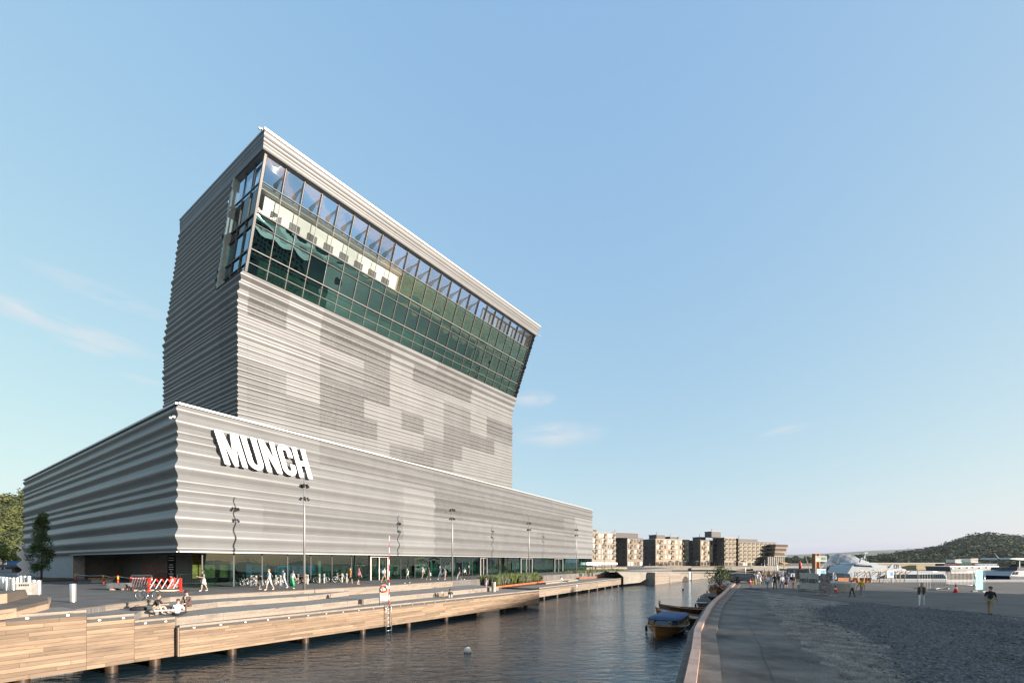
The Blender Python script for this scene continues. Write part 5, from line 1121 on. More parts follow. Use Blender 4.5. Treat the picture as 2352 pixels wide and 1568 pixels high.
# ================================================================ right bank: people, boats, harbour
QZ = .012
gq = 'crowd at the end of the quay path'
def onq(px, py): q = G(px, py, 0); q.z = QZ; return q
away = face_to(.45, .89); tow = face_to(-.45, -.89)
CR = [(1732.4, 1345, 'walk', 'jeans', 'mustard', 'person in blue jacket and mustard trousers at the left of the crowd', {}), (1739, 1342, 'stand', 'offwhite', 'beige', 'person in cream clothes behind the mustard trousers', {}),
 (1745, 1343, 'walk2', 'white', 'lgrey', 'person in white skirt near the crowd left side', dict(skirt=('white', .4))), (1751, 1341, 'stand', 'red', 'dgrey', 'person in dark red top in the crowd', {}), (1757, 1343, 'walk', 'tan', 'brown', 'person in tan and brown amid the crowd', {}),
 (1762.8, 1353, 'walk', 'white', 'jeans', 'person in white t-shirt and blue jeans walking away, front of crowd', {}), (1769, 1340, 'stand', 'khaki', 'khaki', 'person in khaki standing mid crowd, farther back', {}), (1774.7, 1348, 'walk2', 'offwhite', 'white', 'person in white trousers left of the tall black figure', {}),
 (1780, 1353.5, 'stand', 'black', 'black', 'tall person all in black at the crowd front', dict(h=1.88)), (1790, 1347.5, 'walk', 'black', 'dgrey', 'person with a black backpack beside the white shirt', dict(bag=('back', 'dgrey'))), (1796, 1353, 'walk2', 'white', 'jeans', 'person in white shirt and jeans right of the black backpack', {}),
 (1806, 1350, 'stand', 'navy', 'navy', 'person in navy dress near the crowd right side', dict(skirt=('navy', .45), shorts=True, longhair=True)), (1821.5, 1351.5, 'walk', 'black', 'coral', 'person in dark top and coral shorts at the right end of the crowd', dict(shorts=True, longhair=True)),
 (1734, 1331, 'stand', 'black', 'jeans', 'dark figure far left behind the crowd', {}), (1742, 1330, 'stand', 'white', 'grey', 'white-topped figure far behind the crowd', {}), (1752, 1331, 'walk', 'tan', 'navy', 'tan-topped figure far behind the crowd', {}), (1785, 1330, 'stand', 'white', 'black', 'white-topped figure far behind the tall black one', {}), (1797, 1331, 'walk2', 'blue', 'jeans', 'blue-topped figure far behind, left one', {}), (1803, 1330.5, 'walk', 'blue', 'navy', 'blue-topped figure far behind, right one', {}), (1766, 1329.5, 'stand', 'coral', 'lgrey', 'coral-topped figure far back in the crowd', {}), (1778, 1329.5, 'walk2', 'lgrey', 'black', 'grey-topped figure far back in the crowd', {}), (1811, 1336, 'walk', 'dgrey', 'jeans', 'grey figure behind the navy dress', {})]
rnd = random.Random(2)
for px, py, pose, tp_, bt_, lb, kw in CR:
    kw = dict(kw); kw.setdefault('h', rnd.uniform(1.66, 1.82)); person(lb, onq(px, py), (away if rnd.random() < .6 else tow)+rnd.uniform(-.5, .5), pose, tp_, bt_, 'dgrey', rnd.choice(['dark', 'brown', 'fair']), group=gq, **kw)
person('elderly person in pale grey jacket and black trousers beside the yellow shirt', onq(1957, 1371), face_to(-.3, .9), 'walk2', 'lgrey', 'black', 'black', 'grey', short=False, h=1.62)
person('man in yellow t-shirt and grey shorts walking away', onq(1979, 1371), face_to(-.2, .95), 'walk', 'yellow', 'grey', 'white', 'brown', shorts=True, h=1.82)
person('person in white and blue top passing behind the round planter', onq(1919, 1347), face_to(-.9, .1), 'walk', 'lblue', 'black', 'white', 'fair', h=1.7)
person('man in brown vest, pale shirt and white trousers crossing the asphalt', onq(2117, 1389.5), face_to(-.75, -.6), 'walk', 'tan', 'white', 'white', 'grey', short=False, h=1.76, jacket='brown')
person('man in black t-shirt and khaki trousers nearest the right edge', onq(2274, 1411), face_to(.9, .35), 'walk2', 'black', 'khaki', 'black', 'brown', h=1.78)
# ---- wooden boats moored along the quay
varn = wood_mat('varnished_plank', (.36, .16, .035), (.22, .085, .018), rough=.22, knots=False, rand=.28); mahog = wood_mat('dark_mahogany', (.12, .045, .018), (.07, .025, .01), rough=.25, knots=False, rand=.1)
navyc = M('navy_canvas', (.035, .080, .175), .75, var=.12, vscale=3, rand=0); redc = M('red_canvas', (.26, .03, .06), .75, var=.12, rand=0); blkc = M('black_canvas', (.012, .013, .016), .6, rand=0); cyanc = M('blue_canvas', (.02, .16, .42), .6, rand=0)
winm = M('boat_window', (.03, .045, .06), .08, .0, rand=0, spec=.8)
def boat(label, loc_, rz, Ln=6.6, Bm=2.4, fb=.62, sheer=.42, hullm=varn, strakes=9, canopy=None, cabin=False, transom=.55, deckm=None, motor=False, cover=None, stripe=None):
    """bow along local +X"""
    t = thing('wooden_boat' if hullm in (varn, mahog) else 'motor_boat', label, 'boat', loc_, rz, 'boats moored at the right bank'); NS = 14
    def half(u): return Bm/2*(math.sin(math.pi*min(1, (.32+.68*u) if u < 1 else 1)) if False else ((1-(max(0, u-.45)/.55)**2.3) if u > .45 else (transom+(1-transom)*math.sin(u/.45*math.pi/2))))
    def sh(u): return fb+sheer*(max(0, u-.35)/.65)**2+.06*(1-u)**2
    def pt(u, k):    # k 0 keel .. 1 sheer
        hb = half(u); zk = -.35+.30*max(0, (u-.78)/.22)**2; z = zk+(sh(u)-zk)*k; y = hb*(k**.55)*(.93+.07*k); x = -Ln/2+Ln*u+.25*k*max(0, (u-.8)/.2); return x, y, z
    for r in range(strakes):           # lapped planks, port and starboard
        k0, k1 = r/strakes, (r+1)/strakes
        for sy in (-1, 1):
            q = MB(); vs = []
            for i in range(NS+1):
                for k, o_ in ((k0, .04), (k1, 0.)):
                    x, y, z = pt(i/NS, k); vs.append((x, sy*(y+o_), z))
            q.add(vs, [(2*i, 2*i+2, 2*i+3, 2*i+1) if sy < 0 else (2*i+1, 2*i+3, 2*i+2, 2*i) for i in range(NS)]); q.build('hull_plank', hullm, t, True)
    q = MB(); q.add([pt(0, k/6) for k in range(7)]+[(pt(0, k/6)[0], -pt(0, k/6)[1], pt(0, k/6)[2]) for k in range(7)], [(k, k+1, 8+k, 7+k) for k in range(6)]); q.build('transom', hullm, t)
    q = MB(); pts_ = [pt(1, k/6) for k in range(7)]; q.tube([(x+.03, 0, z) for x, y, z in pts_]+[(pts_[-1][0]+.06, 0, pts_[-1][2]+.12)], .05, 6); q.build('stem', hullm, t, True)
    for sy in (-1, 1):
        q = MB(); q.tube([(pt(i/NS, 1)[0], sy*(pt(i/NS, 1)[1]+.02), pt(i/NS, 1)[2]) for i in range(NS+1)], .045, 6); q.build('gunwale', mahog if hullm is varn else (stripe or varn), t, True)
    dk = MB(); vs = []
    for i in range(NS+1):
        x, y, z = pt(i/NS, 1); vs += [(x, -y, z-.03), (x, 0, z+.04 if i > 9 else z-.22), (x, y, z-.03)]
    dk.add(vs, [(3*i, 3*i+3, 3*i+4, 3*i+1) for i in range(NS)]+[(3*i+1, 3*i+4, 3*i+5, 3*i+2) for i in range(NS)]); dk.build('deck', deckm or mahog, t, True)
    if cabin:
        z0 = fb+.05; x0, x1 = -Ln*.40, Ln*.20; w0 = Bm*.40
        def ring(z, gx, w_, fx): return [(x0-gx, -w_, z), (x1-fx, -w_, z), (x1+.35-fx, -w_*.55, z), (x1+.35-fx, w_*.55, z), (x1-fx, w_, z), (x0-gx, w_, z)]
        lo, mi, hi = ring(z0-.1, 0, w0, 0), ring(z0+.14, 0, w0*.99, .02), ring(z0+.54, -.05, w0*.93, .14); n6 = 6
        q = MB(); q.add(lo+mi, [(i, (i+1) % n6, n6+(i+1) % n6, n6+i) for i in range(n6)]); q.build('cabin_side', varn, t)
        for i in range(n6):
            if i == 5: continue
            a, b, c, d = [Vector(v_) for v_ in (mi[i], mi[(i+1) % n6], hi[(i+1) % n6], hi[i])]; n_ = 4 if i in (0, 4) else 1
            for q_ in range(n_):
                f0, f1 = q_/n_, (q_+1)/n_; g0, g1 = f0+.12/n_, f1-.12/n_
                A_, B_, C2, D_ = a.lerp(b, g0), a.lerp(b, g1), d.lerp(c, g1), d.lerp(c, g0); w_ = MB(); w_.quad(A_.lerp(D_, .1), B_.lerp(C2, .1), B_.lerp(C2, .9), A_.lerp(D_, .9)); w_.build('window', winm, t)
                fr_ = MB()
                for s0, s1 in ((a.lerp(b, f0), d.lerp(c, f0)), (a.lerp(b, f1), d.lerp(c, f1))): fr_.bar(s0, s1, .07, .05)
                fr_.bar(A_, B_, .05, .06); fr_.bar(D_, C2, .05, .06); fr_.build('window_frame', varn, t)
        q = MB(); m_ = ring(z0+.57, .12, w0*1.0, .02); tp2 = [(v_[0]*.93, v_[1]*.8, z0+.70) for v_ in m_]; tp3 = [(v_[0]*.7, v_[1]*.45, z0+.76) for v_ in m_]; lo2 = [(v_[0], v_[1]*1.02, z0+.50) for v_ in m_]
        q.add(lo2+m_+tp2+tp3, [(r*6+i, r*6+(i+1) % 6, r*6+6+(i+1) % 6, r*6+6+i) for r in range(3) for i in range(6)]+[tuple(range(18, 24))]); q.build('canopy', canopy, t, True)
    if cover:
        q = MB(); vs = []; 
        for i in range(NS+1):
            u = .04+.80*i/NS; x, y, z = pt(u, 1); hb_ = .45*math.sin(math.pi*(.15+.8*i/NS)); vs += [(x, -y*1.02, z+.02), (x, -y*.6, z+hb_*.8), (x, 0, z+hb_), (x, y*.6, z+hb_*.8), (x, y*1.02, z+.02)]
        q.add(vs, [(5*i+j, 5*i+5+j, 5*i+6+j, 5*i+1+j) for i in range(NS) for j in range(4)]+[(0, 1, 2, 3, 4), tuple(5*NS+j for j in (4, 3, 2, 1, 0))]); q.build('boat_cover', cover, t, True)
    if not cabin and not cover:
        for x_ in (-.22, .02, .22): q = MB(); q.box((x_*Ln, 0, fb-.12), (.28, Bm*.72, .05)); q.build('thwart', varn, t)
    if motor:
        q = MB(); q.box((-Ln/2-.22, 0, fb+.18), (.34, .28, .42)); q.tube([(-Ln/2-.2, 0, fb), (-Ln/2-.22, 0, -.5)], .07, 6); q.box((-Ln/2-.08, 0, fb-.05), (.2, .2, .25)); q.build('outboard_motor', blkc, t, 'auto')
    # fender and mooring line
    q = MB(); q.lathe([(0, -.25), (.09, -.2), (.1, .15), (.03, .25)], (Ln*.05, -Bm/2-.1, fb-.35), 8); q.build('fender', M('fender_dark', (.05, .02, .02), .5), t, True)
    return t
qa = math.atan2(-.89, -.47)
def onw(px, py): q = G(px, py, WZ); q.z = WZ+.02; return q
p = onw(1545, 1462); boat('varnished clinker boat with blue canvas roof and windows, nearest at the quay', (p.x+.2, p.y+1.6, WZ+.02), qa-rad(4), 6.8, 2.75, .60, .36, cabin=True, canopy=navyc)
boat('dark open wooden boat with outboard motor behind the blue-roofed boat', AT(1580, 37.0, WZ+.02), math.atan2(.89, .47)+rad(58), 6.4, 2.2, .62, .4, hullm=mahog, motor=True)
boat('slim open varnished rowing boat lying crosswise beyond the dark boat', AT(1588, 41.0, WZ+.02), rad(172), 5.4, 1.7, .85, .4, hullm=mahog)
blkh = M('black_hull', (.012, .02, .018), .25, rand=0); boat('small black boat with white rim and motor, middle of the row', AT(1619, 46, WZ+.02), qa+rad(10), 4.2, 1.7, .95, .2, hullm=blkh, motor=False, cover=blkc, stripe=white, strakes=3)
boat('varnished boat with black and blue cover, fourth along the quay', AT(1630, 53, WZ+.02), qa, 6.2, 2.3, .95, .35, cover=blkc)
boat('varnished cabin boat with dark red canvas roof, farthest of the moored row', AT(1648, 66, WZ+.02), qa, 6.6, 2.7, .95, .3, cabin=True, canopy=redc)
q = MB(); q.tube([(0, 0, -.5), (-.25, 0, 1.0)], .04, 6); q.build('mooring_stake', dark, loc=AT(1556, 14.0, WZ-.1), label='thin dark stake rising from the water beside the near kerb', cat='stake')
# bush at the end of the kerb
rnd = random.Random(8); p = Vector((29.6, 60.5, -.3)); t = thing('quay_bush', 'loose green bush growing at the far end of the kerb', 'bush', p); q = MB()
for i in range(16): a = rnd.uniform(0, 6.28); r = rnd.uniform(.3, 1.5); q.tube([(0, 0, 0), (r*.5*math.cos(a), r*.5*math.sin(a), 1.2), (r*math.cos(a), r*math.sin(a), rnd.uniform(1.6, 2.8))], [.04, .025, .01], 5)
q.build('stems', bark, t); q = MB()
for i in range(46): a = rnd.uniform(0, 6.28); r = rnd.uniform(0, 1.7); v_, f_ = leaves((r*math.cos(a), r*math.sin(a), rnd.uniform(.3, 2.9)-r*.3), (.5, .5, .45), 46, .17, rnd, .2); q.add(v_, f_)
q.build('foliage', M('bush_leaf', (.09, .12, .03), .7, var=.4, vscale=1, rand=0, col2=(.035, .05, .012)), t)
# ---- traffic cones
def cone(label, p, h=.75):
    t = thing('traffic_cone', label, 'cone', p, 0, 'traffic cones'); q = MB(); q.box((0, 0, .02), (.42, .42, .04)); q.build('base', redm, t)
    for a, b, m_ in ((.04, .42, redm), (.42, .58, whm), (.58, .68, redm), (.68, 1.0, redm)):
        q = MB(); f = lambda k: .17*(1-k)+.03; q.lathe([(f(a), a*h), (f(b), b*h)], (0, 0, 0), 14); q.build('white_band' if m_ is whm else 'cone_shell', m_, t, True)
cone('red and white traffic cone in front of the round planter', onq(1919, 1362), .95); cone('red and white traffic cone left of the turquoise banner', onq(2195.5, 1360), .95); cone('small red cone left of the crowd', onq(1723, 1340), .8)
# ---- fence panels, banners and round planter
def fence_panel(a, b, label, hgt=2.0, n=10, banner=None):
    d = V2(b-a); ln = d.length; t = thing('fence_panel', label, 'fence', a, math.atan2(d.y, d.x), 'mesh construction fences'); q = MB(); q.tube([(0, 0, .1), (0, 0, hgt), (ln, 0, hgt), (ln, 0, .1), (0, 0, .1)], .022, 6); q.build('frame', steel, t, True)
    for i in range(1, n): q = MB(); q.tube([(ln*i/n, 0, .1), (ln*i/n, 0, hgt)], .008, 4); q.build('mesh_wire', steel, t)
    for x_ in (.05, ln-.05): q = MB(); q.box((x_, 0, .06), (.22, .65, .12)); q.build('foot_block', conc, t)
    return t
a, b = onq(1835, 1357), onq(1912, 1364); f1 = fence_panel(onq(1836, 1356), onq(1895, 1361), 'mesh fence carrying a pale mirrored-lettering banner', 2.0); 
def banner(parent_pts, z0, z1, label, mat, name='banner'):
    a, b = parent_pts; d = V2(b-a); ln = d.length; t = thing(name, label, 'banner', (a.x, a.y-.05, QZ), math.atan2(d.y, d.x)); n = 8; q = MB(); vs = []
    for s_ in (0, .02):
        for i in range(n+1):
            for z in (z0, z1): vs.append((ln*i/n, s_+.04*math.sin(i*1.3), z))
    k = 2*(n+1); q.add(vs, [(2*i, 2*i+2, 2*i+3, 2*i+1) for i in range(n)]+[(k+2*i+1, k+2*i+3, k+2*i+2, k+2*i) for i in range(n)]); q.build('sheet', mat, t, True); return t, ln
bt, bln = banner((onq(1837, 1356.2), onq(1880, 1359.6)), .25, 1.95, 'pale fence banner with large mirrored grey lettering', M('banner_pale', (.46, .46, .42), .8, var=.06, rand=0))
# mirrored letters on the banner: "roq nørr" as read through the mesh, in block strokes
strk = {'n': [(0, 0, 0, 1), (0, 1, .55, 1), (.55, 1, .55, 0)], 'e': [(.55, .5, 0, .5), (0, .5, 0, 1), (0, 1, .55, 1), (.55, 1, .55, 0), (.55, 0, 0, 0)], 'r': [(.4, 0, .4, 1), (.4, 1, 0, 1)], 'l': [(.2, 0, .2, 1.5)], 'd': [(.55, 0, 0, 0), (0, 0, 0, 1), (0, 1, .55, 1), (0, 0, 0, 1.5), (.55, 0, .55, 1)], 'o': [(0, 0, .55, 0), (.55, 0, .55, 1), (.55, 1, 0, 1), (0, 1, 0, 0)]}
x_ = bln*.06
for ch in 'nerlboor':
    s_ = .36; q = MB()
    for x0, y0, x1, y1 in strk.get(ch, strk['o']): q.bar((x_+x0*s_, -.075, 1.0+y0*s_), (x_+x1*s_, -.075, 1.0+y1*s_), .07, .01, up=(0, 1, 0))
    q.build('banner_letter', C_('dgrey'), bt); x_ += bln*.115
fence_panel(onq(1912, 1362), onq(1916, 1352), 'narrow mesh fence standing end-on by the photo banner', 2.0, 5)
pt_, ln_ = banner((onq(1884, 1366), onq(1906, 1369)), .15, 2.1, 'black and white picture banner next to the pale banner', M('picture_banner', (.45, .40, .38), .8, var=.6, vscale=3.2, rand=0, col2=(.03, .03, .035)), 'picture_banner')
fence_panel(onq(1884, 1365), onq(1914, 1369.5), 'mesh fence holding the black and white picture banner', 2.0, 6)
fence_panel(onq(1941, 1360), onq(1956, 1361), 'mesh fence right of the round planter', 2.1, 5)
fence_panel(onq(2107, 1350.5), onq(2143, 1355), 'tall mesh fence behind the man in brown vest', 2.0, 6); fence_panel(onq(2143, 1353), onq(2172, 1352), 'tall mesh fence right of the man in brown vest', 2.1, 6)
fence_panel(onq(2172, 1343.5), onq(2240, 1345), 'long low mesh fence left of the turquoise banner', 1.9, 22)
fence_panel(onq(2236, 1358), onq(2262, 1359.5), 'mesh fence behind the turquoise banner', 2.3, 6)
banner((onq(2240, 1359.5), onq(2256, 1358.5)), .25, 2.35, 'turquoise and pale green cloth banner on the fence', M('turquoise_cloth', (.10, .42, .52), .7, var=.1, rand=0, col2=(.25, .6, .55), vscale=.6), 'cloth_banner')
p = onq(1928, 1357); t = thing('round_planter', 'large low round beige planter behind the red cone', 'planter', (p.x, p.y+1.6, 0)); q = MB(); q.lathe([(2.35, 0), (2.4, .95), (2.25, .97), (2.2, .8), (0, .8)], (0, 0, 0), 28); q.build('tub', M('planter_beige', (.36, .32, .25), .75, var=.1), t, 'auto'); q = MB(); q.torus((0, 0, .96), 2.33, .05, 28, 6, 'Z'); q.build('rim', steel, t, True)
p = onq(1862, 1357); t = thing('round_planter', 'pale concrete block behind the mirrored-lettering banner', 'block', (p.x, p.y+.8, 0)); q = MB(); q.lathe([(.8, 0), (.82, .7), (.74, .72), (0, .72)], (0, 0, 0), 20); q.build('tub', MATS['planter_beige'], t, 'auto'); q = MB(); q.torus((0, 0, .72), .78, .03, 24, 6, 'Z'); q.build('rim', steel, t, True)
# sign boards on posts
def board(label, px, py, zt, w_, h_, mat, col2=None, legs=2):
    p = onq(px, py); t = thing('sign_board', label, 'sign', p); 
    for x_ in ((-w_/2+.08, w_/2-.08) if legs == 2 else (0,)): q = MB(); q.tube([(x_, 0, 0), (x_, 0, zt)], .04, 6); q.build('post', steel, t)
    q = MB(); q.box((0, -.06, zt-h_/2), (w_, .06, h_)); q.build('panel', mat, t)
    if col2: q = MB(); q.box((w_*.2, -.095, zt-h_*.45), (w_*.4, .012, h_*.5)); q.box((-w_*.22, -.095, zt-h_*.25), (w_*.35, .012, h_*.1)); q.build('print_block', col2, t)
board('pale green information board on two tall posts beside the dome', 1885, 1343, 4.06, 1.6, .8, M('board_green', (.42, .47, .40), .6), M('board_text', (.12, .18, .14), .6))
board('white and light blue notice panel under the pale green board', 1885.5, 1342, 2.25, 1.3, .95, M('panel_white', (.6, .72, .75), .5), M('panel_cyan', (.1, .4, .55), .5))
board('blue and white map board in front of the catamaran', 2044, 1338, 1.9, 1.05, 1.15, M('map_white', (.55, .62, .68), .5), M('map_blue', (.05, .2, .45), .5))
board('small light blue square sign above the crowd', 1820, 1347, 1.75, .5, .5, M('sign_lblue', (.3, .5, .6), .5), M('sign_dot', (.5, .2, .1), .5), 1)
# harbour edge: concrete rim and red hull line, orange barrier, timber frames
def on_edge(px, y): return Vector(((px-1176)/FPX*y, y, 0))
q = MB(); q.box((0, 0, .2), (200, .5, .4)); q.build('concrete_kerb', M('rim_concrete', (.26, .26, .265), .85), loc=(154, 70.6, .0), rz=rad(1.2), label='long pale concrete rim along the far edge of the asphalt', cat='kerb')
t = thing('orange_barrier', 'long orange-brown barrier board behind the yellow shirt', 'barrier', on_edge(1962, 67)); orm = M('orange_board', (.42, .13, .02), .7, var=.12)
for i in range(5): q = MB(); q.box((-2.1+1.06*i, 0, .40), (1.04, .2, .72)); q.build('board', orm, t)
timb = M('raw_timber', (.42, .33, .22), .8, var=.15)
t = thing('timber_trestle', 'open frame of raw timber struts in front of the catamaran', 'frame', on_edge(2025, 66.6)); rnd = random.Random(12)
for i in range(13):
    x_ = -4.2+i*.66+rnd.uniform(-.2, .2)
    q = MB(); q.bar((x_, 0, .0), (x_+rnd.uniform(-.35, .35), rnd.uniform(-.4, .4), 1.75), .09, .09); q.build('strut', timb, t)
    q = MB(); q.bar((x_, -.2, 1.75+rnd.uniform(-.1, .25)), (x_+1.1, .3, 1.8+rnd.uniform(-.2, .35)), .09, .09); q.build('beam', timb, t)
    q = MB(); q.bar((x_, .3, .9), (x_+.8, -.3, 1.8), .07, .07); q.build('brace', timb, t)
# ---- catamaran yacht
def hullbox(mb, pts_lo, pts_hi): n = len(pts_lo); mb.add(pts_lo+pts_hi, [tuple(range(n-1, -1, -1)), tuple(range(n, 2*n))]+[(i, (i+1) % n, n+(i+1) % n, n+i) for i in range(n)])
gel = M('gelcoat_white', (.38, .40, .42), .3, var=.04, rand=.02); 
yd = 92.0
def ypt(px, py): return (px-1176)/FPX*yd-yx0, ZH(py, yd)-WZ
yx0 = (2000-1176)/FPX*yd
t = thing('motor_catamaran', 'large white motor catamaran with dark windows behind the timber frame', 'boat', (yx0, yd, WZ))
def slabp(name, prof2, y0, y1, mat, sm=False):
    q = MB(); pl = [ypt(*v_) for v_ in prof2]; hullbox(q, [(x, y0, z) for x, z in pl], [(x, y1, z) for x, z in pl]); bm = bmesh.new(); me = q.mesh(name); bm.from_mesh(me); bmesh.ops.recalc_face_normals(bm, faces=bm.faces); bm.to_mesh(me); bm.free(); me.materials.append(mat); return ob(name, me, t)
slabp('hull', [(1935, 1330), (1930, 1316), (1960, 1312), (2120, 1310), (2145, 1312), (2150, 1332), (1940, 1336)], -2.5, 4.0, gel); slabp('bow_deck', [(1928, 1316), (1938, 1300), (2030, 1304), (2070, 1312), (1960, 1314)], -2.2, 3.8, gel)
slabp('hull_stripe', [(1990, 1327), (2010, 1318), (2140, 1317), (2147, 1327)], -2.56, -2.5, winm); slabp('saloon_window', [(2020, 1325), (2020, 1318.5), (2128, 1317.5), (2134, 1325)], -2.62, -2.55, winm)
slabp('superstructure', [(1938, 1304), (1945, 1297), (1990, 1294), (2062, 1306), (2066, 1311), (1940, 1311)], -1.8, 3.4, gel); slabp('windscreen', [(1948, 1302), (1946, 1296.5), (1984, 1297.5), (1989, 1302.5)], -1.86, -1.8, winm)
slabp('side_panel', [(2020, 1309), (2030, 1295), (2046, 1296), (2056, 1309)], -2.0, -1.7, gel)
slabp('flybridge', [(1950, 1295), (1958, 1291), (1998, 1291.5), (2003, 1295)], -1.6, 3.0, gel); slabp('radar_arch', [(1975, 1292), (1979, 1280), (1983, 1280), (1980, 1284), (1996, 1291), (1990, 1292)], 0, .4, gel)
q = MB(); xx, zz = ypt(1987, 1292); x2, z2 = ypt(1991, 1270); q.tube([(xx, .5, zz), (x2, .5, z2)], .12, 6); q.tube([(x2-.9, .5, z2+.1), (x2+.6, .5, z2+.1)], .07, 6); q.lathe([(.0, 0), (.35, .05), (.35, .2), (0, .25)], (x2+.4, .5, z2-2.0), 10); q.tube([ (x2+.4, .5, z2-1.8), (x2, .5, z2-.4)], .05, 5); q.build('mast', gel, t, True)
# numerals on the side panel
q = MB(); xx, zz = ypt(2035, 1304)
for (x0, y0, x1, y1) in ((0, 0, .5, 0), (.5, 0, .5, .9), (.5, .9, 0, .9), (0, .9, 0, 0), (.85, 0, .85, .9), (.85, .9, .65, .75)): q.bar((xx+x0, -2.03, zz+y0*.8), (xx+x1, -2.03, zz+y1*.8), .11, .02, up=(0, 1, 0))
q.build('side_numeral', C_('navy'), t)
# ---- passenger boat at the right edge
yd = 88.; yx0 = (2330-1176)/FPX*yd; t = thing('passenger_boat', 'white and navy passenger boat with glass wheelhouse at the right edge', 'boat', (yx0, yd, WZ))
navyh = M('navy_hull', (.012, .018, .05), .3, rand=0)
slabp('hull', [(2296, 1338), (2290, 1321), (2312, 1322.5), (2470, 1322), (2470, 1340), (2306, 1340)], -2.2, 4, navyh); slabp('cabin', [(2295, 1322), (2301, 1312), (2312, 1309.5), (2470, 1308), (2470, 1323), (2312, 1323)], -1.9, 3.7, gel)
for a_, b_ in ((2330, 2350), (2356, 2376), (2382, 2402), (2408, 2430)): slabp('side_window', [(a_+2, 1317), (a_+4, 1311.5), (b_, 1311.5), (b_, 1317)], -1.97, -1.9, winm)
for a_ in (2302, 2309): slabp('front_window', [(a_-2, 1318), (a_+1, 1312), (a_+5, 1312), (a_+3, 1318)], -1.96, -1.9, winm)
slabp('upper_band', [(2316, 1309), (2318, 1302.5), (2470, 1302), (2470, 1309)], -1.5, 3.3, navyh); slabp('roof', [(2294, 1283.5), (2300, 1281), (2470, 1280.5), (2470, 1285), (2320, 1286)], -1.9, 3.7, gel)
for px in (2322, 2345, 2368, 2400): slabp('wheelhouse_post', [(px, 1302.5), (px, 1285), (px+2, 1285), (px+2, 1302.5)], -1.45, -1.3, gel)
q = MB(); x0, z0 = ypt(2318, 1302); x1, z1 = ypt(2468, 1285); q.quad((x0, -1.42, z0), (x1, -1.42, z0), (x1, -1.42, z1), (x0, -1.42, z1)); q.build('wheelhouse_glass', glass_mat('wheelhouse_glass_m', (.7, .8, .78), .3), t)
slabp('inner_seats', [(2326, 1302), (2326, 1295), (2470, 1294), (2470, 1302)], .5, 2.5, M('inner_tan', (.3, .27, .2), .8, var=.4, vscale=1.2, rand=0))
q = MB(); x0, z0 = ypt(2296, 1286); x1, z1 = ypt(2284, 1270); q.tube([(x0, 0, z0), (x1, 0, z1)], .1, 6); q.build('boom', M('boom_grey', (.3, .3, .28), .6), t, True)
q = MB(); xx, zz = ypt(2346, 1307.6)
for i, (x0, y0, x1, y1) in enumerate(((0, 0, 0, 1), (0, 1, .4, 1), (0, .5, .3, .5), (1.0, 0, 1.0, 1), (1.0, 0, .7, 0), (.7, 0, .7, .3), (1.35, 0, 1.35, 1), (1.35, 0, 1.75, 0), (1.35, 1, 1.75, 1), (1.75, 0, 1.75, 1))): q.bar((xx+x0*.45, -1.53, zz+y0*.42), (xx+x1*.45, -1.53, zz+y1*.42), .07, .02, up=(0, 1, 0))
q.build('name_letters', white, t)
# ---- barge, containers, pontoon hull
yd = 125.; yx0 = (2100-1176)/FPX*yd; t = thing('beige_barge', 'long flat beige barge wall behind the catamaran', 'barge', (yx0, yd, WZ)); bge = M('barge_beige', (.33, .26, .15), .8, var=.08, vscale=.3, rand=.02)
for i in range(6): slabp('wall_plate', [(1972+i*33, 1322), (1972+i*33, 1293.5), (2004.8+i*33, 1293.5), (2004.8+i*33, 1322)], 0, .4, bge)
slabp('top_rail', [(1972, 1293.5), (1972, 1291.8), (2170, 1291.8), (2170, 1293.5)], -.1, .5, gel); slabp('hull', [(1972, 1324), (1972, 1321.8), (2170, 1321.8), (2170, 1324)], -.3, 8, bge)
slabp('dark_hatch', [(2072, 1315), (2072, 1307.5), (2086, 1307.5), (2086, 1315)], -.06, 0, dark); slabp('dark_hatch', [(2090, 1320), (2090, 1309), (2114, 1309), (2114, 1320)], -.06, 0, dark)
yd = 118.
def container(label, x0, x1, y0, y1, mat, dep=2.4):
    global t, yx0
    yx0 = ((x0+x1)/2-1176)/FPX*yd; t = thing('shipping_container', label, 'container', (yx0, yd, WZ), 0, 'containers behind the grey pontoon'); n = max(6, int((x1-x0)/3)); q = MB(); za = ypt(0, y1)[1]; zb = ypt(0, y0)[1]
    xa, xb = ypt(x0, 0)[0], ypt(x1, 0)[0]; vs = []; fs = []
    for i in range(n*2+1):
        x = xa+(xb-xa)*i/(n*2); o_ = .0 if (i//1) % 2 else -.08; vs += [(x, o_, za), (x, o_, zb)]
    q.add(vs, [(2*i, 2*i+2, 2*i+3, 2*i+1) for i in range(n*2)]); q.build('corrugated_side', mat, t); q = MB(); q.box(((xa+xb)/2, dep/2+.02, (za+zb)/2), (xb-xa, dep, zb-za-.02)); q.build('body', mat, t)
    q = MB()
    for z in (za+.06, zb-.06): q.bar((xa, -.1, z), (xb, -.1, z), .1, .12)
    q.build('corner_rail', mat, t)
container('dark red corrugated container right of the beige barge', 2168, 2204, 1294, 1318, M('cont_red', (.13, .03, .028), .7)); container('green corrugated container behind the grey pontoon', 2198, 2234, 1292, 1300, M('cont_green', (.02, .10, .05), .7))
container('orange-brown container right of the green one', 2234, 2247, 1291, 1300, M('cont_brown', (.22, .08, .03), .7)); container('pale grey-blue container right of the brown one', 2238, 2290, 1294, 1301, M('cont_pale', (.38, .43, .50), .6))
container('white box with print standing on the green container', 2193, 2208, 1284, 1292, M('box_white', (.72, .71, .68), .6)); container('white pinkish box standing on the brown container', 2229, 2246, 1282, 1291, M('box_pink', (.74, .68, .62), .6))
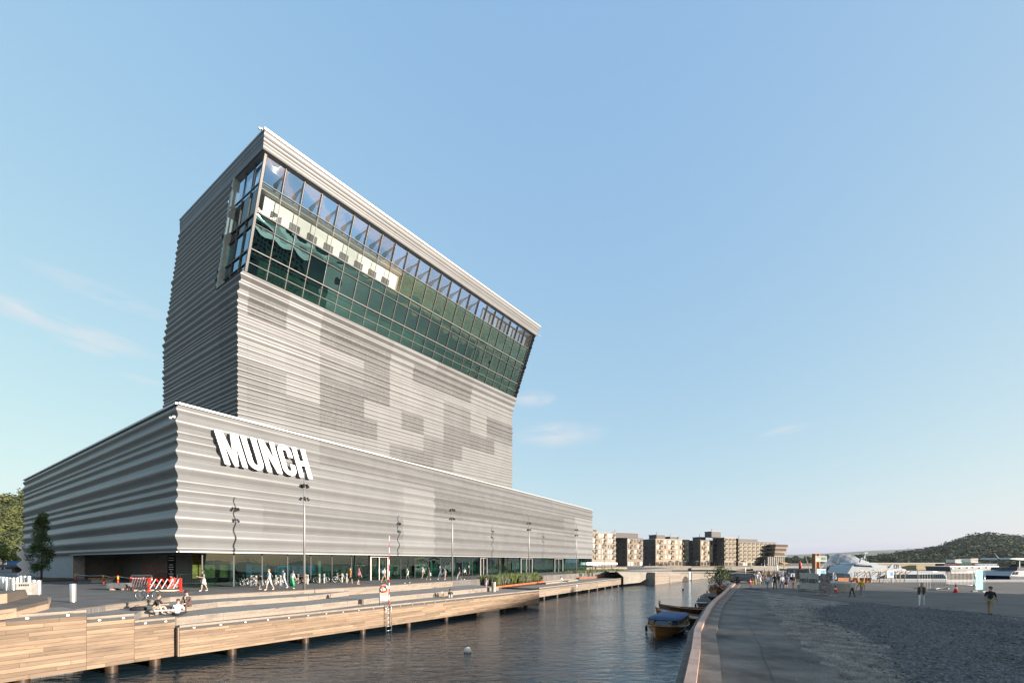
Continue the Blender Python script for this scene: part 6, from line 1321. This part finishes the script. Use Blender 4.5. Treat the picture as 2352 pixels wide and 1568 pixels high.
yd = 100.; yx0 = (2240-1176)/FPX*yd; t = thing('grey_pontoon', 'long grey steel pontoon with small white lamps on top', 'pontoon', (yx0, yd, WZ)); slabp('hull', [(2186, 1318), (2182, 1301), (2300, 1300.5), (2294, 1317)], 0, 6, M('pontoon_grey', (.14, .145, .15), .5, .3, var=.12, vscale=.5)); slabp('deck_edge', [(2180, 1301), (2180, 1299.6), (2302, 1299), (2302, 1300.6)], -.15, 6, steel)
for px, py in ((2186, 1306), (2205, 1305), (2222, 1304), (2235, 1303), (2250, 1304.5), (2266, 1303.5)): slabp('lamp', [(px, py), (px, py-2), (px+3, py-2), (px+3, py)], -.15, 0, white)
yd = 95; yx0 = (2180-1176)/FPX*yd; t = thing('moored_barge', 'dark brown low barge between the asphalt edge and the pontoon', 'barge', (yx0, yd, WZ)); slabp('hull', [(2080, 1340), (2080, 1318), (2300, 1317), (2300, 1340)], 0, 3, M('barge_brown', (.055, .035, .03), .7, var=.3, vscale=.3)); slabp('red_rubbing_strip', [(2080, 1330), (2080, 1328), (2352, 1330), (2352, 1332)], -.2, -.05, M('strip_red', (.25, .03, .03), .6)); slabp('deck_rail', [(2080, 1318), (2080, 1316.6), (2300, 1315.8), (2300, 1317)], -.1, .1, M('rail_rust', (.2, .07, .04), .7))
# ---- geodesic dome, vans, orange tower, masts
dome_m = bpy.data.materials.new('dome_film'); dome_m.use_nodes = True; dt = dome_m.node_tree; dt.nodes.clear(); d1 = N(dt, 'ShaderNodeBsdfTransparent'); d2 = N(dt, 'ShaderNodeBsdfDiffuse'); d2.inputs[0].default_value = (.62, .62, .64, 1); d3 = N(dt, 'ShaderNodeMixShader'); d3.inputs[0].default_value = .42; L(dt, d1.outputs[0], d3.inputs[1]); L(dt, d2.outputs[0], d3.inputs[2]); d4 = N(dt, 'ShaderNodeOutputMaterial'); L(dt, d3.outputs[0], d4.inputs[0])
t = thing('geodesic_dome', 'white transparent geodesic dome on a mound beyond the harbour', 'dome', AT(1937, 105, .6)); bm = bmesh.new(); bmesh.ops.create_icosphere(bm, subdivisions=3, radius=4.6); bmesh.ops.delete(bm, geom=[v_ for v_ in bm.verts if v_.co.z < -.25], context='VERTS'); me = bpy.data.meshes.new('dome_skin'); bm.to_mesh(me); me.materials.append(dome_m); ob('skin', me, t); bm.free()
bm = bmesh.new(); bmesh.ops.create_icosphere(bm, subdivisions=2, radius=4.65); q = MB()
for e_ in bm.edges:
    a, b = e_.verts[0].co, e_.verts[1].co
    if a.z > -.3 and b.z > -.3: q.tube([a, b], .055, 4)
q.build('strut_frame', M('dome_strut', (.55, .55, .56), .4, .5), t); bm.free()
rnd = random.Random(31); p = AT(1930, 100, 0); t = thing('shrub_mound', 'mound of mixed shrubs in front of the dome', 'shrubs', p); q = MB(); q.lathe([(4.8, -1), (4.4, 1.0), (2.5, 2.0), (0, 2.3)], (0, 0, 0), 14, 1.15, .7); q.build('earth', MATS['soil'], t, True); q = MB()
for i in range(110): a = rnd.uniform(0, 6.28); r = rnd.uniform(0, 4.6); v_, f_ = leaves((r*math.cos(a)*1.15, r*math.sin(a)*.7, 1.9-r*.25+rnd.uniform(0, .6)), (.6, .6, .5), 34, .25, rnd, .2); q.add(v_, f_)
q.build('foliage', M('shrub_leaf', (.10, .10, .035), .8, var=.5, vscale=.6, rand=0, col2=(.04, .05, .02)), t)
def van(label, px, d, mat, Ln=5, H=2.1, rz=0.):
    t = thing('parked_van', label, 'van', AT(px, d, .0), rz, 'vehicles parked behind the crowd'); pr = [(-Ln/2, .35), (-Ln/2, H*.9), (-Ln/2+.25, H), (Ln*.18, H), (Ln*.32, H*.62), (Ln/2-.1, H*.52), (Ln/2, .4)]; q = MB(); n = len(pr); q.add([(x, -.95, z) for x, z in pr]+[(x, .95, z) for x, z in pr], [tuple(range(n)), tuple(range(2*n-1, n-1, -1))]+[(i+1, i, n+i, n+(i+1)) if i < n-1 else (0, i, n+i, n) for i in range(n)]); q.build('body', mat, t)
    q = MB(); q.quad((-Ln*.4, -.96, H*.6), (Ln*.15, -.96, H*.6), (Ln*.13, -.96, H*.92), (-Ln*.4, -.96, H*.92)); q.build('side_window', winm, t)
    for x_ in (-Ln*.32, Ln*.3):
        for y_ in (-.9, .9): q = MB(); q.lathe([(0, -.1), (.3, -.1), (.34, 0), (.3, .1), (0, .1)], (0, 0, 0), 14); q.v = [(v_[0]+x_, v_[2]+y_, v_[1]+.34) for v_ in q.v]; q.build('wheel', dark, t, 'auto')
van('black van parked below the orange tower', 1872, 72, M('van_black', (.012, .014, .016), .2, rand=0)); van('dark blue van with white roof box, left of the black van', 1845, 78, M('van_blue', (.02, .035, .075), .25, rand=0)); van('small dark car at the far end of the path behind the crowd', 1708, 66, M('car_dark', (.02, .025, .035), .2, rand=0), 4.2, 1.5)
p = AT(1874.5, 112, 0); t = thing('orange_tower', 'slim orange-brown rectangular tower block beyond the harbour', 'tower', p); hh = ZH(1271, 112); q = MB(); q.box((-.25, 0, hh/2-.5), (.85, 1.2, hh+1)); q.build('shaft', M('tower_orange', (.34, .10, .02), .8, var=.08), t); q = MB(); q.box((.36, -.3, hh/2-.5), (.35, .9, hh+1)); q.build('side_fin', M('tower_orange_lt', (.5, .18, .04), .8), t)
for px, d, z0, z1, lb, lean_ in ((1838, 75, 1330, 1287, 'red beacon mast behind the crowd', 0), (1866, 70, 1330, 1273, 'leaning timber pole between the crowd and the black van', -1.2), (1785, 74, 1330, 1281, 'thin grey mast between the crowd and the vans', 0), (1712, 70, 1322, 1287, 'thin pole above the small dark car', 0), (1756, 100, 1312, 1284, 'thin far flagpole above the footbridge', 0), (2108, 82, 1325, 1304, 'short steel mast right of the timber frame', 0)):
    p = AT(px, d, 0); h_ = ZH(z1, d); t = thing('mast', lb, 'mast', p, 0); q = MB(); q.tube([(0, 0, 0), (lean_, 0, h_)], [.09, .05], 6); q.build('pole', timb if 'timber' in lb else (MATS['galvanised_pole']), t, True)
    if 'red' in lb: q = MB(); q.lathe([(.2, 1.9), (.24, 2.9), (.1, 3.2), (0, 3.3)], (0, 0, 0), 12); q.build('beacon', redm, t, True)
    else: q = MB(); q.lathe([(.12, 0), (.12, .05), (.06, .08)], (0, 0, 0), 8); q.build('foot', dark, t)
# ================================================================ far side of the canal
bconc = M('bridge_concrete', (.21, .19, .16), .8, var=.14, vscale=.5, rand=.03, bump=.1)
# concrete abutment with the underpass, then a plank pontoon
t = thing('concrete_bridge', 'pale concrete bridge abutment with a dark underpass at the canal end', 'bridge', G(1440, 1340, WZ)); O = t.location.copy()
def rel3(px, d, z): v_ = AT(px, d, z); return (v_.x-O.x, v_.y-O.y, z-O.z)
def wall_poly(name, lst, mat, th=3.0):
    q = MB(); lo = [rel3(px, d, ZH(py, d)) for px, py, d in lst]; hi = [(x+.3, y+th, z) for x, y, z in lo]; n = len(lo); q.add(lo+hi, [tuple(range(n)), tuple(range(2*n-1, n-1, -1))]+[((i+1) % n, i, n+i, n+(i+1) % n) for i in range(n)]); me = q.mesh(name); bm = bmesh.new(); bm.from_mesh(me); bmesh.ops.recalc_face_normals(bm, faces=bm.faces); bmesh.ops.triangulate(bm, faces=bm.faces); bm.to_mesh(me); bm.free(); me.materials.append(mat); return ob(name, me, t)
wall_poly('abutment', [(1418, 1312.5, 92), (1505, 1313.5, 104), (1505, 1328, 104), (1484, 1329, 101), (1470, 1337, 99), (1432, 1341, 93), (1432, 1324, 93)], bconc, 4)
wall_poly('painted_underpass_shade', [(1470, 1342, 108), (1470, 1328, 108), (1508, 1326, 110), (1508, 1342, 110)], dark, .5)  # dark wall painting in the shade inside the underpass
wall_poly('deck_slab', [(1400, 1313.6, 96), (1400, 1312, 96), (1660, 1312.6, 150), (1660, 1314, 150)], bconc, 10)
a_ = AT(1505, 100, WZ); b_ = AT(1643, 148, WZ); d = V2(b_-a_); ln = d.length; d = d/ln; t = thing('plank_pontoon', 'far block clad in pale horizontal boards standing in the canal', 'dock', (a_.x, a_.y, WZ-.2), math.atan2(d.y, d.x)); rows = 11; za = ZH(1314, 100)-WZ+.2; zb = ZH(1316.5, 148)-WZ+.2
q = MB(); hexa(q, [(0, .1, 0), (ln, .1, 0), (ln, 14, 0), (0, 14, 0)], [(0, .1, za), (ln, .1, zb), (ln, 14, zb), (0, 14, za)]); q.build('body', deckw, t)
for r in range(rows):
    for c in range(6):
        x0, x1 = ln*c/6, ln*(c+1)/6; z0a, z1a = za*(r/rows), za*((r+1)/rows); f0 = x0/ln; q = MB(); zz0 = z0a*(1-f0)+zb*(r/rows)*f0; zz1 = z1a*(1-f0)+zb*((r+1)/rows)*f0; f1 = x1/ln; yy0 = z0a*(1-f1)+zb*(r/rows)*f1; yy1 = z1a*(1-f1)+zb*((r+1)/rows)*f1
        hexa(q, [(x0+.02, 0, zz0+.04), (x1-.02, 0, yy0+.04), (x1-.02, .1, yy0+.04), (x0+.02, .1, zz0+.04)], [(x0+.02, 0, zz1-.04), (x1-.02, 0, yy1-.04), (x1-.02, .1, yy1-.04), (x0+.02, .1, zz1-.04)]); q.build('plank', larch_grey, t)
q = MB(); q.box((ln*.48, -.06, za*.5), (2.4, .05, za*.7)); q.build('glass_panel', M('pale_glass', (.55, .62, .6), .1, rand=0), t)
# thin footbridge reaching to the right bank
t = thing('footbridge', 'low pale footbridge crossing the far end of the canal', 'bridge', AT(1640, 150, -.4)); O = t.location.copy(); wall_poly('deck', [(1636, 1315, 150), (1636, 1320.5, 150), (1780, 1323, 135), (1780, 1318, 135)], bconc, 4); wall_poly('soffit_beam', [(1640, 1321, 150.5), (1640, 1322.5, 150.5), (1780, 1325, 136), (1780, 1323, 136)], dark, 3)
# far land and promenade
land = M('far_land', (.16, .14, .11), .9, var=.2, vscale=.05, rand=0)
pr_ = [AT(1340, 150), AT(1420, 118), AT(1470, 122), AT(1480, 205), AT(1700, 222), AT(1930, 235), AT(1940, 290), AT(1900, 900), AT(1300, 900), AT(1000, 400)]
mb = MB(); mb.prism([(p.x, p.y) for p in pr_], -3.2, .85); mb.build('far_ground', land, kind='structure')
t = thing('waterfront_promenade', 'long pale concrete waterfront promenade before the apartment blocks', 'promenade', AT(1700, 215, -2.3)); O = t.location.copy()
for i, (x0, x1, y0, y1, d0, d1) in enumerate([(1480, 1588, 1299, 1309, 205, 210), (1588, 1665, 1303.5, 1308, 209, 214), (1665, 1725, 1300, 1306.5, 214, 218), (1725, 1800, 1299, 1305.5, 218, 224), (1800, 1900, 1299.5, 1306, 224, 231)]): wall_poly('concrete_wall', [(x0, y0, d0), (x0, y1, d0), (x1-.6, y1, d1), (x1-.6, y0, d1)], bconc, 5)
for i, (x0, x1) in enumerate(((1670, 1712), (1730, 1790))): wall_poly('painted_shade_strip', [(x0, 1306.2, 213), (x0, 1309, 213), (x1, 1309, 219), (x1, 1306.2, 219)], dark, 3)  # dark solid strips painting in the shade under the promenade edge
# sloped planted bank and long white canopy beside the museum end
t = thing('white_canopy', 'long white market canopy roof right of the museum end', 'canopy', AT(1370, 120, PLZ)); O = t.location.copy(); wall_poly('roof_edge', [(1334, 1290.5, 118), (1334, 1297, 118), (1418, 1296, 128), (1418, 1291.5, 128)], white, 8); 
for px in (1338, 1360, 1382, 1404): wall_poly('post', [(px, 1296, 122), (px, 1308, 122), (px+1.5, 1308, 122), (px+1.5, 1296, 122)], dark, .2)
wall_poly('counter', [(1345, 1303, 124), (1345, 1308, 124), (1440, 1306.5, 130), (1440, 1302, 130)], M('counter_wood', (.3, .24, .17), .8), 1)
# ---- apartment blocks
winl = M('far_window_light', (.40, .385, .34), .15, rand=.25, spec=.8); wind = M('far_window_dark', (.03, .032, .036), .1, rand=.3, spec=.8); balc = M('painted_balcony_shade', (.06, .05, .045), .8, rand=.1)
EF = Vector((.90, .436)); ES = Vector((-.436, .90))
def apartment(label, xc, d, xr, xl, ytop, floors, cols, fcol, scol, base=.85, kind='brick', seed=0, roofbox=None, ground=True):
    rnd = random.Random(seed); c = AT(xc, d); a = (xc-1176)/FPX; k = (xr-1176)/FPX; W = (k*c.y-c.x)/(EF.x-k*EF.y); k2 = (xl-1176)/FPX; D = (k2*c.y-c.x)/(ES.x-k2*ES.y); D = max(6, D); H = ZH(ytop, d)-base
    t = thing('apartment_block', label, 'building', (c.x, c.y, base), math.atan2(EF.y, EF.x), 'apartment blocks across the harbour'); fm = M('facade_%d' % seed, fcol, .8, var=.10, vscale=.25, rand=0, bump=.1, bscale=3); sm = M('side_%d' % seed, scol, .8, var=.15, vscale=.25, rand=0)  # sides coloured darker than fronts, adding to their shade
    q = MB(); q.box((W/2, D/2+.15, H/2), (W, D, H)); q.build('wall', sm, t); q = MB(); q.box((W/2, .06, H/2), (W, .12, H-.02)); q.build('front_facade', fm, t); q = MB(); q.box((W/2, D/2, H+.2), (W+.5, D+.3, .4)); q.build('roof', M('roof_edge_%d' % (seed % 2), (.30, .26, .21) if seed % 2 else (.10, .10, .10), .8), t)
    fh = H/(floors+(.2 if ground else 0)); cwid = W/cols
    for f in range(floors):
        for q_ in range(cols):
            x = cwid*(q_+.5); z = fh*(f+.55)+(.2*fh if ground and f else 0)
            if f == 0 and ground:
                q = MB(); q.box((x, -.03, z-.1*fh), (cwid*.74, .10, fh*.68)); o = q.build('shop_window', wind if rnd.random() < .8 else winl, t); continue
            big = (q_ % 3 == 1) if kind == 'brick' else True
            if big:
                q = MB(); q.box((x, -.03, z+.12*fh), (cwid*.72, .10, fh*.42)); q.build('balcony_shade_panel', balc, t); q = MB(); q.box((x, -.3 if kind == 'brick' else -.25, z-.26*fh), (cwid*.82, .6 if kind == 'brick' else .5, fh*.34)); q.build('balcony', fm, t)  # dark panels put the balcony shade into colour; the wall behind is flat
            else:
                w_ = cwid*rnd.choice((.3, .42, .5)); q = MB(); q.box((x+rnd.uniform(-.12, .12)*cwid, -.03, z), (w_, .10, fh*.62)); o = q.build('window', winl if rnd.random() < .78 else wind, t); q = MB(); q.bar((x, -.1, z-fh*.31), (x, -.1, z+fh*.31), .08, .06, up=(0, 1, 0)); q.build('glazing_bar', fm, o) if False else None
    ns = max(2, int(D/5))
    for f in range(1, floors):
        for q_ in range(ns): q = MB(); q.box((-.03, D*(q_+.5)/ns, fh*(f+.6)), (.10, D/ns*.35, fh*.5)); q.build('side_window', wind, t)
    for x0, x1, h_ in (roofbox or []):
        q = MB(); q.box((W*(x0+x1)/2, D*.5, H+.4+h_/2), (W*(x1-x0), D*.6, h_)); rb = q.build('roof_storey', M('penthouse_dark', (.07, .065, .065), .7, rand=.1), t); q = MB(); q.box((W*(x0+x1)/2, D*.5, H+.4+h_+.12), (W*(x1-x0)+.8, D*.64, .22)); q.build('roof_eave', M('eave', (.25, .22, .18), .7), rb)
        q = MB(); q.tube([(W*x0+1, D*.3, H+h_), (W*x0+1, D*.3, H+h_+2.2)], .12, 5); q.build('flue', dark, rb)
    return t
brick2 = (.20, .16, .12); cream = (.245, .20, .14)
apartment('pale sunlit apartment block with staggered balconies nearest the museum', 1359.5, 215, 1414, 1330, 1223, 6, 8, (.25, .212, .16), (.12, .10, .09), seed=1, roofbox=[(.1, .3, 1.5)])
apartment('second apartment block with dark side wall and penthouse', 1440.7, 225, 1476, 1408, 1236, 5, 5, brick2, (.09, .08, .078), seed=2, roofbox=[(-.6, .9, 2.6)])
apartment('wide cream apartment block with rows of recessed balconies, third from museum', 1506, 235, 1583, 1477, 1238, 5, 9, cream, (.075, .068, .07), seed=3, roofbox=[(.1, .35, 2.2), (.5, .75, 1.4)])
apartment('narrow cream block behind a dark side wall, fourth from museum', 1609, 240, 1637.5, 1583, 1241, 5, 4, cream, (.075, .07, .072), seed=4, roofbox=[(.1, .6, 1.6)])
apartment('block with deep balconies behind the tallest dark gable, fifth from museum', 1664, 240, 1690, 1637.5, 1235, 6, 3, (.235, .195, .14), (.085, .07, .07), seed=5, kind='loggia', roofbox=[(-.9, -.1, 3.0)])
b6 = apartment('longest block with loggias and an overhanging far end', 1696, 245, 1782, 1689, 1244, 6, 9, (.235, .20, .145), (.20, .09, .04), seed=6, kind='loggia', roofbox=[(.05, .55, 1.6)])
# cantilevered end with terraces over dark glazing
t = thing('terraced_restaurant', 'glazed pavilion with cantilevered pale terraces at the end of row', 'building', AT(1778, 251, .85), math.atan2(EF.y, EF.x)); W = 11.0
for i, (z0, ext) in enumerate(((5.6, 0), (8.2, 1.2), (10.6, 2.2))): q = MB(); q.box((W/2+ext-1, 3, z0), (W+ext+1, 8, .6)); q.build('terrace_slab', M('facade_6', (.5,)*3), t); q = MB(); q.box((W/2+ext-1, 2.6, z0+1.2), (W+ext-1.6, 6, 1.6)); q.build('glass_storey', wind, t)
q = MB(); q.box((W/2-4, 3, 2.7), (W+4, 6, 5.2)); q.build('glass_base', M('pavilion_glass', (.035, .045, .045), .08, rand=0), t)
for i in range(9): q = MB(); q.bar((-5.5+i*1.85, -.05, .1), (-5.5+i*1.85, -.05, 5.3), .14, .14, up=(0, 1, 0)); q.build('glazing_bar', M('door_frame', (.4,)*3), t)
q = MB(); q.add([(5, -.2, 2.0), (10.5, -.2, 2.0), (10.8, -2.4, 1.3), (5.2, -2.4, 1.3)], [(0, 1, 2, 3)]); q.add([(5, -.2, 1.95), (10.5, -.2, 1.95), (10.8, -2.4, 1.25), (5.2, -2.4, 1.25)], [(3, 2, 1, 0)]); q.build('orange_awning', M('awning_orange', (.62, .28, .05), .8), t)
# tiny strollers and parasols on the far promenade
rnd = random.Random(77); cols_ = ['white', 'black', 'navy', 'tan', 'red', 'lgrey', 'blue', 'beige', 'dgrey', 'khaki']
PW = ['left end of row']+['%s from the left of row' % w_ for w_ in 'second third fourth fifth sixth seventh eighth ninth tenth eleventh twelfth thirteenth'.split()]+['%s from the right of row' % w_ for w_ in 'thirteenth twelfth eleventh tenth ninth eighth seventh sixth fifth fourth third second'.split()]+['right end of row']
for i in range(26):
    px = 1490+i*15.2+rnd.uniform(-4, 4); d_ = rnd.uniform(222, 240); c1, c2 = rnd.choice(cols_), rnd.choice(cols_); p = AT(px, d_, .85); o = person('distant stroller in %s and %s far off, %s' % (c1, c2, PW[i]), p, rnd.choice((LEFT, RIGHT)), rnd.choice(('walk', 'walk2', 'stand')), c1, c2, 'black', 'dark', h=rnd.uniform(1.6, 1.85), group='people on the far promenade')
for i, px in enumerate((1540, 1556, 1572, 1600, 1625, 1690, 1706)):
    p = AT(px, 232, .85); t = thing('cafe_parasol', 'dark cafe parasol before the apartment shops, number %d from the museum' % (i+1) if False else ['cafe parasol in front of the wide cream block, left one', 'cafe parasol in front of the wide cream block, middle one', 'cafe parasol in front of the wide cream block, right one', 'cafe parasol by the fourth block dark side', 'cafe parasol below the narrow cream block', 'cafe parasol at the foot of the fifth block', 'cafe parasol left of the longest block'][i], 'parasol', p, 0, 'cafe parasols on the promenade'); q = MB(); q.lathe([(1.6, 2.3), (.1, 3.0), (0, 3.02)], (0, 0, 0), 8); q.build('canopy', M('parasol_dark', (.10, .10, .09), .8, rand=.3), t); q = MB(); q.tube([(0, 0, 0), (0, 0, 2.9)], .05, 5); q.build('pole', dark, t)
# ================================================================ hills and woods
def forest(name, label, pts_, leafsz, per, mat, seed):
    rnd = random.Random(seed); V = []; F = []
    for x, y, z, r, h in pts_:
        for _ in range(per):
            a = Vector((rnd.gauss(0, 1), rnd.gauss(0, 1), rnd.gauss(0, 1))).normalized()*rnd.uniform(.55, 1.0)
            c = Vector((x+a.x*r, y+a.y*r, z+h*.55+a.z*h*.5)); s = leafsz*rnd.uniform(.6, 1.5); nrm = (a+Vector((rnd.uniform(-.5, .5), rnd.uniform(-.5, .5), rnd.uniform(-.2, .8)))).normalized(); u = nrm.orthogonal().normalized(); an = rnd.uniform(0, 6.28); u = u*math.cos(an)+nrm.cross(u)*math.sin(an); w_ = nrm.cross(u)
            k = len(V); V += [c-u*s*.5, c+w_*s*.4, c+u*s*.5, c-w_*s*.4]; F.append((k, k+1, k+2, k+3))
    me = bpy.data.meshes.new(name); me.from_pydata(V, [], F); me.materials.append(mat); return ob(name, me, kind='stuff', label=label, cat='wood')
def ridge(name, prof, d0, d1, mat, zb=-3.):
    """hill: prof = [(px, py)] silhouette seen at distance d1; slopes down towards d0"""
    q = MB(); n = len(prof); V = []; R = 8
    for j in range(R+1):
        f = j/R; d_ = d0+(d1-d0)*f
        for px, py in prof:
            zt = ZH(py, d1); p = AT(px, d_); V.append((p.x, p.y, zb+(zt-zb)*(f**.8)))
    for px, py in prof: p = AT(px, d1*1.35); V.append((p.x, p.y, zb))
    q.add(V, [(j*n+i, j*n+i+1, (j+1)*n+i+1, (j+1)*n+i) for j in range(R+1) for i in range(n-1)]); return q.build(name, mat, smooth=True, kind='structure')
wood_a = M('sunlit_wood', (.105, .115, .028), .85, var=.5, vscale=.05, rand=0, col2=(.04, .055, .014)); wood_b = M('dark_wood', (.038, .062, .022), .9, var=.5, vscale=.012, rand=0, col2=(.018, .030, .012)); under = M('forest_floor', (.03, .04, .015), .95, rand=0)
def interp(prof, px):
    for (a, b), (c, d_) in zip(prof, prof[1:]):
        if a <= px <= c: return b+(d_-b)*(px-a)/(c-a)
    return prof[-1][1]
def on_ridge(prof, d0, d1, n, seed, r0, r1, zb=-3., fmin=0., front=1.0):
    rnd = random.Random(seed); out = []
    for _ in range(n):
        px = rnd.uniform(prof[0][0], prof[-1][0]); f = rnd.uniform(fmin, 1.)**front; d_ = d0+(d1-d0)*f; zt = ZH(interp(prof, px), d1); p = AT(px, d_); r = rnd.uniform(r0, r1); out.append((p.x, p.y, zb+(zt-zb)*(f**.8)-r*.6, r, r*rnd.uniform(1.4, 2.2)))
    return out
pl_ = [(-700, 1150), (-400, 1148), (-150, 1150), (0, 1146), (60, 1140), (130, 1142), (260, 1150)]; ridge('left_hill', pl_, 190, 300, under); forest('left_wood', 'sunlit wooded hillside behind the museum at the left', on_ridge(pl_, 188, 300, 620, 3, 3.0, 6.0, front=.8), 1.15, 130, wood_a, 5)
rh = [(2020, 1287), (2060, 1281), (2100, 1276), (2140, 1269), (2175, 1258), (2205, 1246), (2235, 1236), (2262, 1232.5), (2290, 1235), (2320, 1239), (2352, 1243), (2480, 1262), (2640, 1284)]; ridge('right_hill', rh, 700, 1050, under, -3); forest('right_hill_wood', 'dark wooded hill beyond the harbour at the right', on_ridge(rh, 690, 1050, 1500, 6, 7, 13, front=.8), 4.2, 46, wood_b, 8)
tl_ = [(1795, 1287), (1850, 1284), (1900, 1282), (1960, 1281), (2020, 1281), (2080, 1283), (2140, 1285), (2260, 1287), (2500, 1287)]; ridge('far_shore', tl_, 620, 680, under, -3); forest('far_shore_wood', 'line of dark trees along the far shore', on_ridge(tl_, 600, 680, 520, 16, 3.4, 5.2, front=.6), 2.2, 60, wood_b, 18)
fh_ = [(1500, 1286), (1700, 1280), (1800, 1274), (1860, 1272), (1940, 1268), (2000, 1264), (2060, 1262), (2120, 1258), (2180, 1252), (2300, 1247), (2600, 1246), (3000, 1262)]; farh = M('far_hill_wood', (.05, .07, .035), .95, var=.3, vscale=.003, rand=0); ridge('far_hills', fh_, 3600, 5200, farh, -3)
# unseen land behind and left: wooded ring added to darken low sky light and reflections
back = []
rb_ = random.Random(55)
q = MB(); n = 64; V = []
for i in range(n+1):
    a = rad(70)+rad(262)*i/n       # bearing swept anticlockwise from ahead-left, round behind, to the right
    hgt = 46+16*math.sin(i*.55)+9*math.sin(i*1.7+1)
    if i > n-10: hgt *= (n-i)/10
    for R_, z_ in ((430, -3), (520, hgt*.6), (640, hgt), (900, hgt*.8)): V.append((R_*math.cos(a+rad(20)), R_*math.sin(a+rad(20)), z_))
q.add(V, [(4*i+j, 4*i+4+j, 4*i+5+j, 4*i+1+j) for i in range(n) for j in range(3)]); q.f = [f_[::-1] for f_ in q.f]; q.build('surrounding_hills', M('surrounding_wood', (.05, .062, .03), .95, var=.5, vscale=.03, rand=0), smooth=True, kind='structure')
# small white houses on the left hillside
for px, py, d_, lb in ((14, 1243, 235, 'white modern villa on the wooded hillside'), (4, 1290, 180, 'small low building below the wooded hillside')):
    p = AT(px, d_, ZH(py+6, d_)); t = thing('hillside_house', lb, 'house', p, rad(-20)); q = MB(); q.box((0, 0, 1.6), (4.5, 4, 3.2)); q.box((.8, .5, 4.2), (2.8, 3, 2.2)); q.build('wall', M('villa_white', (.7, .68, .63), .8), t); q = MB()
    for x_ in (-1.4, 0, 1.4): q.box((x_, -2.02, 1.9), (.9, .06, 1.4))
    q.build('window', wind, t); q = MB(); q.box((0, 0, 3.26), (4.9, 4.3, .14)); q.box((.8, .5, 5.36), (3.1, 3.3, .14)); q.build('roof', MATS['roof_edge_0'], t)
# viaduct deck, excavator and fence in the gap at the far left
p = AT(20, 95, 1.0); t = thing('viaduct', 'dark road bridge deck at the far left behind the bollards', 'bridge', p, rad(8)); q = MB(); q.box((-4, 0, 1.35), (34, 4, .5)); q.build('deck', M('viaduct_grey', (.11, .10, .095), .8), t)
for x_ in (-12, -5, 2, 9): q = MB(); q.box((x_, 0, .5), (.6, 2.5, 1.5)); q.build('pier', M('viaduct_grey', (.1,)*3), t)
q = MB(); q.tube([(-20, -1.9, 2.4), (12, -1.9, 2.4)], .05, 5)
for x_ in range(-20, 13, 2): q.tube([(x_, -1.9, 1.6), (x_, -1.9, 2.4)], .03, 4)
q.build('railing', dark, t)
p = AT(34, 130, 1.0); t = thing('excavator', 'yellow excavator arm and blue cabin beyond the bridge deck', 'excavator', p); yel = M('machine_yellow', (.55, .30, .02), .5); q = MB(); q.box((0, 0, 1.8), (2.6, 2, 1.5)); q.build('cabin', M('machine_blue', (.05, .18, .42), .5), t); q = MB(); q.bar((-1.0, 0, 2.4), (-2.8, 0, 5.4), .4, .4); q.bar((-2.8, 0, 5.4), (-4.8, 0, 3.4), .3, .3); q.build('arm', yel, t); q = MB(); q.box((0, 0, .55), (3.2, 2.2, .9)); q.build('track', dark, t)
# trees below the hillside at the far left edge
for px, d_, h_, lb in ((6, 120, 7.5, 'bright green broad tree at the left picture edge'), (34, 135, 6.0, 'bright green tree left of the wavy wall end')):
    rnd = random.Random(int(px)); p = AT(px, d_, 1.0); t = thing('roadside_tree', lb, 'tree', p); q = MB(); q.tube([(0, 0, 0), (.1, 0, h_*.5)], [.2, .1], 7)
    for i in range(6): a = i*1.05; q.tube([(0, 0, h_*.35), (math.cos(a)*1.6, math.sin(a)*1.6, h_*.7)], [.09, .03], 5)
    q.build('trunk', bark, t, True); q = MB()
    for i in range(40): a = rnd.uniform(0, 6.28); r = rnd.uniform(0, 3.0); v_, f_ = leaves((r*math.cos(a), r*math.sin(a), h_*rnd.uniform(.45, .95)-r*.3), (.9, .9, .7), 40, .42, rnd, .3); q.add(v_, f_)
    q.build('crown', M('bright_leaf', (.15, .19, .02), .7, var=.4, vscale=.5, rand=0, col2=(.06, .10, .015)), t)

# ================================================================ unseen buildings added out of frame to shade the gravel, with a gap for sun
def shade_block(label, y0, y1, H, seed):
    t = thing('added_shade_building', label, 'building', (120, (y0+y1)/2, 0)); W = 26; Dp = y1-y0; hm = M('shade_block_facade', (.36, .34, .31), .8, var=.1, vscale=.2, rand=.05); q = MB(); q.box((W/2, 0, H/2), (W, Dp, H)); q.build('wall', hm, t); q = MB(); q.box((W/2, 0, H+.25), (W+1, Dp+.4, .5)); q.build('roof', M('shade_block_roof', (.12, .12, .12), .8), t)
    fl = 6; n = max(2, int(Dp/4))
    for f in range(fl):
        for i in range(n): q = MB(); q.box((-.04, -Dp/2+Dp*(i+.5)/n, H*(f+.55)/fl), (.12, Dp/n*.6, H/fl*.55)); q.build('window', wind, t)
shade_block('long unseen building added right of the quay to shade it', -112, -30, 20.3, 1); shade_block('shorter unseen building added right of the quay to shade it', -27.2, 2, 20.3, 2)
# ================================================================ evening air over the fjord
hz = MB(); hz.box((0, 2600, 121), (9000, 7600, 248.5)); hm_ = bpy.data.materials.new('haze_air'); hm_.use_nodes = True; tt = hm_.node_tree; tt.nodes.clear()
pv_ = N(tt, 'ShaderNodeVolumePrincipled'); pv_.inputs['Color'].default_value = (.93, .95, .97, 1); pv_.inputs['Density'].default_value = .000035; pv_.inputs['Anisotropy'].default_value = .0
oo = N(tt, 'ShaderNodeOutputMaterial'); L(tt, pv_.outputs[0], oo.inputs['Volume']); hz.build('haze', hm_, kind='stuff')
